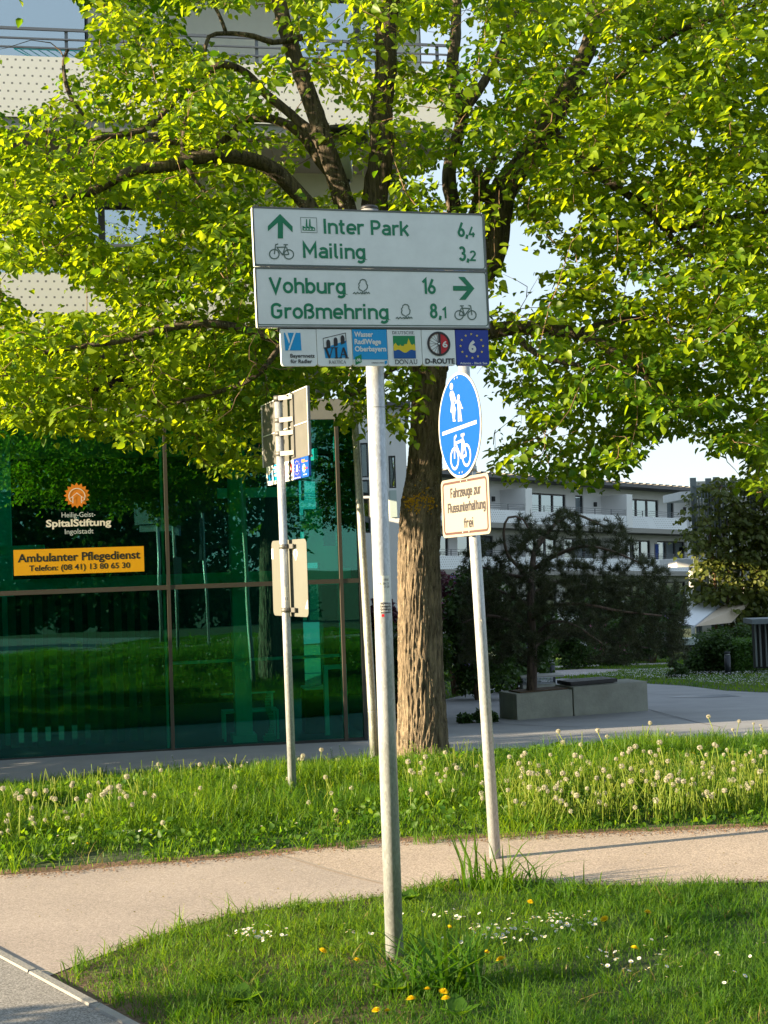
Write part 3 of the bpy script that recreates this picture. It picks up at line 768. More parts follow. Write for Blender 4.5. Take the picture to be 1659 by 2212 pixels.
m_ = MB(); fbox(m_, a, b, .8, 1.2, fl, h - .03); m_.build('body', INTD, t); m_ = MB(); fbox(m_, a, b + .02, .78, 1.22, h - .03, h); m_.build('top', INTW, t)
m_ = MB(); fbox(m_, b - .03, b, .74, .79, fl, h - .03); m_.build('door', INTW, t)
t = thing('door_frame', 'pale open door frame behind the glass beside the right mullion', 'door frame', tuple(FM @ Vector((at_floor(728, .5), .5, fl))))
a, b = at_floor(704, .5), at_floor(754, .5); h = fac(728, 1436, .5)[1]
for x0, x1, za, zb in ((a, a + .06, fl, h), (b - .06, b, fl, h)):
    m_ = MB(); fbox(m_, x0, x1, .5, .58, za, zb); m_.build('jamb', INTW, t)
m_ = MB(); fbox(m_, a + .06, b - .06, .5, .58, h - .06, h); m_.build('lintel', INTW, t)

# banner and window logo
def facprint(y0=-.004): return lambda x, y, h: FM @ Vector((x, y0 - h, y))
c00 = fac(31, 1242 + 1); c11 = fac(311, 1179 + 4)
s0, s1 = fac(30, 1212)[0], fac(311, 1210)[0]; zt, zb = fac(170, 1184)[1], fac(170, 1239)[1]
sh = FM @ Vector(((s0 + s1) / 2, 0, zb))
t = thing('yellow_banner', 'yellow banner reading Ambulanter Pflegedienst with a telephone number on the green glass', 'banner', tuple(sh))
m_ = MB(); fbox(m_, s0, s1, -.045, -.036, zb, zt); m_.build('board', YELL, t)
W = s1 - s0; H = zt - zb
pr = Print(facprint(-.045), [BLACK], .001)
pr.text('Ambulanter Pflegedienst', s0 + .03 * W, s1 - .03 * W, zb + .52 * H, zb + .84 * H, BLACK, .022)
pr.text('Telefon: (08 41) 13 80 65 30', s0 + .115 * W, s1 - .11 * W, zb + .16 * H, zb + .38 * H, BLACK, .018)
pr.build('lettering', t)
lc = fac(166, 1070)
t = thing('window_logo', 'orange sun emblem above white lettering Heilig-Geist-Spitalstiftung on the green glass', 'window sign', tuple(FM @ Vector((lc[0], 0, lc[1] - .4))))
mpp = (fac(266, 1070)[0] - fac(66, 1070)[0]) / 200
def L(x, y): return (lc[0] + (x - 166) * mpp, lc[1] - (y - 1070) * mpp + (x - 166) * mpp * -.0)
pr = Print(facprint(.018), [ORANGE], .002)
star = []
for k in range(32):
    r = 28.5 if k % 2 == 0 else 22.5
    star.append(L(166 + r * math.sin(k * math.pi / 16), 1070 - r * math.cos(k * math.pi / 16)))
pr.poly(star, ORANGE)
pr.stroke([L(154.5, 1083)] + [L(166 + 17.5 * math.cos(R(a)), 1072 - 17.5 * math.sin(R(a))) for a in range(215, -36, -15)] + [L(177.5, 1083)], 1.7 * mpp, OFFW, 2)
pr.stroke([L(157, 1087), L(157, 1073), L(151.5, 1076), L(166, 1064.5), L(180.5, 1076), L(175.5, 1073), L(175.5, 1087)], 1.7 * mpp, OFFW, 3)
pr.build('sun_emblem', t)
pr = Print(facprint(.018), [PALE], .002)
pr.text('Heilig-Geist-', L(132, 0)[0], L(205, 0)[0], L(0, 1118)[1], L(0, 1107)[1], PALE, .0)
pr.text('SpitalStiftung', L(98, 0)[0], L(239, 0)[0], L(0, 1138)[1], L(0, 1122.5)[1], OFFW, .03)
pr.text('Ingolstadt', L(138, 0)[0], L(200, 0)[0], L(0, 1155)[1], L(0, 1144)[1], PALE, .0)
pr.build('lettering', t)

# ================================================================== SIGNPOSTS
def frame(C, th, roll=0.0, ccw=True):
    """board frame: local x right, y up, z towards the viewer; th>0: right edge nearer, th<0: left edge nearer"""
    d = Vector((math.cos(th), -math.sin(th), 0)); n = Vector((-math.sin(th), -math.cos(th), 0)); u = Vector((0, 0, 1))
    if roll:
        q = Matrix.Rotation(roll, 3, n) if True else None
        d = q @ d; u = q @ u
    return lambda x, y, h=0.0: C + d * x + u * y + n * h
def u_at(fn, xD, z, h=0.0):
    lo, hi = -2.0, 2.0
    for _ in range(40):
        m = (lo + hi) / 2
        if project([fn(m, z, h)])[0][0] < xD: lo = m
        else: hi = m
    return (lo + hi) / 2
def plate(mb, fn, poly, h0, h1, mi=0):
    n = len(poly)
    vs = [fn(p[0], p[1], h1) for p in poly] + [fn(p[0], p[1], h0) for p in poly]
    mb.add(vs, [list(range(n)), list(range(2 * n - 1, n - 1, -1))] + [(i, i + n, (i + 1) % n + n, (i + 1) % n) for i in range(n)], mi)
def clamp(parent, p, r, fn, y, w=.10, h=.03, side=1):
    m_ = MB()
    m_.tube([p + Vector((0, 0, -h / 2)), p + Vector((0, 0, h / 2))], r + .004, 20)
    c = m_.build('clamp', GALV, parent); return c
def bolt(mb, fn, x, y, h, r=.006, mi=0):
    n = 8; pts = [(x + r * math.cos(2 * math.pi * k / n), y + r * math.sin(2 * math.pi * k / n)) for k in range(n)]
    plate(mb, fn, pts, h, h + .004, mi)

def bike_icon(pr, X, m, w, layer=1, flip=False):
    """X maps icon units (width 1.52, height .95, y down from top) to print coordinates"""
    f = (lambda x, y: X(1.52 - x, y)) if flip else X
    for cx in (.32, 1.20):
        pr.stroke([f(cx + .29 * math.cos(a), .65 + .29 * math.sin(a)) for a in np.linspace(0, 2 * math.pi, 21)[:-1]], w, m, layer, True)
    for pts in ([(.55, .01), (.40, .06), (.32, .65)], [(.45, .22), (1.05, .20)], [(.48, .25), (.82, .68), (1.20, .65)], [(1.02, .06), (.82, .68)], [(.88, .05), (1.14, .05)], [(1.06, .22), (1.20, .65)]):
        layer += .1
        pr.stroke([f(*p) for p in pts], w, m, layer)

# ---- the main direction signpost
base = G(853, 2072); PR = .0385
ROOT = thing('direction_signpost', 'tall galvanised signpost carrying two white cycle direction boards with green lettering, in the foreground grass', 'signpost', tuple(base))
ztopm = P(803, 452, base.y).z
m_ = MB(); m_.tube([base + Vector((0, 0, -.3)), base + Vector((0, 0, ztopm - base.z))], PR, 40); m_.build('pole', GALV, ROOT)
m_ = MB(); m_.tube([Vector((base.x, base.y, ztopm - .002)), Vector((base.x, base.y, ztopm + .012))], [PR + .004, PR - .004], 30); m_.build('pole_cap', BLACK, ROOT)
# faint weld ring on the pole
zr = P(820, 880, base.y).z
m_ = MB(); m_.tube([Vector((base.x, base.y, zr - .0015)), Vector((base.x, base.y, zr + .0015))], PR + .0012, 40); m_.build('weld_ring', GALV, ROOT)
TH = R(-18); W_ = 1.045
Cb = Vector((base.x, base.y, 0)) + Vector((math.sin(R(18)), -math.cos(R(18)), 0)) * (PR + .012)
fU0 = frame(Vector((0, 0, 0)), TH, R(.8)); _z = P(803, 583, Cb.y).z; _f = fU0
fU0 = lambda x, y, h=0.0: Vector((Cb.x, Cb.y, _z)) + _f(x, y - _z, h)
zc = lambda y: P(803, y, Cb.y).z
zt_, zm_, zb_ = zc(456.5), zc(583.5), zc(712)
XL = -W_ / 2 - .012
kx = W_ / 1471
def mainboard(top, bot, name_label):
    H = top - bot
    m_ = MB(); plate(m_, fU0, [(XL + p[0], bot + p[1]) for p in rrect(0, .002, W_, H - .002, .006, 2)], 0, .022)
    b = m_.build('direction_board', SIGNW, ROOT)
    m2 = MB()
    plate(m2, fU0, [(XL + p[0], bot + p[1]) for p in rrect(0.0, .0015, .006, H - .0015)], .0225, .0235)
    plate(m2, fU0, [(XL + p[0], bot + p[1]) for p in rrect(W_ - .006, .0015, W_, H - .0015)], .0225, .0235)
    plate(m2, fU0, [(XL + p[0], bot + p[1]) for p in rrect(.0065, H - .0075, W_ - .0065, H - .0015)], .0225, .0235)
    plate(m2, fU0, [(XL + p[0], bot + p[1]) for p in rrect(.0065, .0015, W_ - .0065, .0075)], .0225, .0235)
    m2.build('board_rim', ALU, b)
    if name_label: b['label'] = name_label
    ky = H / 376
    fn = lambda x, y, h: fU0(XL + x, top - y, .0228 + h)
    pr = Print(lambda x, y, h: fU0(XL + x, y, .0225 + h), [GREEN])
    X = lambda x, y, y0, l0: ((x - l0 - .042 * (y - y0)) * kx, top - (y - y0 - .0045 * (x - l0)) * ky)
    return b, pr, X, ky
b, pr, X0, ky = mainboard(zt_, zm_, 'upper board pointing straight on to Inter Park and Mailing')
X = lambda x, y: X0(x, y, 65, 62)
def border(pr, X, x0, y0, x1, y1, m=DGREY, w=.0042):
    a = X(x0, y1); c = X(x1, y0)
    pr.stroke(rrect(a[0], a[1], c[0], c[1], .012, 4), w, m, 1, True)
border(pr, X, 79, 82, 1520, 428)
pr.poly([X(*p) for p in [(232, 110), (308, 187), (308, 223), (250, 166), (250, 263), (218, 263), (218, 166), (158, 221), (158, 188)]], GREEN)
def icobox(pr, X):
    a = X(361, 222); c = X(455, 129)
    pr.stroke(rrect(a[0], a[1], c[0], c[1]), .0018, DGREY, 1, True)
    pr.poly([X(*p) for p in [(369, 210), (369, 180), (392, 192), (392, 180), (418, 192), (418, 180), (446, 192), (446, 210)]], GREEN)
    pr.poly([X(*p) for p in [(388, 186), (391, 138), (397, 138), (400, 188)]], GREEN); pr.poly([X(*p) for p in [(408, 186), (411, 138), (417, 138), (420, 188)]], GREEN)
    for q in (376, 394, 412, 430): pr.poly([X(*p) for p in [(q, 205), (q, 198), (q + 11, 198), (q + 11, 205)]], SIGNW, 2)
icobox(pr, X)
def din(pr, X, txt, x0, x1, yb, cap, m=GREEN, w=.175):
    a = X(x0, yb); c = X(x1, yb)
    s_ = cap * ky; pr.glyphs(txt, a[0] + .075 * s_, c[0] - .0 * s_, a[1], s_, m, w)
din(pr, X, 'Inter Park', 492, 1030, 227, 94)
din(pr, X, 'Mailing', 364, 753, 382, 95)
din(pr, X, '6', 1351, 1398, 228, 94, w=.17); din(pr, X, ',', 1403, 1420, 228, 94); din(pr, X, '4', 1424, 1466, 228, 68, w=.17)
din(pr, X, '3', 1357, 1404, 383, 94, w=.17); din(pr, X, ',', 1409, 1426, 383, 94); din(pr, X, '2', 1430, 1472, 383, 68, w=.17)
bike_icon(pr, lambda x, y: X(165 + x * 100, 297 + y * 100), DGREY, .0046)
pr.build('lettering', b)
b, pr, X0b, ky = mainboard(zm_, zb_, 'lower board pointing right to Vohburg and Großmehring')
X = lambda x, y: X0b(x, y, 450, 78)
border(pr, X, 95, 467, 1537, 806)
pr.poly([X(*p) for p in [(1322, 555), (1412, 555), (1356, 497), (1398, 497), (1463, 570), (1404, 644), (1362, 644), (1413, 586), (1322, 586)]], GREEN)
din(pr, X, 'Vohburg', 160, 628, 611, 96); din(pr, X, 'Großmehring', 168, 898, 768, 95)
din(pr, X, '1', 1116, 1150, 608, 94, w=.17); din(pr, X, '6', 1152, 1204, 608, 94, w=.17)
din(pr, X, '8', 1166, 1214, 763, 94, w=.17); din(pr, X, ',', 1224, 1241, 763, 94); din(pr, X, '1', 1246, 1276, 763, 68, w=.17)
def treeicon(pr, X, x, y):
    T_ = lambda a, c: X(x + a, y + c)
    pr.stroke([T_(*p) for p in [(57, 72), (42, 66), (36, 52), (40, 40), (36, 30), (44, 20), (46, 8), (60, 1), (76, 4), (84, 16), (84, 28), (92, 38), (90, 54), (84, 64), (70, 72)]], .0044, DGREY)
    pr.stroke([T_(*p) for p in [(60, 72), (61, 82), (56, 90), (66, 88), (74, 90), (70, 82), (69, 73)]], .0040, DGREY, 1.2)
    pr.stroke([T_(*p) for p in [(0, 90), (10, 84), (18, 92), (28, 82), (38, 90), (50, 84), (56, 90)]], .0042, DGREY, 1.4)
    pr.stroke([T_(*p) for p in [(76, 90), (82, 80), (90, 88), (98, 82), (106, 90)]], .0042, DGREY, 1.5)
treeicon(pr, X, 680, 520); treeicon(pr, X, 950, 675)
bike_icon(pr, lambda x, y: X(1330 + x * 96, 678 + y * 99), DGREY, .0046, flip=True)
pr.build('lettering', b)

# ---- route plates: unit coordinates x right, y down 0..1
def star_pts(cx, cy, r, n=5, ri=.42):
    return [(cx + (r if k % 2 == 0 else r * ri) * math.sin(k * math.pi / n), cy - (r if k % 2 == 0 else r * ri) * math.cos(k * math.pi / n)) for k in range(2 * n)]
SERIF = {
 'D': (.80, [([(.15, .0), (.15, 1)], 1), (arc(.30, .5, .42, .46, 90, -90, 12), .9), ([(.02, .97), (.32, .97)], .4), ([(.02, .03), (.32, .03)], .4)]),
 'E': (.70, [([(.17, .0), (.17, 1)], 1), ([(.02, .97), (.58, .97), (.60, .80)], .4), ([(.17, .52), (.48, .52)], .4), ([(.02, .03), (.60, .03), (.63, .22)], .4)]),
 'U': (.80, [([(.17, 1), (.17, .3)] + arc(.40, .3, .23, .26, 180, 360, 8) + [(.63, 1)], .75), ([(.03, .98), (.32, .98)], .4), ([(.50, .98), (.77, .98)], .4)]),
 'T': (.70, [([(.33, 0), (.33, 1)], 1), ([(.04, .80), (.05, .97), (.61, .97), (.62, .80)], .45), ([(.18, .03), (.48, .03)], .4)]),
 'S': (.56, [(arc(.27, .74, .18, .22, 20, 235, 8) + arc(.25, .26, .20, .23, 60, -160, 9), .8)]),
 'C': (.74, [(arc(.40, .5, .33, .47, 40, 320, 16), .8)]),
 'H': (.84, [([(.17, .0), (.17, 1)], .95), ([(.65, .0), (.65, 1)], .95), ([(.17, .5), (.65, .5)], .4), ([(.03, .98), (.32, .98)], .4), ([(.03, .02), (.32, .02)], .4), ([(.50, .98), (.80, .98)], .4), ([(.50, .02), (.80, .02)], .4)]),
 'O': (.82, [(ell(.40, .5, .34, .47, 20), .85)]),
 'N': (.84, [([(.15, .0), (.15, 1)], .45), ([(.12, 1), (.68, .02)], 1), ([(.68, .0), (.68, 1)], .45), ([(.02, .98), (.20, .98)], .4), ([(.54, .98), (.80, .98)], .4)]),
 'A': (.80, [([(.12, .0), (.38, 1)], .45), ([(.38, 1), (.66, .0)], 1), ([(.20, .34), (.56, .34)], .4), ([(.0, .02), (.24, .02)], .4), ([(.50, .02), (.80, .02)], .4)]),
 'R': (.76, [([(.17, .0), (.17, 1)], 1), ([(.05, .97), (.35, .97)] + arc(.35, .74, .20, .23, 90, -90, 8) + [(.17, .51)], .6), ([(.35, .50), (.68, .02)], .9), ([(.02, .02), (.32, .02)], .4)]),
 'I': (.38, [([(.17, .0), (.17, 1)], 1), ([(.02, .98), (.32, .98)], .4), ([(.02, .02), (.32, .02)], .4)]),
 'V': (.80, [([(.10, 1), (.40, .0)], 1), ([(.40, 0), (.68, 1)], .45), ([(.0, .98), (.26, .98)], .4), ([(.54, .98), (.80, .98)], .4)]),
}
def serif(pr, X, txt, x0, x1, yb, yt, m, w=.12, layer=2, fn=None):
    adv = sum(SERIF[c][0] for c in txt); sx = (x1 - x0) / adv; x = x0; cap = yb - yt
    for c in txt:
        a, st = SERIF[c]
        for k, (pts, q) in enumerate(st):
            cl = len(pts) > 3 and pts[0] == pts[-1]
            pp = [X(x + p[0] * sx, yb - p[1] * cap) for p in pts]
            pr.stroke(pp, w * q * cap * pr.unit, m, layer + .12 * k, cl)
        x += a * sx
def make_plate(parent, fn, x0, yt, size, kind, name='route_plate', label=None, h0=.002, back=None, sx=1):
    """fn(x, y, h) board frame; plate hangs below yt"""
    w = size * sx
    r = .09 * size
    if kind in ('wasser',): r = .01
    m_ = MB()
    poly = [(x0 + .001, yt)] + [(x0 + .001 + p[0], yt - size + p[1]) for p in arc(r, r, r, r, 180, 270, 5)] + [(x0 + p[0], yt - size + p[1]) for p in arc(w - r - .001, r, r, r, 270, 360, 5)] + [(x0 + w - .001, yt)]
    face = {'bayern': SIGNW, 'via': SIGNW, 'wasser': SIGNW, 'donau': SIGNW, 'route': SIGNW, 'euro': NAVY, 'sun': BLUE}[kind]
    plate(m_, fn, poly, h0, h0 + .018)
    ob = m_.build(name, face, parent)
    if label: ob['label'] = label
    pr = Print(lambda x, y, h: fn(x, y, h0 + .0183 + h), [BLACK]); pr.unit = size; pr.k = 3
    X = lambda x, y: (x0 + x * w, yt - y * size)
    P_ = lambda pts, m, l=1: pr.poly([X(*p) for p in pts], m, l)
    if kind != 'euro' and kind != 'wasser' and kind != 'sun':
        pass
    def txt(s, a, b_, yb, ytp, m, bold=0, layer=2):
        A = X(a, yb); B = X(b_, ytp); pr.text(s, A[0], B[0], A[1], B[1], m, bold, layer)
    if kind == 'bayern':
        P_([(.10, .10), (.56, .10), (.57, .58), (.12, .58)], CYAN)
        P_([(.13, .10), (.20, .10), (.255, .32), (.235, .40)], SIGNW, 2); P_([(.38, .10), (.43, .10), (.235, .58), (.19, .58)], SIGNW, 3)
        txt('Bayernnetz', .25, .93, .77, .67, BLACK, .02); txt('für Radler', .25, .85, .92, .82, BLACK, .02)
    elif kind == 'via':
        P_([(.20, .52), (.38, .47), (.38, .45), (.60, .38), (.84, .30), (.86, .78), (.22, .79)], CYAN, 1)
        pr.stroke([X(*p) for p in [(.18, .25), (.82, .10), (.83, .34), (.76, .36)]], .016 * size, BLACK, 2); pr.stroke([X(*p) for p in [(.18, .25), (.19, .52), (.26, .50)]], .014 * size, BLACK, 2)
        for cx, cy in ((.32, .33), (.53, .27), (.73, .21)):
            P_([(cx - .055, cy + .21), (cx - .055, cy + .02), (cx - .04, cy - .03), (cx, cy - .05), (cx + .04, cy - .03), (cx + .055, cy + .02), (cx + .055, cy + .17)], BLACK, 3)
        serif(pr, X, 'VIA', .20, .88, .79, .50, BLACK, .20, 4)
        serif(pr, X, 'RAETICA', .31, .80, .935, .855, BLACK, .17, 2)
    elif kind == 'wasser':
        P_([(0.005, .0), (.995, .0), (.995, .83), (.005, .82)], CYAN)
        txt('Wasser', .06, .60, .20, .06, WHITEP, .035); txt('RadlWege', .06, .82, .40, .26, WHITEP, .035); txt('Oberbayern', .06, .96, .60, .46, WHITEP, .035)
        P_([(.06, .76), (.24, .68), (.24, .90), (.06, .98)], PGRN, 3)
        bike_icon(pr, lambda x, y: X(.09 + x * .085, .80 + y * .09), SIGNW, .011 * size, 4)
        txt('OBERBAYERN', .52, .88, .935, .90, BLACK, .01); P_([(.90, .87), (.97, .85), (.97, .93), (.90, .97)], CYAN, 2)
    elif kind == 'donau':
        serif(pr, X, 'DEUTSCHE', .15, .80, .125, .045, BLACK, .17, 2)
        P_([(.17, .17), (.81, .17), (.81, .45), (.17, .45)], PGRN)
        sk = [(.17, .50), (.18, .42), (.24, .37), (.28, .43), (.33, .46), (.37, .41), (.41, .46), (.47, .45), (.50, .40), (.57, .40), (.62, .24), (.68, .40), (.72, .43), (.77, .39), (.81, .46), (.81, .62)]
        P_(sk + [(.70, .60), (.55, .66), (.40, .62), (.30, .56), (.17, .60)], PYEL, 2)
        P_([(.17, .58)] + [(.17 + .64 * k / 12, .60 + .045 * math.sin(k * .85 + 2.6)) for k in range(1, 12)] + [(.81, .58), (.81, .80), (.17, .80)], PBLU, 3)
        serif(pr, X, 'DONAU', .19, .86, .955, .835, BLACK, .17, 2)
    elif kind == 'route':
        cx, cy, r = .50, .39, .315
        P_([(cx + r * math.cos(a), cy + r * math.sin(a)) for a in np.linspace(-math.pi / 2, math.pi / 2, 17)], PRED)
        pr.stroke([X(cx + r * math.cos(a), cy + r * math.sin(a)) for a in np.linspace(0, 2 * math.pi, 33)[:-1]], .055 * size, BLACK, 3, True)
        pr.stroke([X(cx + (r - .035) * math.cos(a), cy + (r - .035) * math.sin(a)) for a in np.linspace(math.pi / 2, 3 * math.pi / 2, 17)], .014 * size, BROWN, 4)
        for k in range(9):
            a = math.pi / 2 + math.pi * (k + .5) / 9; pr.stroke([X(cx, cy + .03 * (k % 3 - 1)), X(cx + r * .93 * math.cos(a), cy + r * .93 * math.sin(a))], .009 * size, BLACK, 2 + .05 * k)
        P_([(cx - .005, cy - r), (cx + .055, cy - r), (cx + .055, cy + r), (cx - .005, cy + r)], BLACK, 5)
        P_([(cx + .025 * math.cos(a), cy + .025 * math.sin(a)) for a in np.linspace(0, 2 * math.pi, 9)[:-1]], SIGNW, 6)
        txt('6', .60, .75, .49, .32, WHITEP, .03, 6); txt('D-ROUTE', .08, .95, .94, .80, BLACK, .03)
    elif kind == 'euro':
        for k in range(12):
            a = k * math.pi / 6; P_(star_pts(.48 + .34 * math.sin(a), .45 - .335 * math.cos(a), .043), STAR, 2)
        txt('6', .38, .61, .62, .30, WHITEP, .05); txt('Atlantic - Black Sea', .10, .92, .965, .905, WHITEP, .015)
    elif kind == 'sun':
        for y in (.12, .17, .22): P_([(.1 + .06 * (y > .2), y), (.55 if y < .2 else .9, y), (.55 if y < .2 else .9, y + .035), (.1, y + .035)], ORANGE, 2)
        P_(star_pts(.40, .56, .24, 12, .55), WHITEP, 2); P_(star_pts(.44, .56, .13, 10, .7), PYEL, 3); txt('EuroVelo', .45, .92, .60, .53, PRED, .03, 4); P_([(.3, .85), (.75, .85), (.75, .88), (.3, .88)], WHITEP, 2)
    pr.build('print', ob)
    return ob
u0 = (232 - 95) / 1471 * W_; u1 = (1553 - 93) / 1471 * W_; pwid = (u1 - u0) / 6
for k, (kind, lab) in enumerate([('bayern', 'white plate with a pale y on a blue square'), ('via', 'white plate with black arches over blue'), ('wasser', 'cyan plate with three lines of white text'), ('donau', 'white plate with a yellow skyline over a blue river'), ('route', 'white plate with a half red bicycle wheel'), ('euro', 'dark blue plate with twelve stars round a six')]):
    make_plate(ROOT, fU0, XL + u0 + k * pwid, zb_ - .004, pwid * .995, kind, label=lab)
m_ = MB(); plate(m_, fU0, rrect(XL + u0 - .005, zb_ - .012, XL + u1 + .005, zb_ + .012), -.004, .0015); m_.build('carrier_rail', BLACK, ROOT)
for yy in (zt_ - .06, zm_ + .06, zm_ - .06, zb_ + .06):
    m_ = MB(); m_.tube([Vector((base.x, base.y, yy - .02)), Vector((base.x, base.y, yy + .02))], PR + .004, 30); m_.build('clamp', GALV, ROOT)
# torn stickers on the pole
def cyl(zref, a0, r=PR): return lambda x, y, h: Vector((base.x + (r + h) * math.sin(a0 + x / r), base.y - (r + h) * math.cos(a0 + x / r), zref + y))
zs = P(830, 1275, base.y).z
fnS = cyl(zs, R(5))
def patch(mb, fn, x0, x1, y0, y1, h, n=10, jag=0):
    top = [(x0 + (x1 - x0) * i / n, y1 + random.uniform(-jag, 0)) for i in range(n + 1)]; bot = [(x0 + (x1 - x0) * i / n, y0 + random.uniform(0, jag)) for i in range(n + 1)]
    mb.add([fn(p[0], p[1], h) for p in top] + [fn(p[0], p[1], h) for p in bot], [(i, n + 1 + i, n + 2 + i, i + 1) for i in range(n)])
m_ = MB(); patch(m_, fnS, -.040, .034, -.052, .066, .0006, 12, .004)
st = m_.build('sticker', mat('faded_paper', (.78, .79, .72), .5, noise=.12, nscale=60), ROOT)
pr = Print(fnS, [BLACK], .001)
for k, (s_, a, c, yb) in enumerate([('ERNE', .004, .028, .040), ('KR. EN X', -.022, .028, .024), ('UT JON', .004, .030, .010)]): pr.text(s_, a, c, yb, yb + .010, BLACK, .0)
pr.build('lettering', st)
m_ = MB(); patch(m_, fnS, -.014, .036, -.098, -.053, .0010, 8, .003)
st2 = m_.build('sticker', mat('sticker_black', (.03, .02, .02), .5), ROOT)
pr = Print(fnS, [WHITEP], .0016)
for s_, yb in (('SAMMEN', -.067), ('GEN DEN', -.080), ('HISMUS', -.093)): pr.text(s_, -.013, .034, yb, yb + .0095, WHITEP, .02)
pr.rect(-.010, -.112, .001, -.101, PRED, .5)
pr.build('lettering', st2)

# ---- shared-path signpost on the right
b2 = G(1070, 1857); t2 = P(1000.5, 770, b2.y + .03)
R2 = thing('shared_path_signpost', 'leaning galvanised post with a round blue footpath and cycle sign above a cream board', 'signpost', tuple(b2))
PR2 = .0325
def on2(z): f = (z - b2.z) / (t2.z - b2.z); return b2.lerp(t2, f)
ax = (t2 - b2).normalized()
m_ = MB(); m_.tube([b2 - ax * .3, t2], PR2, 32); m_.build('pole', GALV, R2)
m_ = MB(); m_.tube([t2, t2 + ax * .02], [PR2 + .003, PR2], 24); m_.build('pole_cap', BLACK, R2)
ThD = R(69.5); nD = Vector((-math.sin(ThD), -math.cos(ThD), 0))
zD = P(997, 918, b2.y).z; cD = on2(zD) + nD * (PR2 + .016)
fD = frame(cD, ThD, R(2.4))
rD = .303
disc = [(rD * math.cos(a), rD * math.sin(a)) for a in np.linspace(0, 2 * math.pi, 65)[:-1]]
m_ = MB(); plate(m_, fD, disc, 0, .003)
ds = m_.build('round_sign', ALU, R2); ds['label'] = 'round blue sign with woman and child above a bicycle'
pr = Print(lambda x, y, h: fD(x, y, .0035 + h), [DISCW, BLUE], .0012)
pr.poly([(p[0] * .995, p[1] * .995) for p in disc], DISCW, 0); pr.poly([(p[0] * .945, p[1] * .945) for p in disc], BLUE, 1)
pr.rect(-.245, -.027, .245, -.006, DISCW, 2)
# pictograms in units of disc radius, traced: woman and child, bicycle
q = rD
def pp(pts, m=DISCW, l=2): pr.poly([(a * .9 * q, (.055 + (c + .15) * .80) * q) for a, c in pts], m, l)
def el(cx, cy, rx, ry): return [(cx + rx * math.cos(t_), cy + ry * math.sin(t_)) for t_ in np.linspace(0, 2 * math.pi, 15)[:-1]]
pp(el(-.28, .75, .085, .085))
pp([(-.36, .64), (-.22, .64), (-.15, .56), (-.08, .40), (-.06, .33), (-.11, .31), (-.17, .42), (-.20, .48), (-.19, .36), (-.10, .15), (-.40, .15), (-.33, .36), (-.36, .48), (-.39, .56)])
pp([(-.33, .145), (-.24, .145), (-.245, -.03), (-.22, -.085), (-.30, -.085), (-.29, -.03)]); pp([(-.225, .145), (-.14, .145), (-.19, -.03), (-.15, -.10), (-.22, -.10), (-.235, -.03)])
pp(el(.06, .43, .066, .066))
pp([(-.01, .35), (-.085, .30), (-.11, .32), (-.06, .39), (.10, .355), (.15, .30), (.22, .17), (.26, .145), (.25, .12), (.19, .14), (.14, .20), (.14, .12), (.17, -.11), (.19, -.15), (.11, -.15), (.10, .02), (.07, .04), (.04, -.10), (.05, -.14), (-.03, -.13), (-.01, .10), (-.01, .22)])
Bk = lambda x, y: ((-.48 + x * .63) * q, (-.17 - y * .66) * q)
bike_icon(pr, Bk, DISCW, .052 * q, 2)
pr.build('pictograms', ds)
for yy in (.27, -.27):
    m_ = MB()
    for xx in (-.02, .02): bolt(m_, fD, xx, yy, .0055, .006)
    m_.build('rivet', GALV, ds)
ThB = R(67); nB = Vector((-math.sin(ThB), -math.cos(ThB), 0))
zB = P(1005, 1094, b2.y).z; cB = on2(zB) + nB * (PR2 + .014)
fB = frame(cB, ThB, R(.8)); bw, bh = .61, .335
m_ = MB(); plate(m_, fB, rrect(-bw / 2, -bh / 2, bw / 2, bh / 2, .032, 6), 0, .003)
bd = m_.build('text_board', CREAM, R2); bd['label'] = 'cream board reading Fahrzeuge zur Flussunterhaltung frei'
FRB = mat('board_frame_brown', (.10, .055, .05), .4)
pr = Print(lambda x, y, h: fB(x, y, .0035 + h), [FRB], .0012)
pr.stroke(rrect(-bw / 2 + .028, -bh / 2 + .022, bw / 2 - .028, bh / 2 - .022, .022, 6), .013, FRB, 1, True)
TXD = mat('print_dark', (.05, .045, .05), .45)
ky = 1
def dinb(txt, a, c, yb, cap):
    x0 = -bw / 2 + a * bw; x1 = -bw / 2 + c * bw; z = bh / 2 - yb * bh
    pr.glyphs(txt, x0 + .01, x1, z, cap * bh, TXD, .20)
dinb('Fahrzeuge zur', .19, .83, .325, .165); dinb('Flussunterhaltung', .12, .915, .58, .165); dinb('frei', .45, .66, .86, .165)
pr.build('lettering', bd)
m_ = MB()
for xx in (-.03, .05):
    for yy in (.145, -.145): bolt(m_, fB, xx, yy, .0055, .005)
m_.build('rivet', GALV, bd)
for z in (zD + .25, zD - .25, zB + .12, zB - .12):
    c = on2(z); m_ = MB(); m_.tube([c - ax * .014, c + ax * .014], PR2 + .004, 24)
    d2 = Vector((math.cos(ThB), -math.sin(ThB), 0)); m_.box(-.07, .07, .001, .008, -.014, .014, 0, Matrix.Translation(c + nB * (PR2 + .012)) @ Matrix.Rotation(-ThB, 4, 'Z'))
    m_.build('clamp', GALV, R2)
m_ = MB()
# small pale sticker on the post
cs = on2(P(1045, 1345, b2.y).z); m_ = MB()
m_.add([cs + Vector((x, -PR2 - .0015 + abs(x) * .3, z)) for x, z in ((-.012, -.02), (.014, -.012), (.004, .022))], [(0, 1, 2)]); m_.build('sticker', OFFW, R2)

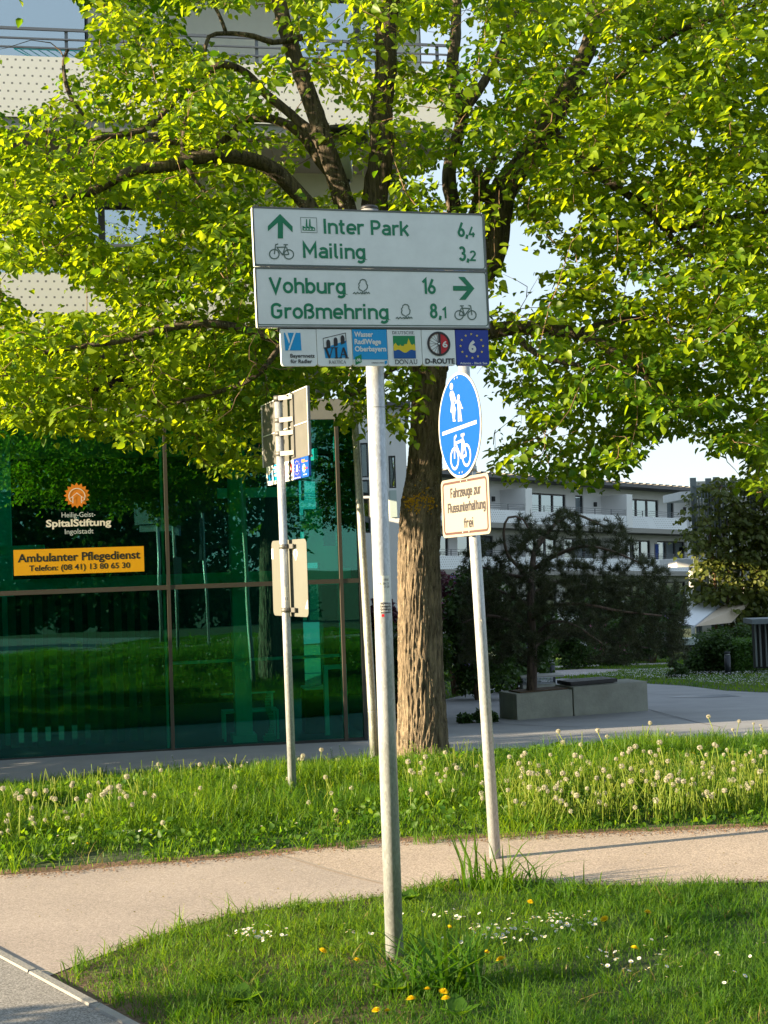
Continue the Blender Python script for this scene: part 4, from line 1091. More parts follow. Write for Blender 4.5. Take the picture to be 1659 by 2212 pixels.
# ---- left signpost seen from the back
b3 = G(632.5, 1712); t3 = P(601, 858, b3.y)
R3 = thing('rear_facing_signpost', 'galvanised signpost seen from behind with two stacked aluminium boards and a rounded grey panel', 'signpost', tuple(b3))
PR3 = .031
def on3(z): return b3.lerp(t3, (z - b3.z) / (t3.z - b3.z))
m_ = MB(); m_.tube([b3 - Vector((0, 0, .3)), t3], PR3, 32); m_.build('pole', GALV, R3)
m_ = MB(); m_.tube([t3 - Vector((0, 0, .035)), t3 + Vector((0, 0, .012))], PR3 + .004, 24); m_.build('pole_cap', BLACK, R3)
Th3 = R(69.5); n3 = Vector((-math.sin(Th3), -math.cos(Th3), 0))
zt3 = P(601, 851, b3.y).z; zb3 = P(606, 995, b3.y).z; zm3 = (zt3 + zb3) / 2
cc = on3(zm3) - n3 * (PR3 + .045); f3 = frame(Vector((cc.x, cc.y, 0)), Th3)
uL, uR = u_at(f3, 567.5, zm3), u_at(f3, 667, zm3)
for a, c, lab in ((zm3, zt3, 'upper aluminium board seen from its back'), (zb3, zm3, 'lower aluminium board seen from its back')):
    m_ = MB(); plate(m_, f3, rrect(uL, a + .001, uR, c - .001, .004, 2), -.014, .0)
    ob = m_.build('direction_board', ALU, R3); ob['label'] = lab
    m_ = MB(); plate(m_, f3, rrect(uL, a + .001, uL + .008, c - .001), .0005, .008); plate(m_, f3, rrect(uR - .008, a + .001, uR, c - .001), .0005, .008); plate(m_, f3, rrect(uL + .009, c - .008, uR - .009, c - .001), .0005, .006)
    m_.build('board_rim', EDGE, ob)
m_ = MB(); plate(m_, f3, rrect(.075, zb3 + .015, .15, zt3 - .02), .001, .012); m_.build('mounting_rail', ALU, R3)
for z in (zt3 - .035, zm3 + .05, zm3 - .05, zb3 + .05):
    c = on3(z); m_ = MB(); m_.tube([c - Vector((0, 0, .017)), c + Vector((0, 0, .017))], PR3 + .005, 24)
    pB0 = f3(.03, z, .085); 
    m_.add([f3(.03, z - .017, .09), f3(.08, z - .017, .05), f3(.15, z - .017, .016), f3(.15, z + .017, .016), f3(.08, z + .017, .05), f3(.03, z + .017, .09),
            f3(.03, z - .017, .086), f3(.08, z - .017, .046), f3(.15, z - .017, .0125), f3(.15, z + .017, .0125), f3(.08, z + .017, .046), f3(.03, z + .017, .086)],
           [(0, 1, 4, 5), (1, 2, 3, 4), (6, 11, 10, 7), (7, 10, 9, 8), (5, 4, 10, 11), (4, 3, 9, 10), (0, 6, 7, 1), (1, 7, 8, 2), (2, 8, 9, 3)])
    cl = m_.build('clamp', ALU, R3)
    m_ = MB(); bolt(m_, lambda x, y, h: f3(x, y, h), .135, z, .0165, .007); m_.build('bolt', BLACK, cl)
ppw = (u_at(f3, 668, zb3 - .07) - u_at(f3, 577, zb3 - .07)) / 6
for k, kind in enumerate(['via', 'wasser', 'donau', 'route', 'euro', 'sun']):
    make_plate(R3, f3, u_at(f3, 577, zb3 - .07) + k * ppw, zb3 - .001, .15, kind, sx=ppw / .151, h0=-.014, label={'via': 'small white plate with black arches', 'wasser': 'small cyan plate', 'donau': 'small plate half hidden by the pole', 'route': 'small white plate with a half red wheel', 'euro': 'small navy plate with stars', 'sun': 'small blue plate with a yellow sun'}[kind])
m_ = MB(); plate(m_, f3, rrect(uL + .08, zb3 - .010, uR, zb3 + .006), -.022, -.0145); m_.build('carrier_rail', ALU, R3)
Th4 = R(63); n4 = Vector((-math.sin(Th4), -math.cos(Th4), 0))
z40 = P(622, 1332, b3.y).z; z41 = P(617, 1166, b3.y).z
c4 = on3((z40 + z41) / 2) - n4 * (PR3 + .02); f4 = frame(Vector((c4.x, c4.y, 0)), Th4)
vL, vR = u_at(f4, 588.5, (z40 + z41) / 2), u_at(f4, 664, (z40 + z41) / 2)
m_ = MB(); plate(m_, f4, rrect(vL, z40, vR, z41, .04, 6), -.003, 0); gp = m_.build('rounded_panel', GREYPANEL, R3)
pr = Print(lambda x, y, h: f4(x, y, .0006 + h), [WHITEP], .0008)
pr.poly([(.10, z41 - .05), (.145, z41 - .105), (.10, z41 - .16), (.055, z41 - .105)], WHITEP); pr.rect(.09, z41 - .13, .11, z41 - .08, GREYPANEL, 2); pr.build('decal', gp); pr = Print(lambda x, y, h: f4(x, y, .0006 + h), [WHITEP], .0008)
pr.poly([(vR - .005, z40 + .06), (vR - .005, z40 + .13), (vR - .055, z40 + .06)], WHITEP); pr.build('decal', gp); pr = Print(lambda x, y, h: f4(x, y, .0006 + h), [WHITEP], .0008); pr.rect(vL + .002, z41 - .14, vL + .035, z41 - .06, WHITEP)
pr.build('decal', gp)
for z in (z41 - .05, z40 + .05):
    c = on3(z); m_ = MB(); m_.tube([c - Vector((0, 0, .017)), c + Vector((0, 0, .017))], PR3 + .005, 24)
    m_.box(-.03, .09, -.012, .0, -.017, .017, 0, Matrix.Translation(f4(.02, z, .016)) @ Matrix.Rotation(-Th4, 4, 'Z')); m_.build('clamp', ALU, R3)
zq = P(618, 1282, b3.y).z; cq = on3(zq); m_ = MB()
fq = lambda x, y, h: Vector((cq.x + (PR3 + .001 + h) * math.sin(x / PR3), cq.y - (PR3 + .001 + h) * math.cos(x / PR3), zq + y))
patch(m_, fq, -.012, .026, -.06, .05, .0, 6); sk_ = m_.build('sticker', mat('sticker_grey', (.52, .54, .52), .5), R3)
pr = Print(fq, [BLACK]); 
for yy in (.03, .015, 0, -.015): pr.rect(-.006, yy, .018, yy + .006, TXD)
pr.rect(0, -.05, .018, -.028, TXD); pr.build('print', sk_)

# ---- lamp post behind, next to the tree
b5 = G(811, 1622); b5.y = 13.3; b5 = P(811, 1622, 13.3); b5.z = T(13.3, b5.x)
t5 = P(770, 960, 13.2); top5 = b5 + (t5 - b5) * 1.75
R5 = thing('street_lamp', 'slender galvanised lamp post leaning slightly between the foreground pole and the tree', 'street lamp', tuple(b5))
m_ = MB(); m_.tube([b5 - Vector((0, 0, .2)), b5 + (top5 - b5) * .12, b5 + (top5 - b5) * .5, top5], [.043, .042, .036, .030], 20); m_.build('pole', galv('galvanised_dull', (.36, .38, .36), .5, .7, .35), R5)
m_ = MB(); m_.tube([top5, top5 + Vector((0, 0, .10))], [.06, .09], 16); m_.build('lamp_socket', DARKMETAL, R5); m_ = MB(); m_.tube([top5 + Vector((0, 0, .50)), top5 + Vector((0, 0, .56)), top5 + Vector((0, 0, .60))], [.28, .28, .08], 24); m_.build('lamp_cap', DARKMETAL, R5)
m_ = MB(); m_.tube([top5 + Vector((0, 0, .10)), top5 + Vector((0, 0, .50))], .11, 20); m_.build('lamp_glass', mat('lamp_frosted', (.6, .62, .62), .2), R5)
m_ = MB(); c = b5.lerp(top5, .12); m_.tube([c - Vector((0, 0, .003)), c + Vector((0, 0, .003))], .0435, 20); m_.build('door_band', GALV, R5)

# ================================================================== FOLIAGE TOOLS
def norm(a): return a / np.maximum(np.linalg.norm(a, axis=-1, keepdims=True), 1e-9)
LEAF2 = np.array([(0, 0, 0), (.30, .06, 1), (.46, .34, 1), (.30, .72, 1), (0, 1.08, 0), (-.30, .72, 1), (-.46, .34, 1), (-.30, .06, 1)])
LEAFF = [(0, 1, 2, 3, 4), (0, 4, 5, 6, 7)]
def leaf_verts(p, d, n, size, fold=.16):
    """p base points, d tip directions, n normals (n x 3)"""
    d = norm(d); s = norm(np.cross(d, n)); n = np.cross(s, d)
    size = size[:, None, None]
    x = LEAF2[None, :, 0, None]; y = LEAF2[None, :, 1, None]; f = (np.abs(LEAF2[:, 0]) * fold * 2)[None, :, None]
    curl = (-.16 * LEAF2[:, 1] ** 2)[None, :, None]
    return p[:, None, :] + size * (x * s[:, None, :] + y * d[:, None, :] + (f + curl) * n[:, None, :])
def rnd(n, s=1.0): return RNG.normal(0, s, (n, 3))
def leaves(name, p, size, parent, m, down=.5, up=(0, 0, 1), out=None, spread=.6, sz=.25, tint=None):
    n = len(p)
    d = rnd(n) * np.array([1, 1, .5]); d = norm(d); d[:, 2] -= down
    if out is not None: d += out * .5
    nn = np.array(up)[None, :] + rnd(n, spread)
    V = leaf_verts(p, d, nn, size * RNG.uniform(1 - sz, 1 + sz, n))
    return np_mesh(name, V, 8, LEAFF, m, parent, tint)

class Skel:
    def __init__(s): s.p = []; s.r = []; s.d = []
    def limb(s, pts, r0, r1, step=.1):
        """smooth limb through points, returns sampled list"""
        out = []; n = len(pts)
        for i in range(n - 1):
            a = pts[max(i - 1, 0)]; b = pts[i]; c = pts[i + 1]; d = pts[min(i + 2, n - 1)]
            k = max(2, int((c - b).length / step))
            for j in range(k):
                t = j / k
                out.append(.5 * ((2 * b) + (c - a) * t + (2 * a - 5 * b + 4 * c - d) * t * t + (-a + 3 * b - 3 * c + d) * t ** 3))
        out.append(pts[-1])
        m = len(out); rad = [r0 + (r1 - r0) * (i / (m - 1)) for i in range(m)]
        for i in range(m):
            s.p.append(tuple(out[i])); s.r.append(rad[i]); dd = (out[min(i + 1, m - 1)] - out[max(i - 1, 0)]).normalized(); s.d.append(tuple(dd))
        return out, rad
def grow(sk, targets, step=.14, twig_mb=None, droop=.05, wob=.18, rmin=.0035, maxlen=3.5, sides=4):
    """twigs from the skeleton to each target; returns list of paths"""
    P0 = np.array(sk.p); paths = []
    targets = np.array(targets)
    dist = np.array([np.min(np.sum((P0 - t) ** 2, 1)) for t in targets]); order = np.argsort(dist)
    buf = np.zeros((len(P0) + len(targets) * 30, 3)); buf[:len(P0)] = P0; n = len(P0)
    dirs = np.zeros_like(buf); dirs[:n] = np.array(sk.d)
    for ti in order:
        t = targets[ti]
        q = buf[:n] - t; d2 = np.einsum('ij,ij->i', q, q)
        i = int(np.argmin(d2 + .15 * np.maximum(0, buf[:n, 2] - t[2])))
        a = buf[i].copy(); L = math.sqrt(d2[i])
        if L > maxlen or L < .1: continue
        k = max(3, int(L / step)); dd = dirs[i]; c = a + dd * L * .35 + RNG.normal(0, wob * L * .35, 3)
        pts = [a]
        for j in range(1, k + 1):
            u = j / k; p = (1 - u) ** 2 * a + 2 * u * (1 - u) * c + u * u * t + RNG.normal(0, .012, 3); p[2] -= droop * u * u * L
            pts.append(p)
        pts = np.array(pts)
        m = len(pts) - 1
        if n + m > len(buf): break
        buf[n:n + m] = pts[1:]; dirs[n:n + m] = norm(np.diff(pts, axis=0)); n += m
        paths.append(pts)
        if twig_mb is not None:
            r0 = min(.022, rmin + .006 * L); twig_mb.tube([Vector(p) for p in pts], [r0 + (rmin * .5 - r0) * j / m for j in range(m + 1)], sides if L > .8 else 3, 0, False)
    return paths
def path_leaves(paths, tail=.8, gap=.055, off=.045, side=.28, nside=2):
    """leaf positions along the end of each path and on short side twigs"""
    P_, D_ = [], []
    for pts in paths:
        seg = np.linalg.norm(np.diff(pts, axis=0), axis=1); L = seg.sum(); cum = np.concatenate([[0], np.cumsum(seg)])
        st = max(0.05, L - tail); ts = np.arange(st, L, gap)
        if len(ts) == 0: continue
        ts = ts + RNG.normal(0, gap * .3, len(ts))
        pos = np.stack([np.interp(ts, cum, pts[:, k]) for k in range(3)], 1)
        d = norm(pts[-1] - pts[-2])
        s = norm(np.cross(d, [0, 0, 1.0])) if abs(d[2]) < .95 else np.array([1.0, 0, 0])
        sg = np.where(np.arange(len(ts)) % 2 == 0, 1, -1)[:, None]
        P_.append(pos + s * sg * off + RNG.normal(0, .015, pos.shape)); D_.append(s * sg + d * .4 + 0 * pos)
        for q in range(nside):
            t0 = RNG.uniform(st, L); b = np.array([np.interp(t0, cum, pts[:, k]) for k in range(3)])
            sd = norm(s * RNG.choice([-1, 1]) + d * .6 + RNG.normal(0, .3, 3)); n2 = int(side / gap) + 1
            uu = (np.arange(1, n2 + 1) * gap)[:, None]; pos = b + sd * uu; pos[:, 2] -= (uu[:, 0] ** 2) * .3
            s2 = norm(np.cross(sd, [0, 0, 1.0])); sg = np.where(np.arange(n2) % 2 == 0, 1, -1)[:, None]
            P_.append(pos + s2 * sg * off); D_.append(s2 * sg + sd * .4 + 0 * pos)
    return np.concatenate(P_), np.concatenate(D_)

_gw = RNG.normal(0, 1, (64, 64))
def vnoise(x, y, f):
    u = (x * f + 1000) % 64; v = (y * f + 1000) % 64; i = u.astype(int); j = v.astype(int); a = u - i; b = v - j
    a = a * a * (3 - 2 * a); b = b * b * (3 - 2 * b); i2 = (i + 1) % 64; j2 = (j + 1) % 64
    return (_gw[i, j] * (1 - a) + _gw[i2, j] * a) * (1 - b) + (_gw[i, j2] * (1 - a) + _gw[i2, j2] * a) * b
# ================================================================== THE LINDEN
TY = 13.0
tb = P(913, 1632, TY); tb.z = T(TY, tb.x) - .02
LIN = thing('linden_tree', 'large linden with a thick grooved trunk and sunlit yellow green crown spreading over the signs', 'tree', tuple(tb))
px = 3000 / TY
def Q(x, y, Y=TY): return P(x, y, Y)
sk = Skel(); limbs = []
trunk_px = [(915, 1690, 120), (914, 1640, 112), (911, 1600, 106), (910, 1540, 102), (908, 1480, 100), (906, 1380, 97), (905, 1280, 95), (904, 1200, 92), (907, 1140, 93), (911, 1080, 90), (916, 1030, 80), (921, 960, 74), (925, 900, 72), (928, 830, 74), (930, 780, 78)]
mb = MB(); pts = [Q(x, y) for x, y, w in trunk_px]
fine = []; rad = []
for i in range(len(pts) - 1):
    for j in range(14):
        t = j / 14; fine.append(pts[i].lerp(pts[i + 1], t)); rad.append((trunk_px[i][2] * (1 - t) + trunk_px[i + 1][2] * t) / px / 2)
fine.append(pts[-1]); rad.append(trunk_px[-1][2] / px / 2)
# trunk with ridged bark: displaced rings
NS = 260
def ridged(mb, pts, rad, ns=NS, amp=.011):
    vs = []
    t = np.linspace(0, 2 * math.pi, ns, endpoint=False)
    for i, p in enumerate(pts):
        z = p.z
        u = t * rad[i] * 34 + .5 * math.sin(z * 1.7) + 7; tw = u * 1.5 + .5 * vnoise(t * 1.5, 0 * t + z * 1.3, 1)
        n1 = 1 - 2.2 * np.abs(vnoise(tw, 0 * t + z * 3.2, 1)); n2 = 1 - 2 * np.abs(vnoise(tw * 1.7 + 11, 0 * t + z * 13, 1)); n3 = vnoise(tw * 2.6, 0 * t + z * 30, 1)
        h = np.clip(n1, -1, 1) * .5 + np.clip(n2, -1, 1) * .45 + n3 * .22
        low = .045 * np.sin(2 * t + z * .9) + .03 * np.sin(3 * t + 1.3 - z * 1.4) + .03 * vnoise(t * 1.2 + 3, 0 * t + z * 1.1, 1)
        fade = np.clip(np.minimum(t, 2 * math.pi - t) / .3, 0, 1)
        r = rad[i] * (1 + low * fade) + amp * (h * fade - .3)
        for k in range(ns): a = t[k] + math.pi / 2; vs.append(p + Vector((math.cos(a) * r[k], math.sin(a) * r[k], 0)))
    fs = [(i * ns + k, i * ns + (k + 1) % ns, (i + 1) * ns + (k + 1) % ns, (i + 1) * ns + k) for i in range(len(pts) - 1) for k in range(ns)]
    mb.add(vs, fs, 0, True)
ridged(mb, fine, rad)
fine2 = [fine[0] + Vector((0, 0, -.2)), fine[0]]
mb.build('trunk', BARK, LIN)
m_ = MB()   # lichen clumps below the old pruning scar
for _ in range(260):
    x = random.gauss(0, 1); 
    X_, Y_ = random.choice([(884, 1075), (915, 1078), (900, 1092), (893, 1085), (925, 1090)])
    X_ += random.gauss(0, 9); Y_ += random.gauss(0, 12)
    if not (868 < X_ < 946 and 1040 < Y_ < 1125): continue
    rr = 46 / px; dx = (X_ - 908) / px; yy = -math.sqrt(max(0, (rr * 1.0) ** 2 - dx * dx)); c = Q(908, Y_) + Vector((dx, yy, 0))
    s_ = random.uniform(.006, .017)
    m_.tube([c + Vector((random.uniform(-.4, .4), 1, 0)).normalized() * .012, c - Vector((0, 1, 0)) * s_ * .8], [s_, s_ * .4], 5)
tag(m_.build('lichen', YLICHEN, LIN), kind='stuff')
m_ = MB()   # burl around the scar
for (X_, Y_, w) in ((890, 1062, 20), (925, 1066, 17), (908, 1052, 20)):
    c = Q(X_, Y_) + Vector((0, -.13, 0)); m_.tube([c + Vector((0, .10, -.10)), c + Vector((0, .02, -.05)), c + Vector((0, -.01, 0)), c + Vector((0, .03, .05)), c + Vector((0, .12, .1))], [.03, w / px * .9, w / px, w / px * .8, .03], 14, 0, True, True, .12)
m_.build('burl', BARK, LIN)
for a, r in zip(fine[::2], rad[::2]): sk.p.append(tuple(a)); sk.r.append(r); sk.d.append((0, 0, 1))
for i in range(len(sk.p)): pass
sk.p = sk.p[-12:]; sk.r = sk.r[-12:]; sk.d = sk.d[-12:]
def limb(pp, w0, w1, lump=.10, name='branch', sides=14, mt=None):
    pts = [Q(x, y, Y) for x, y, Y in pp]
    k_ = 1.22 if w0 > 12 else 1.4
    out, rad = sk.limb(pts, w0 / px / 2 * k_, w1 / px / 2 * k_, .07)
    out = [o_ + Vector((.014 * math.sin(i_ * .55 + w0), .01 * math.sin(i_ * .8), .012 * math.sin(i_ * .43 + 2))) for i_, o_ in enumerate(out)]
    m_ = MB(); m_.tube(out, rad, sides, 0, True, True, lump * 1.5); return m_.build(name, mt or SHADEBARK, LIN)
limb([(928, 800, 13), (945, 720, 13), (1000, 640, 13), (1055, 560, 13), (1072, 480, 13.05), (1090, 415, 13.1), (1130, 350, 13.2), (1190, 260, 13.4), (1235, 180, 13.6), (1275, 80, 13.8), (1300, -60, 14)], 66, 24)
limb([(930, 790, 13), (890, 700, 12.9), (850, 600, 12.8), (822, 500, 12.7), (815, 440, 12.7), (822, 330, 12.6), (824, 230, 12.6), (833, 120, 12.6), (842, 20, 12.6), (850, -120, 12.6)], 50, 34, .14)
limb([(915, 775, 13), (860, 660, 12.8), (790, 540, 12.7), (748, 440, 12.6), (712, 350, 12.5), (688, 260, 12.5), (655, 180, 12.5), (628, 90, 12.5), (600, 0, 12.5), (560, -100, 12.4)], 44, 22)
limb([(905, 770, 13), (800, 640, 12.7), (700, 500, 12.4), (640, 412, 12.3), (580, 362, 12.2), (510, 336, 12.0), (440, 338, 11.9), (360, 362, 11.8), (280, 372, 11.7), (200, 410, 11.6), (110, 440, 11.5)], 40, 12)
limb([(735, 420, 12.6), (690, 300, 12.5), (640, 262, 12.6), (585, 215, 12.6), (535, 156, 12.5), (478, 137, 12.4), (440, 160, 12.4), (405, 190, 12.3), (360, 240, 12.2), (300, 280, 12.1), (200, 300, 12.0)], 20, 8)
limb([(720, 380, 12.8), (650, 290, 13), (585, 259, 13.2), (525, 262, 13.3), (495, 290, 13.3), (440, 320, 13.4), (330, 300, 13.5)], 22, 9)
limb([(655, 82, 12.4), (590, 90, 12.3), (546, 76, 12.2), (488, 70, 12.2), (452, 80, 12.1), (444, 125, 12.1), (425, 152, 12.1)], 10, 5, .05, sides=8)
limb([(488, 70, 12.2), (470, 30, 12.2), (440, -20, 12.2)], 6, 4, .05, sides=6)
limb([(405, 255, 12.2), (398, 330, 12.1), (420, 390, 12.0), (445, 425, 11.9), (440, 480, 11.9)], 9, 4, .05, sides=6)
limb([(175, 255, 12), (150, 200, 11.9), (140, 130, 11.9), (146, 105, 11.9)], 8, 4, .05, sides=6)
limb([(940, 770, 13), (985, 690, 13.3), (1000, 590, 13.5), (985, 480, 13.6), (972, 390, 13.6), (985, 300, 13.7), (1000, 230, 13.7), (975, 140, 13.7), (988, 40, 13.8), (985, -80, 13.8)], 34, 18)
limb([(1000, 590, 13.5), (1020, 470, 13.5), (1050, 392, 13.4), (1070, 330, 13.4)], 24, 14)
limb([(1000, 235, 13.7), (1035, 195, 13.8), (1062, 150, 13.9), (1100, 60, 14.1), (1150, -40, 14.2)], 20, 10)
limb([(1052, 430, 12.95), (1040, 400, 12.85), (1026, 370, 12.75)], 30, 24, .08)
limb([(935, 800, 13), (990, 735, 12.9), (1080, 712, 12.7), (1160, 712, 12.5), (1240, 716, 12.4), (1300, 742, 12.2), (1360, 790, 12.0), (1430, 840, 11.8)], 36, 10)
limb([(1100, 712, 12.7), (1130, 740, 12.5), (1180, 770, 12.3), (1250, 790, 12.1)], 14, 7)
limb([(1185, 270, 13.4), (1240, 330, 13.2), (1310, 392, 13.0), (1385, 440, 12.9), (1440, 500, 12.8), (1500, 560, 12.7)], 22, 8)
limb([(1440, 500, 12.8), (1500, 485, 12.7), (1570, 470, 12.6), (1680, 455, 12.4)], 14, 6)
limb([(1215, 230, 13.5), (1300, 190, 13.4), (1390, 120, 13.2), (1480, 60, 13.0), (1600, 20, 12.8)], 18, 8)
limb([(1240, 720, 12.4), (1350, 690, 12.8), (1460, 700, 13.2), (1600, 720, 13.5)], 14, 6)
limb([(868, 700, 12.9), (780, 750, 12.3), (680, 760, 11.9), (560, 720, 11.6), (400, 700, 11.4), (250, 740, 11.3), (100, 760, 11.2)], 22, 7)
limb([(640, 700, 11.7), (560, 800, 11.5), (470, 850, 11.5), (380, 870, 11.4)], 10, 5)
limb([(910, 760, 13), (860, 790, 12.4), (810, 830, 12.0), (760, 850, 11.8)], 12, 5)

# where the crown has holes (photo view): ellipses cx, cy, rx, ry
GAPS = [(70, 70, 150, 135), (40, 190, 110, 50), (470, 60, 90, 60), (560, 60, 40, 80), (262, 485, 75, 62), (120, 640, 110, 42), (90, 600, 90, 25), (200, 655, 40, 25),
        (640, 215, 70, 45), (720, 240, 50, 28), (690, 375, 70, 45), (590, 330, 40, 25), (730, 60, 35, 90), (960, 390, 30, 60), (1010, 50, 36, 60), (925, 95, 50, 60), (930, 240, 40, 32),
        (1130, 640, 60, 52), (1120, 560, 42, 80), (1185, 560, 40, 28), (1078, 900, 48, 52), (1200, 935, 40, 22), (1460, 1000, 65, 45), (1110, 500, 36, 34), (1050, 185, 28, 40),
        (700, 940, 38, 60), (1570, 1000, 50, 26), (1300, 900, 30, 22), (1360, 620, 35, 20), (1230, 470, 30, 30), (1255, 100, 30, 30), (1500, 300, 30, 22), (250, 820, 40, 14), (1590, 900, 30, 20)]
BOT = [(-400, 900), (0, 935), (60, 925), (130, 960), (200, 930), (240, 960), (300, 975), (340, 1000), (390, 960), (450, 1045), (500, 1020), (550, 1050), (585, 990), (620, 900), (680, 870), (700, 870), (735, 910), (770, 960), (800, 930), (840, 960), (880, 970), (905, 950), (925, 870), (935, 780), (1000, 800), (1040, 960), (1075, 1040), (1130, 1050), (1200, 1058), (1260, 1062), (1310, 1060), (1370, 1010), (1420, 950), (1480, 940), (1540, 985), (1580, 1040), (1620, 1090), (1700, 1100), (2100, 1050)]
bx, by = zip(*BOT)
def in_gap(x, y, grow_=1.0):
    g = np.zeros(len(x), bool)
    for cx, cy, rx, ry in GAPS: g |= ((x - cx) / (rx * grow_)) ** 2 + ((y - cy) / (ry * grow_)) ** 2 < 1
    return g
TG = []
N1 = 7600
xs = RNG.uniform(-260, 1900, N1); ys = RNG.uniform(-160, 1080, N1)
Ys = np.clip(RNG.normal(12.6, 1.3, N1), 10.3, 15.5)
bot = np.interp(xs, bx, by)
ok = (ys < bot - 28) & ~in_gap(xs, ys, .92)
# lighter foliage in the middle where branches and balconies show
thin = (((xs - 700) / 230) ** 2 + ((ys - 250) / 260) ** 2 < 1) & (RNG.random(N1) < .55)
thin |= (((xs - 1150) / 160) ** 2 + ((ys - 700) / 330) ** 2 < 1) & (RNG.random(N1) < .40)
thin |= (((xs - 150) / 220) ** 2 + ((ys - 200) / 170) ** 2 < 1) & (RNG.random(N1) < .55)
ok &= ~thin
# keep clear in front of the trunk and behind the signs where nothing shows
ok &= ~((xs > 925) & (xs < 1050) & (ys > 800) & (ys < 1000))
ok &= ~((xs > 560) & (xs < 1050) & (ys > 470) & (ys < 700) & (RNG.random(N1) < .55))
for x, y, Y in zip(xs[ok], ys[ok], Ys[ok]):
    if 540 < x < 720 and y > 780: Y = max(Y, 11.3)
    if 690 < x < 930 and y > 760: Y = min(max(Y, 11.2), 12.2)
    TG.append(tuple(Q(x, y, Y)))
# the rest of the crown, outside the frame
for _ in range(900):
    a = random.uniform(0, 6.283); rr = 5.6 * math.sqrt(random.random()); z = random.uniform(3.0, 10.8)
    if rr > 5.6 * math.sqrt(max(0, 1 - ((z - 5.5) / 5.6) ** 2)): continue
    p = Vector((tb.x + rr * math.cos(a), TY + rr * math.sin(a), z))
    X_, Y_, Z_ = project([p])
    if -150 < X_[0] < 1800 and Y_[0] > -150: continue
    TG.append(tuple(p))
top_pts = [Q(842, 20, 12.6), Q(850, -400, 12.8)]
limb([(850, -120, 12.6), (870, -300, 12.8), (900, -500, 13)], 30, 12); limb([(1300, -60, 14), (1350, -250, 14.2), (1380, -420, 14.2)], 22, 9); limb([(560, -100, 12.4), (480, -260, 12.3), (420, -400, 12.3)], 20, 8)
limb([(1600, 20, 12.8), (1800, -60, 12.8), (2000, -80, 12.8)], 8, 5, sides=6)
tw = MB()
paths = grow(sk, TG, twig_mb=tw, droop=.10, maxlen=3.2)
tag(tw.build('twigs', TWIGM, LIN), kind='stuff')
lp, ld = path_leaves(paths, .72, .042, .042, .30, 3)
X_, Y_, Z_ = project(lp)
inn = (X_ > -60) & (X_ < 1720) & (Y_ > -60)
keep = ~(in_gap(X_, Y_, .80) & inn & (RNG.random(len(lp)) < .88)) & ~((Y_ > np.interp(X_, bx, by) + 6) & inn)
keep &= ~((X_ > 935) & (X_ < 1045) & (Y_ > 790) & (Y_ < 1010))
keep &= inn | (RNG.random(len(lp)) < .6)
# the rear facing boards stand clear in the sun
bc = np.array([-.72, 10.25, 2.75]); sv = np.array(SUNV); rel = lp - bc; al = rel @ sv; pd = np.linalg.norm(rel - al[:, None] * sv, axis=1)
keep &= ~((pd < .62) & (al > -.3) & (al < 7) & (RNG.random(len(lp)) < .93))
# twigs stay sparse right in front of the big limbs, so that these show
LX, LY, LZ = project(np.array(sk.p)); lr = np.array(sk.r) * 3000 / LZ
zmap = np.zeros((500, 420))
for x_, y_, z_, r_ in zip(LX, LY, LZ, lr):
    if r_ < 4 or not (-30 < x_ < 1690 and -30 < y_ < 1080): continue
    q = int(r_ / 5 + 1); i, j = int(y_ / 5) + 20, int(x_ / 5) + 20
    zmap[max(i - q, 0):i + q + 1, max(j - q, 0):j + q + 1] = np.maximum(zmap[max(i - q, 0):i + q + 1, max(j - q, 0):j + q + 1], z_ + .1)
ii = np.clip((Y_ / 5).astype(int) + 20, 0, 499); jj = np.clip((X_ / 5).astype(int) + 20, 0, 419)
keep &= ~((Z_ < zmap[ii, jj]) & (RNG.random(len(lp)) < .68))
keep &= vnoise(lp[:, 0] * 1.6 + lp[:, 1], lp[:, 2] * 1.9, 1) > -1.15
lp, ld = lp[keep], ld[keep]
n = len(lp)
d = norm(ld) + rnd(n, .35); d[:, 2] -= .45
nn = np.array([-.30, -.22, 1.0]) + rnd(n, .42)
size = .063 * RNG.uniform(.55, 1.35, n)
X_, Y_, Z_ = project(lp)
vis = (X_ > 0) & (X_ < 1659) & (Y_ > 0)
idx = np.where(vis)[0]; order = idx[np.argsort(Z_[idx] / size[idx])][:300]
rest = np.ones(n, bool); rest[order] = False
V = leaf_verts(lp, d, nn, size)
print('linden leaves', n, 'targets', len(TG), 'paths', len(paths))
tint = np.clip(.5 + .20 * vnoise(lp[:, 0] * 1.1 + 5, lp[:, 2] * 1.3 + lp[:, 1] * .7, 1) + RNG.normal(0, .22, n), 0, 1)
tag(np_mesh('foliage', V[rest], 8, LEAFF, LINDEN, LIN, tint[rest]), kind='stuff')
lm = []
for q in range(4):
    z = np.zeros((1, 3)); v = leaf_verts(z, np.array([[0, 1.0, 0]]), np.array([[0, 0, 1.0]]), np.array([1.0]), .10 + .06 * q)
    o = np_mesh('leaf', v, 8, LEAFF, LINDEN, LIN, tint=[.15 + .25 * q]); lm.append(o)
for c, i in enumerate(order):
    o = lm[c] if c < 4 else lm[c % 4].copy()
    if c >= 4: COL.objects.link(o)
    dd = Vector(d[i]).normalized(); s_ = dd.cross(Vector(nn[i])).normalized(); n_ = s_.cross(dd)
    M = Matrix(((s_.x, dd.x, n_.x, lp[i][0]), (s_.y, dd.y, n_.y, lp[i][1]), (s_.z, dd.z, n_.z, lp[i][2]), (0, 0, 0, 1)))
    o.matrix_basis = M @ Matrix.Scale(float(size[i]), 4)

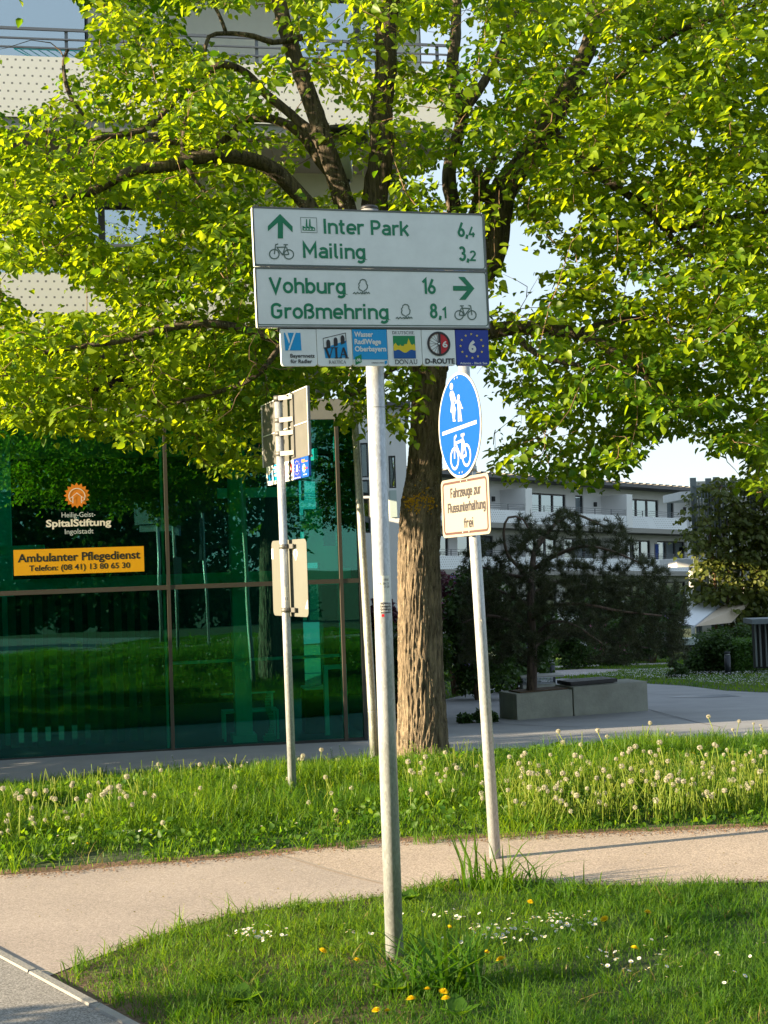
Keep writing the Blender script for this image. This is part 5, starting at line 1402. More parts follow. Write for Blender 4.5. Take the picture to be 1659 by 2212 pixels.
# ================================================================== GRASS AND MEADOW
def inpoly(x, y, poly):
    x = np.asarray(x); y = np.asarray(y); r = np.zeros(len(x), bool); j = len(poly) - 1
    for i in range(len(poly)):
        xi, yi = poly[i][0], poly[i][1]; xj, yj = poly[j][0], poly[j][1]
        with np.errstate(divide='ignore', invalid='ignore'):
            c = ((yi > y) != (yj > y)) & (x < (xj - xi) * (y - yi) / ((yj - yi) or 1e-9) + xi)
        r ^= c; j = i
    return r
def blades(name, x, y, h, w, m, lean=.45, parent=None, label=None, zoff=0, curl=1.0, z=None):
    n = len(x); z = TYn(y, x) + zoff if z is None else z
    a = RNG.uniform(0, 6.283, n); l = np.abs(RNG.normal(lean, lean * .5, n)) * curl
    dx, dy = np.cos(a) * l, np.sin(a) * l; px_, py_ = -np.sin(a), np.cos(a)
    tw = RNG.uniform(-.6, .6, n)
    px_, py_ = px_ * np.cos(tw) - py_ * np.sin(tw), px_ * np.sin(tw) + py_ * np.cos(tw)
    V = np.zeros((n, 7, 3))
    for k, (t, ww) in enumerate(((0, 1), (.38, .95), (.75, .65))):
        cx = x + dx * h * t ** 1.8; cy = y + dy * h * t ** 1.8; cz = z + h * (t - .28 * np.minimum(l, 1.6) * t * t)
        for s_, q in ((-1, 2 * k), (1, 2 * k + 1)):
            V[:, q, 0] = cx + s_ * px_ * w * ww / 2; V[:, q, 1] = cy + s_ * py_ * w * ww / 2; V[:, q, 2] = cz
    V[:, 6, 0] = x + dx * h; V[:, 6, 1] = y + dy * h; V[:, 6, 2] = z + h * (1 - .28 * np.minimum(l, 1.6)) - .04 * l * h
    tint = np.clip(.5 + .22 * vnoise(x, y, 1.3) + .12 * vnoise(x, y, 4.1) + RNG.normal(0, .20, n), 0, 1)
    o = np_mesh(name, V, 7, [(0, 1, 3, 2), (2, 3, 5, 4), (4, 5, 6)], m, parent, tint)
    return tag(o, label, None, None, 'stuff')
def sample(poly, n):
    xs = [p[0] for p in poly]; ys = [p[1] for p in poly]
    x = RNG.uniform(min(xs), max(xs), n); y = RNG.uniform(min(ys), max(ys), n); k = inpoly(x, y, poly); return x[k], y[k]

# foreground lawn: right of the kerb, in front of the path
fg = [tuple(corner[:2])] + ne + [(5.5, 6.2), (5.5, 3.2), (kB.x + 1.5, 3.2)]
ker = [tuple((kA + kd * 0)[:2]), tuple(kB[:2])]
fgpoly = [tuple(corner[:2])] + [p for p in ne] + [(5.0, 7.4), (5.0, 3.3), (tuple((k1 + kd * 1.2)[:2]))]
drape('lawn_edge_soil', [tuple(corner[:2])] + ne[1:8] + [tuple((Vector((*ne[7], 0)) + Vector((0, -.3, 0)))[:2]), tuple((k1 + kd * 1.5 + Vector((.3, 0, 0)))[:2]), tuple((k1 + kd * 1.5)[:2])], .003, SOIL)
x, y = sample(fgpoly, 330000)
dedge = np.min(np.abs(np.stack([(x - a[0]) * (c[1] - a[1]) / math.hypot(c[0] - a[0], c[1] - a[1]) - (y - a[1]) * (c[0] - a[0]) / math.hypot(c[0] - a[0], c[1] - a[1]) for a, c in zip(ne[:-3], ne[1:-2])])) , axis=0)
kdist = np.abs((x - k0.x) * kn.x + (y - k0.y) * kn.y)
dens = np.clip(.75 + .25 * vnoise(x, y, 3.1), .2, 1)
kp = (RNG.random(len(x)) < dens) & (np.minimum(kdist, 9) > .02)
bare = ((x - base.x - .28) ** 2 / .05 + (y - base.y + .22) ** 2 / .012 < 1) & (RNG.random(len(x)) < .8)
kp &= ~bare; x, y, kdist = x[kp], y[kp], kdist[kp]
h = .048 * (1 + .30 * vnoise(x, y, 2.2) + .22 * vnoise(x, y, 7)) * RNG.uniform(.5, 1.5, len(x)); h = np.clip(h, .016, .13) * np.clip(kdist / .12, .45, 1)
print('fg blades', len(x))
blades('lawn_grass', x, y, h, RNG.uniform(.0022, .0042, len(x)), GRASSM, .75, label='short green lawn grass round the foreground signpost')
# longer tufts scattered in the lawn
def tufts(poly, nt, per, hr, spread, m, lean=.9, w=(.003, .006), name='grass_tufts', cond=None):
    tx, ty = sample(poly, nt)
    if cond is not None: k = cond(tx, ty); tx, ty = tx[k], ty[k]
    X = np.repeat(tx, per) + RNG.normal(0, spread, len(tx) * per); Y = np.repeat(ty, per) + RNG.normal(0, spread, len(tx) * per)
    hh = np.repeat(RNG.uniform(*hr, len(tx)), per) * RNG.uniform(.5, 1.1, len(X))
    k = inpoly(X, Y, poly); X, Y, hh = X[k], Y[k], hh[k]
    return blades(name, X, Y, hh, RNG.uniform(w[0], w[1], len(X)), m, lean)
tufts(fgpoly, 800, 22, (.07, .14), .03, GRASSM)
tufts(fgpoly, 260, 6, (.05, .11), .03, STRAW)

# meadow strip between path and plaza
front = [p for p in fe if -9 < p[0] < 9]
strip = front + [(12, 8.9), (12, 16.9)] + RE2[::-1][1:] + [(-9, 8.0)]
drape('verge_soil', [(p[0], p[1] - .03) for p in front] + [(p[0], p[1] + .16) for p in front[::-1]], .0035, mat('verge_soil', (.17, .10, .06), .95, noise=.35, nscale=20, bump=.5))
x, y = sample(strip, 560000)
yf = np.interp(x, [p[0] for p in fe], [p[1] for p in fe]); de = y - yf
yr = np.interp(x, [p[0] for p in RE2], [p[1] for p in RE2]); dr = yr - y
mound = lambda x, y: 0 * x
kp = (RNG.random(len(x)) < np.clip(.55 + .3 * vnoise(x, y, 1.6) + de * .6, .12, 1)) & (de > .03 + .05 * vnoise(x, y, 5)) & (x > -4.8) & (x < 5.6)
x, y, de, dr = x[kp], y[kp], de[kp], dr[kp]
h = (.03 + .105 * np.clip((de - .10) / .9, 0, 1)) * (1 + .28 * vnoise(x, y, 1.3) + .25 * vnoise(x, y, 4)) * RNG.uniform(.5, 1.4, len(x))
low = 1 - .45 * np.exp(-((x - 3.2) ** 2 / 1.5 + (y - 12.6) ** 2 / .8)); h = np.clip(h * low, .02, .30)
print('strip blades', len(x))
blades('meadow_grass', x, y, h, RNG.uniform(.0035, .007, len(x)), GRASSM, .6, label='tall meadow grass on the strip between path and plaza')
tufts(strip, 1400, 26, (.10, .24), .045, GRASSM, .95, (.004, .008), 'meadow_tufts', lambda a, b: (a > -4.5) & (a < 5))
tufts(strip, 500, 8, (.08, .20), .05, STRAW, .8, (.003, .006), 'meadow_tufts', lambda a, b: (a > -4.5) & (a < 5))
# low broad leaves (clover, plantain) in the meadow
x, y = sample(strip, 60000); k = (vnoise(x, y, 1.1) > .15) & (x > -4.5) & (x < 5.2); x, y = x[k], y[k]
yf = np.interp(x, [p[0] for p in fe], [p[1] for p in fe]); k = (y - yf) > .15; x, y, yf = x[k], y[k], yf[k]
p = np.stack([x, y, TYn(y, x) + RNG.uniform(.02, .12, len(x)) * np.clip((y - yf) / .8, .3, 1)], 1)
tag(leaves('meadow_herbs', p, .038, None, GRASSM, .1, (-.3, -.3, .8), None, .5), kind='stuff')
# garden lawn beyond the plaza
gl = [tuple(v) for v in top] + [(-3, 26), (-3, 60), (45, 60), (45, 24)]
x, y = sample([(-2, 24.5), (24, 20.6), (30, 45), (30, 60), (-2, 60)], 150000)
k = inpoly(x, y, RE2 + [(22, 20)] + top + [(-.2, 25.5), (-14, 23)]); x, y = x[~k], y[~k]
X_, Y_, Z_ = project(np.stack([x, y, TYn(y, x)], 1)); k = (X_ > 940) & (X_ < 1680)
x, y = x[k], y[k]
for pl in ([(1185, 1463), (1240, 1461), (1330, 1451.5), (1345, 1446), (1250, 1446), (1200, 1449), (1120, 1452), (1120, 1466)], [(1180, 1444), (1440, 1436), (1470, 1431.5), (1440, 1432), (1180, 1440)]):
    k = inpoly(x, y, gxy(pl)); x, y = x[~k], y[~k]
blades('garden_grass', x, y, RNG.uniform(.04, .11, len(x)), RNG.uniform(.012, .02, len(x)), GRASSM, .6, label='shaded garden lawn beyond the plaza')
x, y = sample(gxy([(1200, 1461), (1330, 1457), (1420, 1450), (1659, 1452), (1659, 1490), (1570, 1487), (1480, 1477), (1300, 1467)]), 5200)
def discs(name, x, y, z, r, m, k=6, tilt=.35, parent=None):
    n = len(x); nn = norm(np.array([0, -.2, 1.0]) + rnd(n, tilt)); a = norm(np.cross(nn, np.array([0, 1.0, 0.1]))); b = np.cross(nn, a)
    V = np.zeros((n, k, 3)); c = np.stack([x, y, z], 1)
    for q in range(k): V[:, q] = c + (a * math.cos(2 * math.pi * q / k) + b * math.sin(2 * math.pi * q / k)) * np.asarray(r).reshape(-1, 1)
    return np_mesh(name, V, k, [tuple(range(k))], m, parent)
tag(discs('garden_daisies', x, y, TYn(y, x) + .10, RNG.uniform(.006, .013, len(x)), PETALW), kind='stuff')

# ---- dandelions
def fuzzball(mb, c, r, n=90):
    core = MB()
    for k in range(n):
        v = Vector((random.gauss(0, 1), random.gauss(0, 1), random.gauss(0, 1))).normalized()
        a = v.orthogonal().normalized(); b = v.cross(a)
        e = c + v * r; w = r * .16
        mb.add([c + v * r * .25, e + a * w, e - a * w * .5 + b * w * .8], [(0, 1, 2)], 1)
        mb.add([e + a * w * 1.3, e - a * w * .6 + b * w * 1.2, e - a * w * .6 - b * w * 1.2], [(0, 1, 2)], 1)
    mb.tube([c - Vector((0, 0, r * .22)), c, c + Vector((0, 0, r * .22))], [r * .12, r * .24, r * .1], 6, 0)
def setT(ob, t=None):
    me = ob.data; a = me.attributes.new('tint', 'FLOAT', 'POINT')
    n = len(me.vertices); a.data.foreach_set('value', RNG.random(n).astype(np.float32) * .5 + (.25 if t is None else t))
clocks = []
def stem_pts(h, lean, ang):
    return [Vector((math.cos(ang) * lean * t * t, math.sin(ang) * lean * t * t, h * t)) for t in (0, .35, .7, 1)]
def make_clock(h):
    m_ = MB(); pts = stem_pts(h, random.uniform(.01, .09), random.uniform(0, 6.28)); m_.tube(pts, [.0045, .0040, .0034, .0030], 5, 0)
    fuzzball(m_, pts[-1] + Vector((0, 0, .011)), random.choice([.017, .015, .018, .012]), random.choice([90, 80, 45]))
    o = m_.build('dandelion_clock', [STEMM, FUZZ]); setT(o); return o
protos = [make_clock(h) for h in (.14, .18, .22, .11, .25, .16, .20)]
def clock_zone(poly_px, n, grp, lab, cols=None):
    pl = gxy(poly_px); xs_, ys_ = sample(pl, n * 8); xs_, ys_ = xs_[:n], ys_[:n]
    for x, y in zip(xs_, ys_):
        if protos_unused: o = protos_unused.pop()
        else: o = random.choice(protos).copy(); COL.objects.link(o)
        o.location = (x, y, T(y, x) - .01); o.rotation_euler = (0, 0, random.uniform(0, 6.28)); s_ = random.uniform(.8, 1.15); o.scale = (s_, s_, s_)
        if cols:
            X1, Y1, Z1 = project([(x, y, T(y, x))]); c_ = cols[min(int((X1[0] - poly_px[0][0]) / (1660 - poly_px[0][0]) * len(cols)), len(cols) - 1)] if X1[0] > poly_px[0][0] else cols[0]
            r_ = 'near the path' if y - np.interp(x, [p[0] for p in fe], [p[1] for p in fe]) < 1.9 else 'in the rear rows'
            tag(o, lab % (c_, r_), 'dandelion', grp + ', ' + c_ + ', ' + r_)
        else: tag(o, lab, 'dandelion', grp)
protos_unused = list(protos)
clock_zone([(1080, 1700), (1180, 1690), (1400, 1680), (1659, 1672), (1659, 1765), (1400, 1785), (1200, 1795), (1100, 1790)], 160, 'dandelion clocks right of the leaning post', 'dandelion clock in the dense right patch, %s, %s', ['beside the leaning post', 'halfway along', 'by the right edge'])
clock_zone([(880, 1690), (1060, 1690), (1060, 1760), (880, 1770)], 24, 'dandelion clocks by the trunk', 'white dandelion clock in the meadow between the trunk and the leaning post')
clock_zone([(0, 1760), (330, 1730), (330, 1790), (0, 1840)], 42, 'dandelion clocks at the left', 'white dandelion clock in the meadow at the left edge of the strip')
clock_zone([(330, 1700), (640, 1700), (800, 1700), (800, 1780), (330, 1840)], 42, 'dandelion clocks round the rear facing post', 'white dandelion clock in the meadow around the foot of the rear facing signpost')
clock_zone([(1180, 1640), (1659, 1600), (1659, 1660), (1200, 1680)], 30, 'dandelion clocks at the rear right', 'white dandelion clock at the plaza side of the meadow on the right')
# bare stems, countless
def stems(poly_px, n, hr=(.09, .24)):
    pl = gxy(poly_px); x, y = sample(pl, n); n = len(x); h = RNG.uniform(*hr, n); a = RNG.uniform(0, 6.28, n); l = np.abs(RNG.normal(0, .28, n)); z = TYn(y, x)
    V = np.zeros((n, 9, 3))
    for k, t in enumerate((0, .5, 1)):
        for q in range(3):
            r = .0036 * (1 - .25 * t); V[:, 3 * k + q, 0] = x + np.cos(a) * l * h * t * t + r * math.cos(q * 2.094); V[:, 3 * k + q, 1] = y + np.sin(a) * l * h * t * t + r * math.sin(q * 2.094); V[:, 3 * k + q, 2] = z + h * t
    F = []
    for k in range(2):
        for q in range(3): F.append((3 * k + q, 3 * k + (q + 1) % 3, 3 * k + 3 + (q + 1) % 3, 3 * k + 3 + q))
    tops = V[:, 6:9].mean(1)
    return V, F, tops
Vs = []; tp = []
for z_, n_ in (([(1080, 1700), (1659, 1672), (1659, 1765), (1400, 1785), (1100, 1790)], 1900), ([(880, 1680), (1060, 1680), (1060, 1740), (880, 1750)], 380), ([(0, 1750), (330, 1720), (330, 1790), (0, 1830)], 420), ([(330, 1690), (800, 1690), (800, 1760), (330, 1800)], 420), ([(1180, 1640), (1659, 1600), (1659, 1660), (1200, 1680)], 170)):
    V, F, tops = stems(z_, n_); Vs.append(V); tp.append(tops)
V = np.concatenate(Vs); tops = np.concatenate(tp)
tag(np_mesh('dandelion_stems', V, 9, F, STEMM), kind='stuff')
tag(discs('dandelion_buds', tops[:, 0], tops[:, 1], tops[:, 2], .006, STEMM, 6, .2), kind='stuff')
# shepherd's purse: thin stalks with tiny seed pods and white tips
def purse(mb, b, h):
    a = random.uniform(0, 6.28); l = random.uniform(.02, .07)
    f = lambda t: b + Vector((math.cos(a) * l * t * t, math.sin(a) * l * t * t, h * t))
    mb.tube([f(t) for t in (0, .3, .6, 1)], [.0022, .0018, .0014, .001], 4, 0)
    for k in range(16):
        t = .35 + .6 * k / 16; q = k * 2.4; e = f(t) + Vector((math.cos(q), math.sin(q), .5)) * .018 * (1.2 - t * .6)
        mb.tube([f(t), e], .0006, 3, 0, False); mb.add([e, e + Vector((.005, 0, .006)), e + Vector((0, 0, .01)), e + Vector((-.005, 0, .006))], [(0, 1, 2, 3)], 0)
    for k in range(7):
        q = k * 2.4; e = f(1) + Vector((math.cos(q) * .006, math.sin(q) * .006, random.uniform(-.006, .006))); mb.add([e, e + Vector((.005, -.002, .002)), e + Vector((0, -.002, .006))], [(0, 1, 2)], 1)
pos = [(385, 1700, .34), (412, 1695, .25), (300, 1700, .2), (545, 1700, .26), (470, 1690, .24), (740, 1665, .30), (720, 1660, .24), (785, 1655, .2), (1500 - 250, 1650, .2), (620, 1690, .22), (350, 1712, .2), (975, 1640, .2), (1610, 1650, .24)]
for k, (x, y, h) in enumerate(pos):
    m_ = MB(); g = G(x, y); purse(m_, g, h)
    o = m_.build('shepherds_purse', [GRASSM, PETALW]); setT(o, .4); tag(o, 'thin stalk of shepherd\'s purse with tiny white tip standing above the meadow', 'wildflower', "shepherd's purse stalks above the meadow")
# daisies in the lawn and by the path
def make_daisy():
    m_ = MB(); h = random.uniform(.035, .06); m_.tube([Vector((0, 0, 0)), Vector((.004, 0, h))], .001, 3, 0, False)
    c = Vector((.004, 0, h)); n = 10
    for k in range(n):
        a = 2 * math.pi * k / n; r = .0125; v = Vector((math.cos(a), math.sin(a), .15)); s_ = Vector((-math.sin(a), math.cos(a), 0)) * .0036
        m_.add([c + v * .003, c + v * r * .6 + s_, c + v * r, c + v * r * .6 - s_], [(0, 1, 2, 3)], 1)
    m_.tube([c, c + Vector((0, 0, .002))], [.0042, .003], 7, 2)
    o = m_.build('daisy', [GRASSM, PETALW, YELLOW]); setT(o); return o
dp = [make_daisy() for _ in range(3)]; dun = list(dp)
def daisies(cx, cy, sx, sy, n, grp, lab):
    for _ in range(n):
        g = G(random.gauss(cx, sx), random.gauss(cy, sy))
        if dun: o = dun.pop()
        else: o = random.choice(dp).copy(); COL.objects.link(o)
        o.location = (g.x, g.y, g.z + .006 + random.uniform(0, .03)); o.rotation_euler = (random.uniform(-.5, .3) + .35, random.uniform(-.4, .4), random.uniform(0, 6.28)); s_ = random.uniform(.55, .9); o.scale = (s_, s_, 1)
        tag(o, lab, 'daisy', grp)
daisies(1215, 2022, 34, 9, 60, 'daisies in the lawn, upper right', 'white daisy in the bright cluster at the right of the foreground lawn')
daisies(1075, 2045, 46, 10, 56, 'daisies in the lawn centre', 'white daisy in the lawn right of the signpost foot')
daisies(545, 2045, 24, 7, 36, 'daisies left of the signpost', 'white daisy in the small cluster at the path edge left of the signpost')
daisies(1000, 2012, 70, 10, 20, 'daisies in the lawn centre', 'white daisy in the lawn right of the signpost foot')
daisies(1340, 2100, 70, 22, 30, 'daisies in the lawn, lower right', 'white daisy scattered in the lower right of the lawn')
daisies(1590, 2100, 40, 30, 10, 'daisies in the lawn, lower right', 'white daisy scattered in the lower right of the lawn')
daisies(740, 2040, 60, 8, 10, 'daisies left of the signpost', 'white daisy in the small cluster at the path edge left of the signpost')
daisies(140, 1835, 30, 6, 14, 'daisies at the left verge', 'white daisy at the left of the meadow near the path')
daisies(300, 1818, 14, 4, 10, 'daisies at the left verge', 'white daisy at the left of the meadow near the path')
daisies(620, 1800, 60, 14, 8, 'daisies in the meadow', 'white daisy low in the meadow near the rear facing signpost')
# litter on the paths: old bud scales, grit, dry bits
def litter(poly, n, r, m, nm, off=.012):
    x, y = sample(poly, n)
    return tag(discs(nm, x, y, TYn(y, x) + off, RNG.uniform(r[0], r[1], len(x)), m, 5, .15), kind='stuff')
pathpoly = fe[1:10] + ne[::-1]
litter(pathpoly, 500, (.002, .006), STRAW, 'path_litter', .014)
ex = np.concatenate([RNG.uniform(-2.2, 3.2, 2600)]); ey = np.interp(ex, [p[0] for p in fe], [p[1] for p in fe]) - np.abs(RNG.normal(0, .07, len(ex)))
tag(discs('edge_grit', ex, ey, 0 * ex + .014, RNG.uniform(.002, .007, len(ex)), MATS['verge_soil'], 5, .2), kind='stuff')
ex = RNG.uniform(-1.4, 2.6, 1500); ey = np.interp(ex, [p[0] for p in ne], [p[1] for p in ne]) + np.abs(RNG.normal(0, .045, len(ex)))
tag(discs('edge_grit', ex, ey, 0 * ex + .014, RNG.uniform(.002, .006, len(ex)), SOIL, 5, .2), kind='stuff')
# yellow dandelion flowers
def make_dandy(h):
    m_ = MB(); m_.tube([Vector((0, 0, 0)), Vector((0, 0, h))], .0018, 5, 0)
    for ring_, (r, zz, n) in enumerate(((.019, .002, 20), (.015, .006, 16), (.010, .009, 12), (.005, .011, 8))):
        for k in range(n):
            a = 2 * math.pi * (k + .5 * ring_) / n; v = Vector((math.cos(a), math.sin(a), 0)); s_ = Vector((-math.sin(a), math.cos(a), 0)) * .0022
            c = Vector((0, 0, h)); m_.add([c, c + v * r * .7 + s_ + Vector((0, 0, zz)), c + v * r + Vector((0, 0, zz + .001)), c + v * r * .7 - s_ + Vector((0, 0, zz))], [(0, 1, 2, 3)], 1)
    m_.tube([Vector((0, 0, h - .012)), Vector((0, 0, h - .002))], [.003, .007], 7, 0)
    o = m_.build('dandelion_flower', [GRASSM, YELLOW]); setT(o); return o
fl_ = [make_dandy(.055), make_dandy(.075)]; fu = list(fl_)
for x, y, lab in [(679, 2085, 'yellow dandelion flower in the lawn left of the signpost'), (765, 2090, 'small yellow dandelion flower close to the left side of the signpost'), (925, 2160, 'upper of the yellow dandelions below the broad grass clump'), (952, 2178, 'widest yellow dandelion flower below the signpost foot'), (895, 2190, 'orange yellow dandelion with drooping head below the signpost'),
                  (820, 2205, 'yellow dandelion flower at the lower left of the signpost foot'), (972, 2196, 'small yellow dandelion bud right of the widest flower'), (1142, 1970, 'yellow dandelion flower beside the foot of the leaning post'), (1322, 2010, 'yellow dandelion flower far right near the path'), (1395, 1998, 'small yellow dandelion flower rightmost near the path edge'),
                  (968, 2026, 'yellow dandelion flower between the two posts'), (1048, 2080, 'yellow dandelion flower within the central daisies'), (1100, 2105, 'yellow dandelion flower below the central daisies'), (1363, 2080, 'yellow dandelion flower below the bright daisy cluster'), (841, 2206, 'tiny yellow dandelion at the bottom edge'), (184, 1832, 'yellow dandelion flower in the left verge beside the daisies'), (1225 + 262, 1640, 'yellow dandelion flower on a tall stem by the plaza')]:
    if fu: o = fu.pop()
    else: o = random.choice(fl_).copy(); COL.objects.link(o)
    g = G(x, y + 8); o.location = (g.x, g.y, g.z); s_ = random.uniform(.85, 1.2); o.scale = (s_,) * 3; o.rotation_euler = (random.uniform(0, .5), random.uniform(-.3, .3), random.uniform(0, 6))
    tag(o, lab, 'dandelion')
# broad-bladed grass clumps at the post feet
def clump(name, c, n, hr, spread, lab, w=(.009, .016), lean=.9, parent=None):
    x = RNG.normal(c.x, spread, n); y = RNG.normal(c.y, spread * .7, n); h = RNG.uniform(*hr, n)
    o = blades(name, x, y, h, RNG.uniform(w[0], w[1], n), GRASSM, lean); del o['kind']
    return tag(o, lab, 'grass clump')
clump('grass_clump', G(965, 2140), 85, (.18, .36), .075, 'dark clump of broad arching grass blades right of the main signpost foot')
clump('grass_clump', G(862, 2140), 26, (.14, .28), .05, 'sparse long grass blades crossing the foot of the main signpost', (.006, .012), 1.1)
clump('grass_clump', G(1085, 1925), 80, (.12, .30), .09, 'tall broad grass clump round the foot of the leaning post', (.007, .013), .7)
clump('grass_clump', G(1215, 1945), 60, (.08, .20), .12, 'dark low grass clump between the leaning post and the path', (.006, .011), .9)
clump('grass_clump', G(1010, 1925), 10, (.30, .46), .03, 'few very tall thin grass blades left of the leaning post', (.008, .012), .35)
clump('grass_clump', G(760, 1835), 60, (.06, .13), .05, 'small bright tussock at the verge below the rear facing signpost', (.003, .006), .9)
clump('grass_clump', G(930, 1822), 70, (.07, .15), .07, 'bright tussock at the verge between the two posts', (.003, .006), .9)
clump('grass_clump', G(1110, 1812), 70, (.07, .14), .08, 'bright tussock at the verge right behind the leaning post', (.003, .006), .9)
clump('grass_clump', G(905, 1745), 60, (.14, .26), .09, 'feathery arching grass at the middle of the meadow strip', (.003, .006), 1.3)
def dock(c, n, s, lab, m=GRASSM):
    a = np.linspace(0, 6.28, n, endpoint=False) + RNG.normal(0, .3, n); d = np.stack([np.cos(a), np.sin(a), np.full(n, .8)], 1)
    p = np.tile(np.array(c), (n, 1)) + d * .02; V = leaf_verts(p, d, np.array([0, 0, 1.0]) - d * .3, np.full(n, s) * RNG.uniform(.7, 1.2, n), .1)
    o = np_mesh('broad_leaf_plant', V, 8, LEAFF, m); return tag(o, lab, 'plant')
dock(G(340, 1745), 7, .20, 'bright broad leaved dock plant in the meadow left of the rear facing signpost')
dock(G(850, 2150), 9, .07, 'small pale leafy weed at the foot of the main signpost')
dock(G(515, 2175), 9, .08, 'broad leaved weed in the lawn left of the signpost'); dock(G(990, 2200), 4, .09, 'single upright yellow green leaf in front of the broad grass clump')
dock(G(880, 1950), 12, .06, 'leafy weed patch at the path edge right of the main signpost')

# ================================================================== THE GARDEN
def shrub(name, label, c, r, n, size, m, stems=6, flowers=None, cat='shrub', group=None, rot=0, down=.2, fl_size=.05, core=True, fill=False):
    """leafy shrub: c base, r radii (x, y, height)"""
    t = thing(name, label, cat, tuple(c), 0, group)
    K = max(6, n // 260); ca = RNG.uniform(0, 6.28, K); cr = np.sqrt(RNG.random(K)) * .75; cz = RNG.uniform(.12, .82, K)
    if not fill: cr *= np.sqrt(np.clip(1 - (cz * 2 - .9) ** 2 * .75, .1, 1))
    cc = np.stack([c[0] + np.cos(ca) * cr * r[0], c[1] + np.sin(ca) * cr * r[1], c[2] + cz * r[2]], 1)
    j = RNG.integers(0, K, n); rad = min(r[0], r[1], r[2]) * .42
    v = norm(rnd(n)); q = RNG.random(n)[:, None] ** .4
    p = cc[j] + v * q * rad * np.array([max(1, r[0] / r[2] * .7), 1, 1])
    if fill:   # box shaped hedge
        p = np.stack([RNG.uniform(-1, 1, n) * r[0], RNG.uniform(-1, 1, n) * r[1], RNG.uniform(.03, 1, n) * r[2]], 1)
        f = RNG.integers(0, 3, n); side = RNG.choice([-1, 1], n); k = RNG.random(n) < .8
        p[k & (f == 0), 0] = (side * r[0] * RNG.normal(1, .05, n))[k & (f == 0)]; p[k & (f == 1), 1] = (side * r[1] * RNG.normal(1, .05, n))[k & (f == 1)]; p[k & (f == 2), 2] = (r[2] * RNG.normal(1, .03, n))[k & (f == 2)]
        p += np.array(c)
    p[:, 2] = np.maximum(p[:, 2], c[2] + .03)
    tag(leaves('foliage', p, size, t, m, down, (-.1, -.4, .7), v if not fill else None, .5), kind='stuff')
    mb = MB()
    for k in range(stems):
        e = cc[k % K]; mb.tube([Vector((c[0] + random.uniform(-.1, .1) * r[0], c[1] + random.uniform(-.1, .1) * r[1], c[2] - .05)), Vector((c[0] * .5 + e[0] * .5, c[1] * .5 + e[1] * .5, c[2] + (e[2] - c[2]) * .4)), Vector(e)], [.03, .02, .008], 5)
    mb.build('stems', TWIGM, t)
    if flowers:
        fm, fnn = flowers; j = RNG.integers(0, K, fnn); v = norm(rnd(fnn)); v[:, 1] = -np.abs(v[:, 1]); v[:, 2] = np.abs(v[:, 2]) * .6
        cen = cc[j] + v * rad * 1.05 * np.array([max(1, r[0] / r[2] * .7), 1, 1]); per = 12
        pp_ = np.repeat(cen, per, 0) + rnd(fnn * per, fl_size * .7)
        tag(leaves('blossoms', pp_, fl_size * .55, t, fm, 0, (0, -.5, .5), None, 1), kind='stuff')
    return t
def gp_(x, y): g = G(x, y); return g

# concrete planter bench: two long blocks with a planted left part and a black slatted seat at right
pl = [P(1087, 1500, 22.6), P(1115, 1555, 22.0)]
def onG(x, y): g = G(x, y); return g
a0, a1, a2, a3 = onG(1118, 1556), onG(1261, 1549), onG(1400, 1536), onG(1087, 1548)
def hgt(x, yt, g): return P(x, yt, g.y).z
def qbox(mb, A, B, depthv, z0, z1, mi=0):
    C_ = [A, B, B + depthv, A + depthv]
    mb.add([Vector((v.x, v.y, z0)) for v in C_] + [Vector((v.x, v.y, z1)) for v in C_], [(0, 1, 5, 4), (1, 2, 6, 5), (2, 3, 7, 6), (3, 0, 4, 7), (4, 5, 6, 7), (3, 2, 1, 0)], mi)
dirP = (a2 - a0); dirP.z = 0; dirP.normalize(); dep = Vector((-.35, .93, 0)).normalized()
zt1 = hgt(1118, 1500, a0); zb = min(a0.z, a2.z) - .05
PLN = thing('planter_bench', 'long weathered concrete planter with a black seat at its right end, under the dark pine', 'planter', tuple(a0))
mid = a0 + dirP * (a1 - a0).dot(dirP); end = a0 + dirP * (a2 - a0).dot(dirP)
m_ = MB(); qbox(m_, a0, mid - dirP * .02, dep * .12, zb, zt1); m_.build('front_slab', CONC, PLN)
m_ = MB(); qbox(m_, a0 + dep * .125, a0 + dirP * .12 + dep * .125, dep * .42, zb, zt1); m_.build('end_slab', CONC, PLN)
m_ = MB(); qbox(m_, a0 + dep * .55, mid + dep * .55, dep * .12, zb, zt1); m_.build('rear_slab', CONC, PLN)
m_ = MB(); qbox(m_, mid + dirP * .01, end, dep * .66, zb, zt1 + .035); m_.build('end_block', CONC, PLN)
m_ = MB(); qbox(m_, a0 + dirP * .125 + dep * .125, mid - dirP * .03 + dep * .125, dep * .42, zb, zt1 + .02); m_.build('planter_soil', SOIL, PLN)
s0_ = mid + dirP * .05 + dep * .16
for k in range(6):
    m_ = MB(); qbox(m_, s0_ + dep * (.085 * k), s0_ + dirP * .95 + dep * (.085 * k), dep * .07, zt1 + .05, zt1 + .11); m_.build('seat_slat', WOODD, PLN)
m_ = MB(); qbox(m_, s0_ + dirP * .1 + dep * .05, s0_ + dirP * .9 + dep * .05, dep * .40, zt1 + .036, zt1 + .05); m_.build('seat_frame', WOODD, PLN)
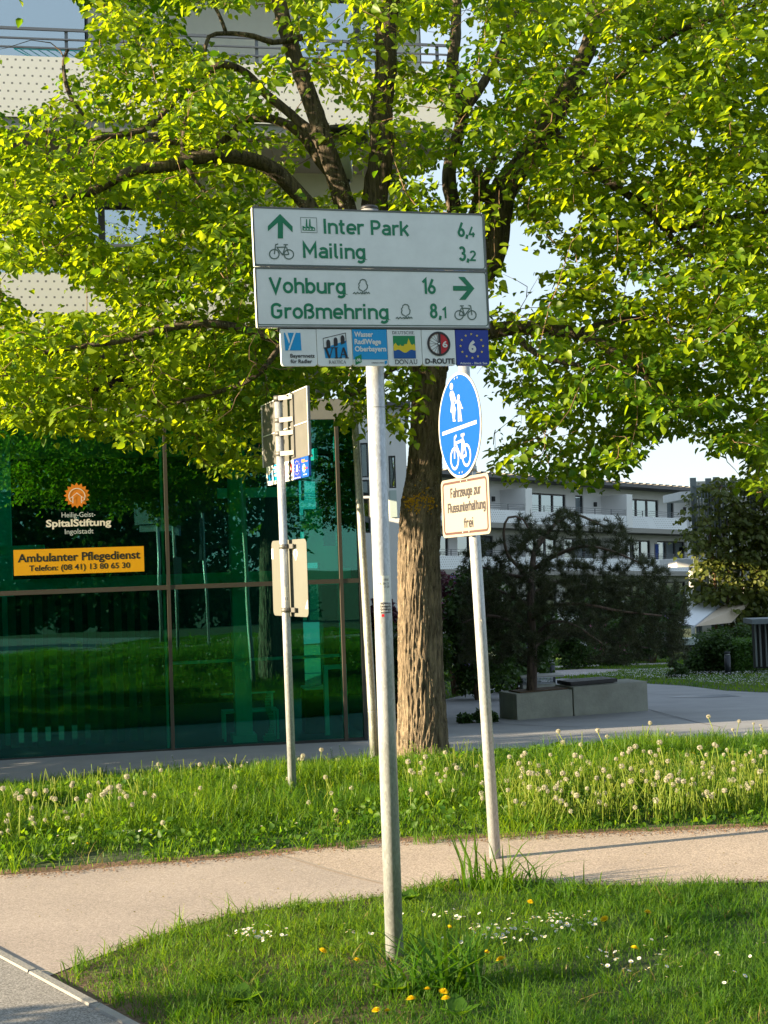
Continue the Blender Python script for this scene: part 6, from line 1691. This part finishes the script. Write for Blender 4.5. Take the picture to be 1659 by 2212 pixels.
# ---- the crooked pine in the planter
pb = a0 + dirP * .36 + dep * .34; Yp = pb.y; pb.z = zt1 + .0
PINE = thing('pine_tree', 'dark flat-topped pine with a crooked trunk growing from the concrete planter', 'tree', tuple(pb))
ps = Skel(); ppx = 3000 / Yp
def plimb(pp, w0, w1, s_=9, lump=.08):
    pts = [P(x, y, Yp + dy) for x, y, dy in pp]; out, rad = ps.limb(pts, w0 / ppx / 2, w1 / ppx / 2, .12)
    m_ = MB(); m_.tube(out, rad, s_, 0, True, True, lump); return m_.build('branch' if len(ps.p) > 80 else 'trunk', PBARK, PINE)
plimb([(1148, 1500, 0), (1150, 1440, 0), (1149, 1370, 0), (1146, 1300, 0), (1148, 1240, .1), (1156, 1185, .2), (1172, 1160, .3)], 24, 10)
ps_n = len(ps.p)
for pp in ([(1148, 1260, 0), (1120, 1225, -.4), (1095, 1195, -.6), (1088, 1150, -.7), (1098, 1118, -.7), (1130, 1122, -.6), (1150, 1160, -.5)], [(1156, 1190, .2), (1185, 1150, .3), (1210, 1122, .4), (1245, 1112, .5), (1290, 1130, .6), (1330, 1150, .7)],
           [(1150, 1230, 0), (1200, 1200, -.3), (1260, 1180, -.6), (1320, 1190, -.8), (1380, 1215, -1)], [(1147, 1290, 0), (1180, 1262, .3), (1230, 1258, .6), (1300, 1275, .8), (1370, 1290, 1)],
           [(1148, 1340, 0), (1190, 1310, -.5), (1260, 1305, -.9), (1340, 1320, -1), (1430, 1330, -1)], [(1148, 1310, 0), (1110, 1290, .4), (1060, 1270, .8), (1010, 1265, 1)], [(1149, 1370, 0), (1100, 1340, -.4), (1050, 1330, -.7), (1000, 1345, -.9)],
           [(1150, 1250, 0), (1090, 1240, .3), (1040, 1225, .5), (1000, 1235, .6)], [(1149, 1400, 0), (1200, 1370, .5), (1280, 1380, .9), (1400, 1400, 1.2)], [(1149, 1380, 0), (1190, 1345, -.8), (1240, 1350, -1.2), (1300, 1390, -1.5)]):
    plimb(pp, 10, 3.5, 7)
tg = []
for _ in range(1900):
    x = random.uniform(990, 1490); y = random.uniform(1095, 1460)
    u = (x - 1215) / 262
    topy = 1112 + 36 * abs(u) ** 2.2 * 3 + (20 if x < 1080 else 0) + 14 * math.sin(x * .06) + (60 * max(0, (x - 1330) / 150))
    if y < topy or y > 1462 - 20 * abs(u): continue
    if y > 1438 or (1168 < x < 1260 and y > 1385): continue
    if y > 1400 and random.random() < .4: continue
    if random.random() < .35 and y < 1250: continue
    tg.append(tuple(P(x, y, Yp + random.uniform(-1.6, 1.6) * (1 - .4 * abs(u)))))
tw = MB(); pths = grow(ps, tg, .16, tw, -.05, .25, .004, 3, 3); tag(tw.build('twigs', PBARK, PINE), kind='stuff')
ps_, ds_ = [], []
for p in pths:
    k = min(len(p), 4)
    for q in range(1, k):
        for f in (0, .5): ps_.append(p[-q] * (1 - f) + p[-q - 1] * f); ds_.append(norm(p[-1] - p[-2]))
ps_ = np.array(ps_); ds_ = np.array(ds_); per = 20; n = len(ps_) * per
c = np.repeat(ps_, per, 0) + rnd(n, .015); d = norm(np.repeat(ds_, per, 0) * .6 + norm(rnd(n)) + np.array([0, 0, .35])); L_ = RNG.uniform(.06, .12, n)[:, None]
s_ = norm(np.cross(d, rnd(n))) * .0045
V = np.stack([c - s_, c + s_, c + d * L_], 1)
tag(np_mesh('needles', V, 3, [(0, 1, 2)], NEEDLE, PINE), kind='stuff'); print('needles', n)
# rear bench with mesh box beside the pine
g = onG(1165, 1498); BN = thing('garden_bench', 'small concrete bench with a wire mesh side behind the pine trunk', 'bench', tuple(g))
u = Vector((1, .05, 0)).normalized(); v = Vector((-.05, 1, 0)).normalized(); s = g.y / 3000
m_ = MB(); qbox(m_, g - u * 35 * s, g + u * 38 * s, v * .5, g.z, g.z + 20 * s); m_.build('base', CONC, BN)
m_ = MB(); qbox(m_, g - u * 38 * s, g + u * 55 * s, v * .6, g.z + 34 * s, g.z + 38 * s); m_.build('seat', mat('bench_seat', (.30, .30, .28), .7), BN)
m_ = MB()
for k in range(22): x = -34 + 64 * k / 21; m_.tube([g + u * x * s + Vector((0, -.01, 20 * s)), g + u * x * s + Vector((0, -.01, 34 * s))], .006, 4)
for k in range(5): m_.tube([g - u * 34 * s + Vector((0, -.012, (21 + 3 * k) * s)), g + u * 30 * s + Vector((0, -.012, (21 + 3 * k) * s))], .006, 4)
m_.build('wire_mesh', GALV, BN)
g = onG(1187, 1447); t = thing('small_bench', 'pale concrete block seat far behind the pine, left of the bollard', 'bench', tuple(g)); s = g.y / 3000
m_ = MB(); qbox(m_, g - u * 14 * s, g + u * 10 * s, v * .6, g.z, g.z + 18 * s); m_.build('block', CONC, t); m_ = MB(); qbox(m_, g - u * 16 * s, g + u * 12 * s, v * .65, g.z + 18.5 * s, g.z + 22 * s); m_.build('seat', MATS['bench_seat'], t)
g = onG(1338, 1425); t = thing('concrete_block_seat', 'grey concrete block in front of the pink blossoms', 'bench', tuple(g)); s = g.y / 3000
m_ = MB(); qbox(m_, g - u * 38 * s, g + u * 30 * s, v * .6, g.z, g.z + 13 * s); m_.build('block', CONC, t); m_ = MB(); qbox(m_, g - u * 40 * s, g + u * 32 * s, v * .65, g.z + 13.5 * s, g.z + 16 * s); m_.build('slab', MATS['bench_seat'], t)
# bollard lights
def bollard(x, yb, yt, lab):
    g = onG(x, yb); h = P(x, yt, g.y).z - g.z; r = 6.4 * g.y / 3000 * (yb - yt) / 50
    t = thing('bollard_light', lab, 'bollard', tuple(g), 0, 'bollard lights along the garden path')
    m_ = MB(); m_.tube([g - Vector((0, 0, .1)), g + Vector((0, 0, h * .86))], r, 18); m_.build('post', BOLL, t)
    m_ = MB(); m_.tube([g + Vector((0, 0, h * .862)), g + Vector((0, 0, h * .93))], r * .85, 18); m_.build('lens', mat('lamp_lens', (.35, .37, .38), .3), t)
    m_ = MB(); m_.tube([g + Vector((0, 0, h * .932)), g + Vector((0, 0, h))], [r, r * .98], 18); m_.build('cap', BOLL, t)
bollard(1194, 1476, 1426, 'black bollard light just right of the pine trunk'); bollard(1573, 1460, 1408, 'black bollard light in front of the shrubs at the right'); bollard(1400, 1430, 1397, 'smaller far black bollard light in the middle of the garden lawn')

# shrubs
def sh(name, label, x, yb, w, h, n, size, m=DARKLEAF, Y=None, **k):
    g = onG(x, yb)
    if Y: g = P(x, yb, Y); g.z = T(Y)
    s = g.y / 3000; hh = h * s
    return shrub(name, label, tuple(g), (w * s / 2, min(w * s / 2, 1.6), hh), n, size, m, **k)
sh('lilac_shrub', 'dense dark lilac shrub with few pale violet flowers behind the leaning post', 1035, 1512, 190, 330, 9000, .085, flowers=(LILAC, 10), fl_size=.05)
sh('purple_leaf_shrub', 'purple leaved shrub with pink blossom beside the trunk', 985, 1500, 120, 345, 3500, .07, PURPLE, Y=31, flowers=(PINK, 40), fl_size=.07)
sh('purple_leaf_shrub', 'purple leaved shrub in front of the white wing left of the trunk', 845, 1480, 110, 285, 3500, .075, PURPLE, Y=27)
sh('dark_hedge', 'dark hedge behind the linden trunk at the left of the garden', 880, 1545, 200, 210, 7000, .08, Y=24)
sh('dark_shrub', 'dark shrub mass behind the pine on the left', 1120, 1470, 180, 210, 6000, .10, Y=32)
sh('rhododendron', 'rhododendron with pink blossoms behind the concrete block seat', 1330, 1432, 140, 110, 3500, .10, Y=50, flowers=(PINK, 26), fl_size=.14)
sh('white_flowering_shrub', 'shrub with white and red flowers beside the far bollard', 1410, 1425, 90, 95, 3000, .10, Y=52, flowers=(PETALW, 20), fl_size=.09)
sh('white_flowering_shrub', 'shrub with small white blossoms behind the pine trunk', 1240, 1430, 130, 100, 3000, .10, Y=48, flowers=(PETALW, 14), fl_size=.08)
sh('dark_shrub', 'tall dark shrub filling the ground below the far balconies', 1300, 1420, 260, 150, 6000, .12, Y=56)
sh('lilac_shrub', 'green shrub with purple lilac spikes in front of the large far window', 1440, 1420, 100, 165, 4000, .12, Y=58, flowers=(LILAC, 12), fl_size=.14)
sh('dark_shrub', 'dark shrub left of the awning', 1400, 1420, 130, 190, 4000, .11, Y=54)
sh('round_shrub', 'small rounded shrub at the end of the lawn edging', 1463, 1447, 52, 42, 1600, .05, Y=36)
sh('low_shrub', 'leafy green shrub between the round shrub and the right bollard', 1530, 1452, 105, 95, 4500, .07, Y=38)
sh('clipped_hedge', 'fresh green clipped hedge at the right edge beside the bollard', 1640, 1462, 100, 70, 6000, .06, leafmat('hedge_leaf', (.03, .09, .015), (.08, .18, .02), (.06, .14, .01), (.12, .25, .02), .35), Y=37.5, fill=True)
sh('low_shrub', 'low shrub behind the clipped hedge', 1590, 1445, 110, 100, 3500, .08, Y=40)
sh('undergrowth', 'strip of low weeds between the trunk and the planter', 1030, 1545, 110, 26, 1500, .05, Y=22.5)

# climbing plant on a steel trellis tower
Yt = 44.0; st = Yt / 3000
tl = P(1500, 1440, Yt); tr = P(1690, 1440, Yt)
TR = thing('trellis_tower', 'tall grey steel trellis overgrown with a yellowish climbing plant at the right', 'trellis', (tl.x, tl.y, T(Yt)))
z0 = T(Yt); zT = P(1560, 1030, Yt).z
tel = mat('trellis_steel', (.16, .19, .20), .5, .4)
for x in (1512, 1545, 1562, 1598, 1640, 1680):
    p = P(x, 1400, Yt + (.6 if x in (1545, 1598) else 0)); m_ = MB(); m_.box(p.x - .09, p.x + .09, p.y - .05, p.y + .05, z0, zT); m_.build('post', tel, TR)
for z in np.arange(z0 + 3, zT, 1.35):
    m_ = MB(); a = P(1512, 1400, Yt).x; c = P(1680, 1400, Yt).x; m_.box(a, c, Yt - .1, Yt - .04, z, z + .06); m_.build('crossbar', tel, TR)
m_ = MB()
for x in np.arange(1506, 1575, 6.5):
    p = P(x, 1150, Yt - .3); m_.box(p.x - .02, p.x + .02, p.y - .02, p.y + .02, P(1540, 1140, Yt).z, P(1540, 1065, Yt).z)
m_.build('slat_screen', tel, TR)
def slabx(x0, x1, y0, y1, Y, dy, nm, par, m):
    a = P(x0, y0, Y); c = P(x1, y1, Y); m_ = MB(); m_.box(a.x, c.x, Y, Y + dy, c.z, a.z); return m_.build(nm, m, par)
skv = Skel()
for pp in ([(1545, 1440), (1548, 1330), (1540, 1200), (1530, 1100), (1560, 1050)], [(1598, 1440), (1600, 1300), (1605, 1180), (1590, 1060)], [(1640, 1440), (1640, 1300), (1650, 1150), (1645, 1040)], [(1585, 1440), (1570, 1350), (1575, 1250), (1560, 1150), (1520, 1120)]):
    o_, r_ = skv.limb([P(x, y, Yt - .2) for x, y in pp], .07, .02, .3); m_ = MB(); m_.tube(o_, r_, 7); m_.build('stem', TWIGM, TR)
tg = []
for _ in range(760):
    x = random.uniform(1490, 1720); y = random.uniform(1035, 1440)
    if ((x - 1480) < 30 and not (1060 < y < 1290 and random.random() < .5)): continue
    if 1470 < x < 1570 and y > 1300 and y < 1400: continue
    if 1500 < x < 1560 and 1135 > y > 1072 and random.random() < .6: continue
    if random.random() < .25: continue
    tg.append(tuple(P(x, y, Yt + random.uniform(-1.3, .8))))
tw = MB(); pv = grow(skv, tg, .3, tw, .1, .3, .008, 6, 3); tag(tw.build('twigs', TWIGM, TR), kind='stuff')
lp2, ld2 = path_leaves(pv, 1.3, .10, .08, .5, 3); n = len(lp2)
d2 = norm(ld2) + rnd(n, .4); d2[:, 2] -= .6
tag(np_mesh('foliage', leaf_verts(lp2, d2, np.array([0, -.5, 1.0]) + rnd(n, .5), RNG.uniform(.10, .19, n)), 8, LEAFF, WISTERIA, TR), kind='stuff'); print('climber', n)
# balcony wing slabs behind the trellis, awning and planter box, hut
WG = thing('balcony_tower', 'white balcony slabs of the neighbouring house showing between the climber leaves', 'building', tuple(P(1480, 1440, 47)))
for (x0, x1, y0, y1) in ((1470, 1545, 1062, 1077), (1462, 1568, 1208, 1222), (1490, 1640, 1062, 1072)): slabx(x0, x1, y0, y1, 47 + .02 * (x0 % 7), 3, 'balcony_slab', WG, WHITEWALL)
slabx(1490, 1500, 1077, 1430, 47.6, .3, 'column', WG, WHITEWALL); slabx(1600, 1612, 1077, 1430, 47.6, .3, 'column', WG, WHITEWALL)
slabx(1500, 1700, 1040, 1430, 51, .3, 'wall', WG, mat('wing_wall', (.36, .35, .31), .85, noise=.1))
for (x0, x1, y0, y1) in ((1530, 1560, 1100, 1200), (1570, 1590, 1100, 1200), (1530, 1570, 1235, 1300)): slabx(x0, x1, y0, y1, 50.9, .05, 'pane', WINGL, WG) if False else slabx(x0, x1, y0, y1, 50.9, .05, 'pane', WG, WINGL)
AW = thing('awning', 'slanted awning, white on top and beige underneath, below the climber', 'awning', tuple(P(1530, 1420, 42.5)))
A = P(1456, 1343, 41.5); B = P(1552, 1303, 43.6); C_ = P(1600, 1303, 43.8); D_ = P(1590, 1345, 41.6); E_ = P(1500, 1352, 41.0); F_ = P(1520, 1306, 43.5)
m_ = MB(); m_.add([A, E_, P(1558, 1306, 43.6), P(1514, 1300, 43.8)], [(0, 1, 2, 3)]); m_.add([v - Vector((0, 0, .04)) for v in (A, E_, P(1558, 1306, 43.6), P(1514, 1300, 43.8))], [(3, 2, 1, 0)]); m_.build('top_cloth', FABRICW, AW)
m_ = MB(); m_.add([E_ + Vector((.02, 0, -.02)), P(1580, 1345, 42.4), P(1622, 1300, 43.4), P(1562, 1306, 43.6)], [(0, 1, 2, 3)]); m_.build('side_cloth', FABRIC, AW)
for x, y in ((1510, 1350), (1560, 1346)):
    p = P(x, y, 42.2); m_ = MB(); m_.tube([p, Vector((p.x, p.y, T(42.2)))], .03, 6); m_.build('pole', RAIL, AW)
PB = thing('planter_box', 'long pale planter box under the awning', 'planter', tuple(P(1540, 1400, 40)))
slabx(1473, 1562, 1380, 1391, 40, .5, 'box', PB, mat('pale_box', (.45, .52, .50), .7)); slabx(1480, 1556, 1392, 1440, 40.1, .3, 'base', PB, INTD)
HT = thing('garden_hut', 'grey slatted hut corner with a flat roof at the right edge above the hedge', 'hut', tuple(P(1640, 1400, 33)))
slabx(1624, 1760, 1338, 1344, 32.4, .8, 'roof', HT, mat('hut_roof', (.12, .15, .17), .5))
for x in (1630, 1640, 1652, 1664, 1676, 1690): slabx(x, x + 7, 1345, 1440, 33, .06, 'slat', HT, tel)
slabx(1628, 1750, 1345, 1440, 33.3, .2, 'wall', HT, INTD)

# ------------------------------------------------------------------ far terrace house
A85 = Vector((P(1055, 1200, 85).x, 85, 0)); DB = Vector((.764, .645, 0)).normalized(); NB = Vector((DB.y, -DB.x, 0))
zp1 = P(1055, 1099.6, 85).z; zp2 = P(1055, 1202, 85).z; stp = zp1 - zp2
FH = thing('terrace_house', 'white three storey house with long perforated balconies behind the pine', 'building', (A85.x, A85.y, T(85)))
RT = Matrix.Rotation(R(2.1), 4, NB)     # the row steps down slightly to the right
HM = Matrix.Translation((A85.x, A85.y, 0)) @ Matrix(((DB.x, -NB.x, 0, 0), (DB.y, -NB.y, 0, 0), (0, 0, 1, 0), (0, 0, 0, 1)))
piv = Matrix.Translation((0, 0, zp2)) @ Matrix.Rotation(R(2.1), 4, 'Y') @ Matrix.Translation((0, 0, -zp2))
HM = HM @ piv
def hbox(mb, x0, x1, y0, y1, z0, z1, mi=0): mb.box(x0, x1, y0, y1, z0, z1, mi, HM)
XA, XB = -16, 34; dpt = 2.2
hw = mat('house_white', (.80, .80, .80), .85, noise=.04, nscale=.6)
fls = [zp2 - stp - .9, zp2 - .9, zp1 - .9]      # balcony floor levels: ground, first, second
m_ = MB(); hbox(m_, XA, XB, dpt, dpt + 9, fls[0] - 1.5, fls[2] + 2.9)
body = m_
bays = [-16 + 9.73 * k + 3.37 + 9.73 - 9.73 * 1 for k in range(0, 6)]
bays = [3.37 + 9.73 * k for k in range(-2, 4)]
wall = MB()
# walls with real openings: columns between windows
def bay_windows(x0, x1, zf, top, kind):
    """x0..x1 the bay; windows as frame + pane"""
    W2 = x1 - x0
    wins = [(.10, .17), (.26, .62), (.72, .80)] if kind == 0 else [(.06, .14), (.22, .52), (.60, .92)]
    s = x0
    for a, b in wins:
        xa, xb = x0 + a * W2, x0 + b * W2
        hbox(wall, s, xa, dpt, dpt + .3, zf, zf + top)
        hbox(wall, xa, xb, dpt, dpt + .3, zf + 2.3, zf + top)
        fr = MB(); hbox(fr, xa, xb, dpt + .1, dpt + .2, zf, zf + .1); hbox(fr, xa, xb, dpt + .1, dpt + .2, zf + 2.2, zf + 2.3)
        k = 1 if b - a < .1 else 3
        for q in range(k + 1): x = xa + (xb - xa) * q / k; hbox(fr, x - .07, x + .07, dpt + .08, dpt + .2, zf + .1, zf + 2.2)
        f = fr.build('window', DARKMETAL, FH)
        for q in range(k):
            g = MB(); hbox(g, xa + (xb - xa) * q / k + .07, xa + (xb - xa) * (q + 1) / k - .07, dpt + .14, dpt + .15, zf + .1, zf + 2.2); g.build('pane', WINGL, f)
        s = xb
    hbox(wall, s, x1, dpt, dpt + .3, zf, zf + top)
for li, zf in enumerate(fls):
    for k in range(len(bays) - 1):
        bay_windows(bays[k], bays[k + 1], zf, (stp if li < 2 else 2.9), 0 if li == 2 else 1)
    if li:
        o = MB(); hbox(o, XA, XB, 0, .06, zf + .10, zf + .9); hbox(o, XB - .06, XB, .06, dpt, zf + .1, zf + .9); ob = o.build('balcony_parapet', PERF2, FH)
        m_ = MB(); hbox(m_, XA, XB, -.02, dpt, zf - .22, zf + .10); m_.build('balcony_slab', MATS['slab_concrete'], FH)
        rr = MB()
        for dz in (1.02, 1.15, 1.28): hbox(rr, XA, XB, .02, .06, zf + dz - .012, zf + dz + .012)
        rl = rr.build('railing', RAIL, FH); m_ = MB()
        for x in np.arange(XA, XB, 1.62): hbox(m_, x - .025, x + .025, .06, .1, zf + .9, zf + 1.3)
        m_.build('rail_posts', RAIL, rl)
        for x in bays:
            m_ = MB(); hbox(m_, x - .12 , x + .12 + (.35 if li == 2 else 0), -.06, dpt - .01, zf + .1, zf + 2.35); m_.build('partition_wall', hw, FH)
            m_ = MB(); hbox(m_, x - .9, x - .7, dpt - .15, dpt - .01, zf + 1.6, zf + 1.9); m_.build('wall_lamp', DARKMETAL, FH)
wall.build('wall', hw, FH)
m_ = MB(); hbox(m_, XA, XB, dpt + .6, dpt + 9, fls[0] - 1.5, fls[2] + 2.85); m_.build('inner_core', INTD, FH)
m_ = MB(); hbox(m_, XA, XB, dpt, dpt + .6, fls[0] - 1.5, fls[0] - .02); m_.build('plinth', hw, FH)
m_ = MB(); hbox(m_, XA - .5, XB + .5, .2, dpt + 10, fls[2] + 2.9, fls[2] + 3.12)
m_.add([HM @ Vector(v) for v in [(XA - .5, .2, fls[2] + 3.12), (XB + .5, .2, fls[2] + 3.12), (XB + .5, dpt + 4, fls[2] + 3.7), (XA - .5, dpt + 4, fls[2] + 3.7), (XA - .5, dpt + 10, fls[2] + 3.12), (XB + .5, dpt + 10, fls[2] + 3.12)]], [(0, 1, 2, 3), (3, 2, 5, 4)])
m_.build('roof', mat('roof_dark', (.13, .13, .14), .7), FH)
m_ = MB()
for k in range(70): x = XA + (XB - XA) * k / 70; hbox(m_, x, x + .45, .3, .9, fls[2] + 3.17, fls[2] + 3.24)
tag(m_.build('roof_tiles', mat('roof_tile', (.22, .21, .2), .7), FH), kind='stuff')
# big ground floor window right
m_ = MB()
def laundry():
    x = 17.5; b = HM @ Vector((x, 1.2, fls[1] + .1)); t = thing('hanging_towel', 'blue towel hanging on the first floor balcony of the far house', 'towel', tuple(b))
    m_ = MB(); hbox(m_, x, x + .35, 1.2, 1.25, fls[1] + .9, fls[1] + 2.0); m_.build('cloth', mat('towel_blue', (.02, .06, .25), .9), t); m_ = MB(); hbox(m_, x - .1, x + .5, 1.21, 1.24, fls[1] + 2.0, fls[1] + 2.05); hbox(m_, x - .1, x - .06, 1.21, 1.24, fls[1] + .1, fls[1] + 2.0); m_.build('rack', RAIL, t)
laundry()

# ------------------------------------------------------------------ white wing left of the trunk
Yw = 46.0
WW = thing('white_wing', 'pale house wing with tall narrow windows between the glass front and the linden trunk', 'building', tuple(P(830, 1440, Yw)))
def wx(x): return P(x, 1200, Yw).x
def wz(y): return P(830, y, Yw).z
wl = MB(); zlow = T(Yw) - .5
xl, xr = wx(770), wx(885)
win = [(wx(785), wx(802), [(wz(1150), wz(1075)), (wz(1070), wz(1035)), (wz(1030), wz(955))]), (wx(846), wx(861), [(wz(1055), wz(985)), ]), ]
cols = [xl] + [v for w_ in win for v in w_[:2]] + [xr]
wl.box(xl, win[0][0], Yw, Yw + .3, zlow, wz(880)); wl.box(win[0][1], win[1][0], Yw, Yw + .3, zlow, wz(880)); wl.box(win[1][1], xr, Yw, Yw + .3, zlow, wz(880))
for a, b, zz in win:
    z = zlow
    for (z0_, z1_) in sorted(zz):
        wl.box(a, b, Yw, Yw + .3, z, z0_); z = z1_
        fr = MB(); fr.box(a, a + .05, Yw + .05, Yw + .15, z0_, z1_); fr.box(b - .05, b, Yw + .05, Yw + .15, z0_, z1_); fr.box(a + .05, b - .05, Yw + .05, Yw + .15, z0_, z0_ + .05); fr.box(a + .05, b - .05, Yw + .05, Yw + .15, z1_ - .05, z1_)
        f = fr.build('window', DARKMETAL, WW); g = MB(); g.box(a + .05, b - .05, Yw + .10, Yw + .11, z0_ + .05, z1_ - .05); g.build('pane', WINGL, f)
    wl.box(a, b, Yw, Yw + .3, z, wz(880))
wl.box(xl, xr, Yw + .3, Yw + .8, wz(880) - .3, wz(880)); wl.box(xr - .3, xr, Yw + .3, Yw + 10, zlow, wz(880))
wl.build('wall', hw, WW)
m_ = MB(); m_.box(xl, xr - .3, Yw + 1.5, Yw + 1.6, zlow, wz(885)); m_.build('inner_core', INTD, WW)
m_ = MB(); m_.box(wx(846), wx(861), Yw - .05, Yw - .01, wz(1118), wz(1060)); m_.build('frosted_panel', mat('frosted_panel', (.50, .60, .58), .3), WW)
m_ = MB(); m_.box(xl - .3, xr + .2, Yw - .3, Yw + 10, wz(880), wz(870)); m_.build('roof', MATS['roof_dark'], WW)

# ================================================================== TREES OUTSIDE THE FRAME (they shade the place and show in the glass)
def wild_tree(name, label, c, H, rad, n, size, trunk_r, m=LINDEN, zlow=.25, cat='tree', group=None, seed=0):
    t = thing(name, label, cat, tuple(c), 0, group)
    s_ = Skel(); top = Vector((c[0], c[1], c[2] + H * .9))
    o_, r_ = s_.limb([Vector(c) - Vector((0, 0, .2)), Vector(c) + Vector((.1, 0, H * .25)), Vector(c) + Vector((-.1, .2, H * .55)), top], trunk_r, .03, .3); m_ = MB(); m_.tube(o_, r_, 12, 0, True, True, .1); m_.build('trunk', BARK, t)
    for k in range(9):
        a = k * 2.4 + seed; z = H * (.2 + .07 * k); L_ = rad * (1 - .05 * k)
        b = Vector(c) + Vector((0, 0, z)); o_, r_ = s_.limb([b, b + Vector((math.cos(a) * L_ * .5, math.sin(a) * L_ * .5, L_ * .25)), b + Vector((math.cos(a) * L_ * .9, math.sin(a) * L_ * .9, L_ * .3))], trunk_r * .45, .03, .3)
        m_ = MB(); m_.tube(o_, r_, 8, 0, True, True, .1); m_.build('branch', BARK, t)
    tg = []
    while len(tg) < n:
        a = random.uniform(0, 6.283); z = random.uniform(zlow, 1.0); w = rad * math.sqrt(max(0, 1 - ((z - .58) / .45) ** 2)); rr = w * random.random() ** .4
        tg.append((c[0] + rr * math.cos(a), c[1] + rr * math.sin(a), c[2] + z * H))
    tw = MB(); pz = grow(s_, tg, .4, tw, .1, .2, .008, 7, 3); tag(tw.build('twigs', TWIGM, t), kind='stuff')
    lp_, ld_ = path_leaves(pz, 1.4, .14, .1, .6, 3); k = len(lp_); dd = norm(ld_) + rnd(k, .4); dd[:, 2] -= .5
    tag(np_mesh('foliage', leaf_verts(lp_, dd, np.array([0, 0, 1.0]) + rnd(k, .6), RNG.uniform(.12, .20, k)), 8, LEAFF, m, t), kind='stuff')
    return t
def copy_tree(root, loc, rz, label):
    r = root.copy(); COL.objects.link(r)
    delta = Matrix.Translation(loc) @ Matrix.Rotation(rz, 4, 'Z')
    r.matrix_basis = delta; r['label'] = label
    for ch in root.children:
        c = ch.copy(); COL.objects.link(c); c.parent = r; c.matrix_parent_inverse = ch.matrix_parent_inverse
    return r
bt = wild_tree('riverside_tree', 'old broad tree on the river side behind the viewpoint, seen in the glass', (0.3, -7.5, T(-7.5)), 9.0, 5.0, 650, .15, .45, DARKLEAF, group='riverside trees behind the viewpoint')
for (x, y, rz) in ((2.6, -6.0, 2.0), (-7.5, -9, 1.0), (-3.2, -14, 5.1), (4.5, -17, .4), (-13, -13, 2.7), (19, -13, 1.9)):
    copy_tree(bt, (x, y, T(y)), rz, 'riverside tree behind the viewpoint, seen only as reflection in the glass')
bt['label'] = 'riverside tree behind the viewpoint, seen only as reflection in the glass'
# unseen shrubs added left of the view to cast shade
def shade(label, x, y, r, h, n, size=.10):
    return shrub('shade_shrub', label, (x, y, T(y)), (r[0], r[1], h), n, size, DARKLEAF, 8)
shade('big unseen shrub added left of the frame to shade the plaza', -8.6, 14.3, (1.8, 1.7), 3.4, 9000)
shade('second unseen shrub added left of the frame to shade the glass', -10.5, 16.0, (1.8, 1.6), 3.8, 8000)
shade('low unseen shrub added left of the frame to shade the lawn', -4.4, 4.0, (.9, .65), 1.0, 2600, .07)
shade('taller unseen shrub added left of the frame to shade the path edge', -5.6, 4.45, (.9, .45), 1.5, 3000, .07)
shade('small unseen shrub added left of the frame to shade the meadow slope', -7.3, 12.3, (1.2, .8), 1.5, 5000)
hz = shrub('riverside_thicket', 'dense thicket behind the viewpoint, seen only as reflection in the glass', (0, 0, 0), (2.4, 1.2, 2.9), 9000, .13, DARKLEAF, 8, group='thickets behind the viewpoint')
locs = [(-6.5, -4.4), (-2.4, -4.9), (1.8, -4.6), (6.0, -5.0), (-11, -4.8)]
for k, (x, y) in enumerate(locs):
    if k == 0: hz.matrix_basis = Matrix.Translation((x, y, T(y) - .1)); continue
    copy_tree(hz, (x, y, T(y) - .1), k * 1.3, 'dense thicket behind the viewpoint, seen only as reflection in the glass')
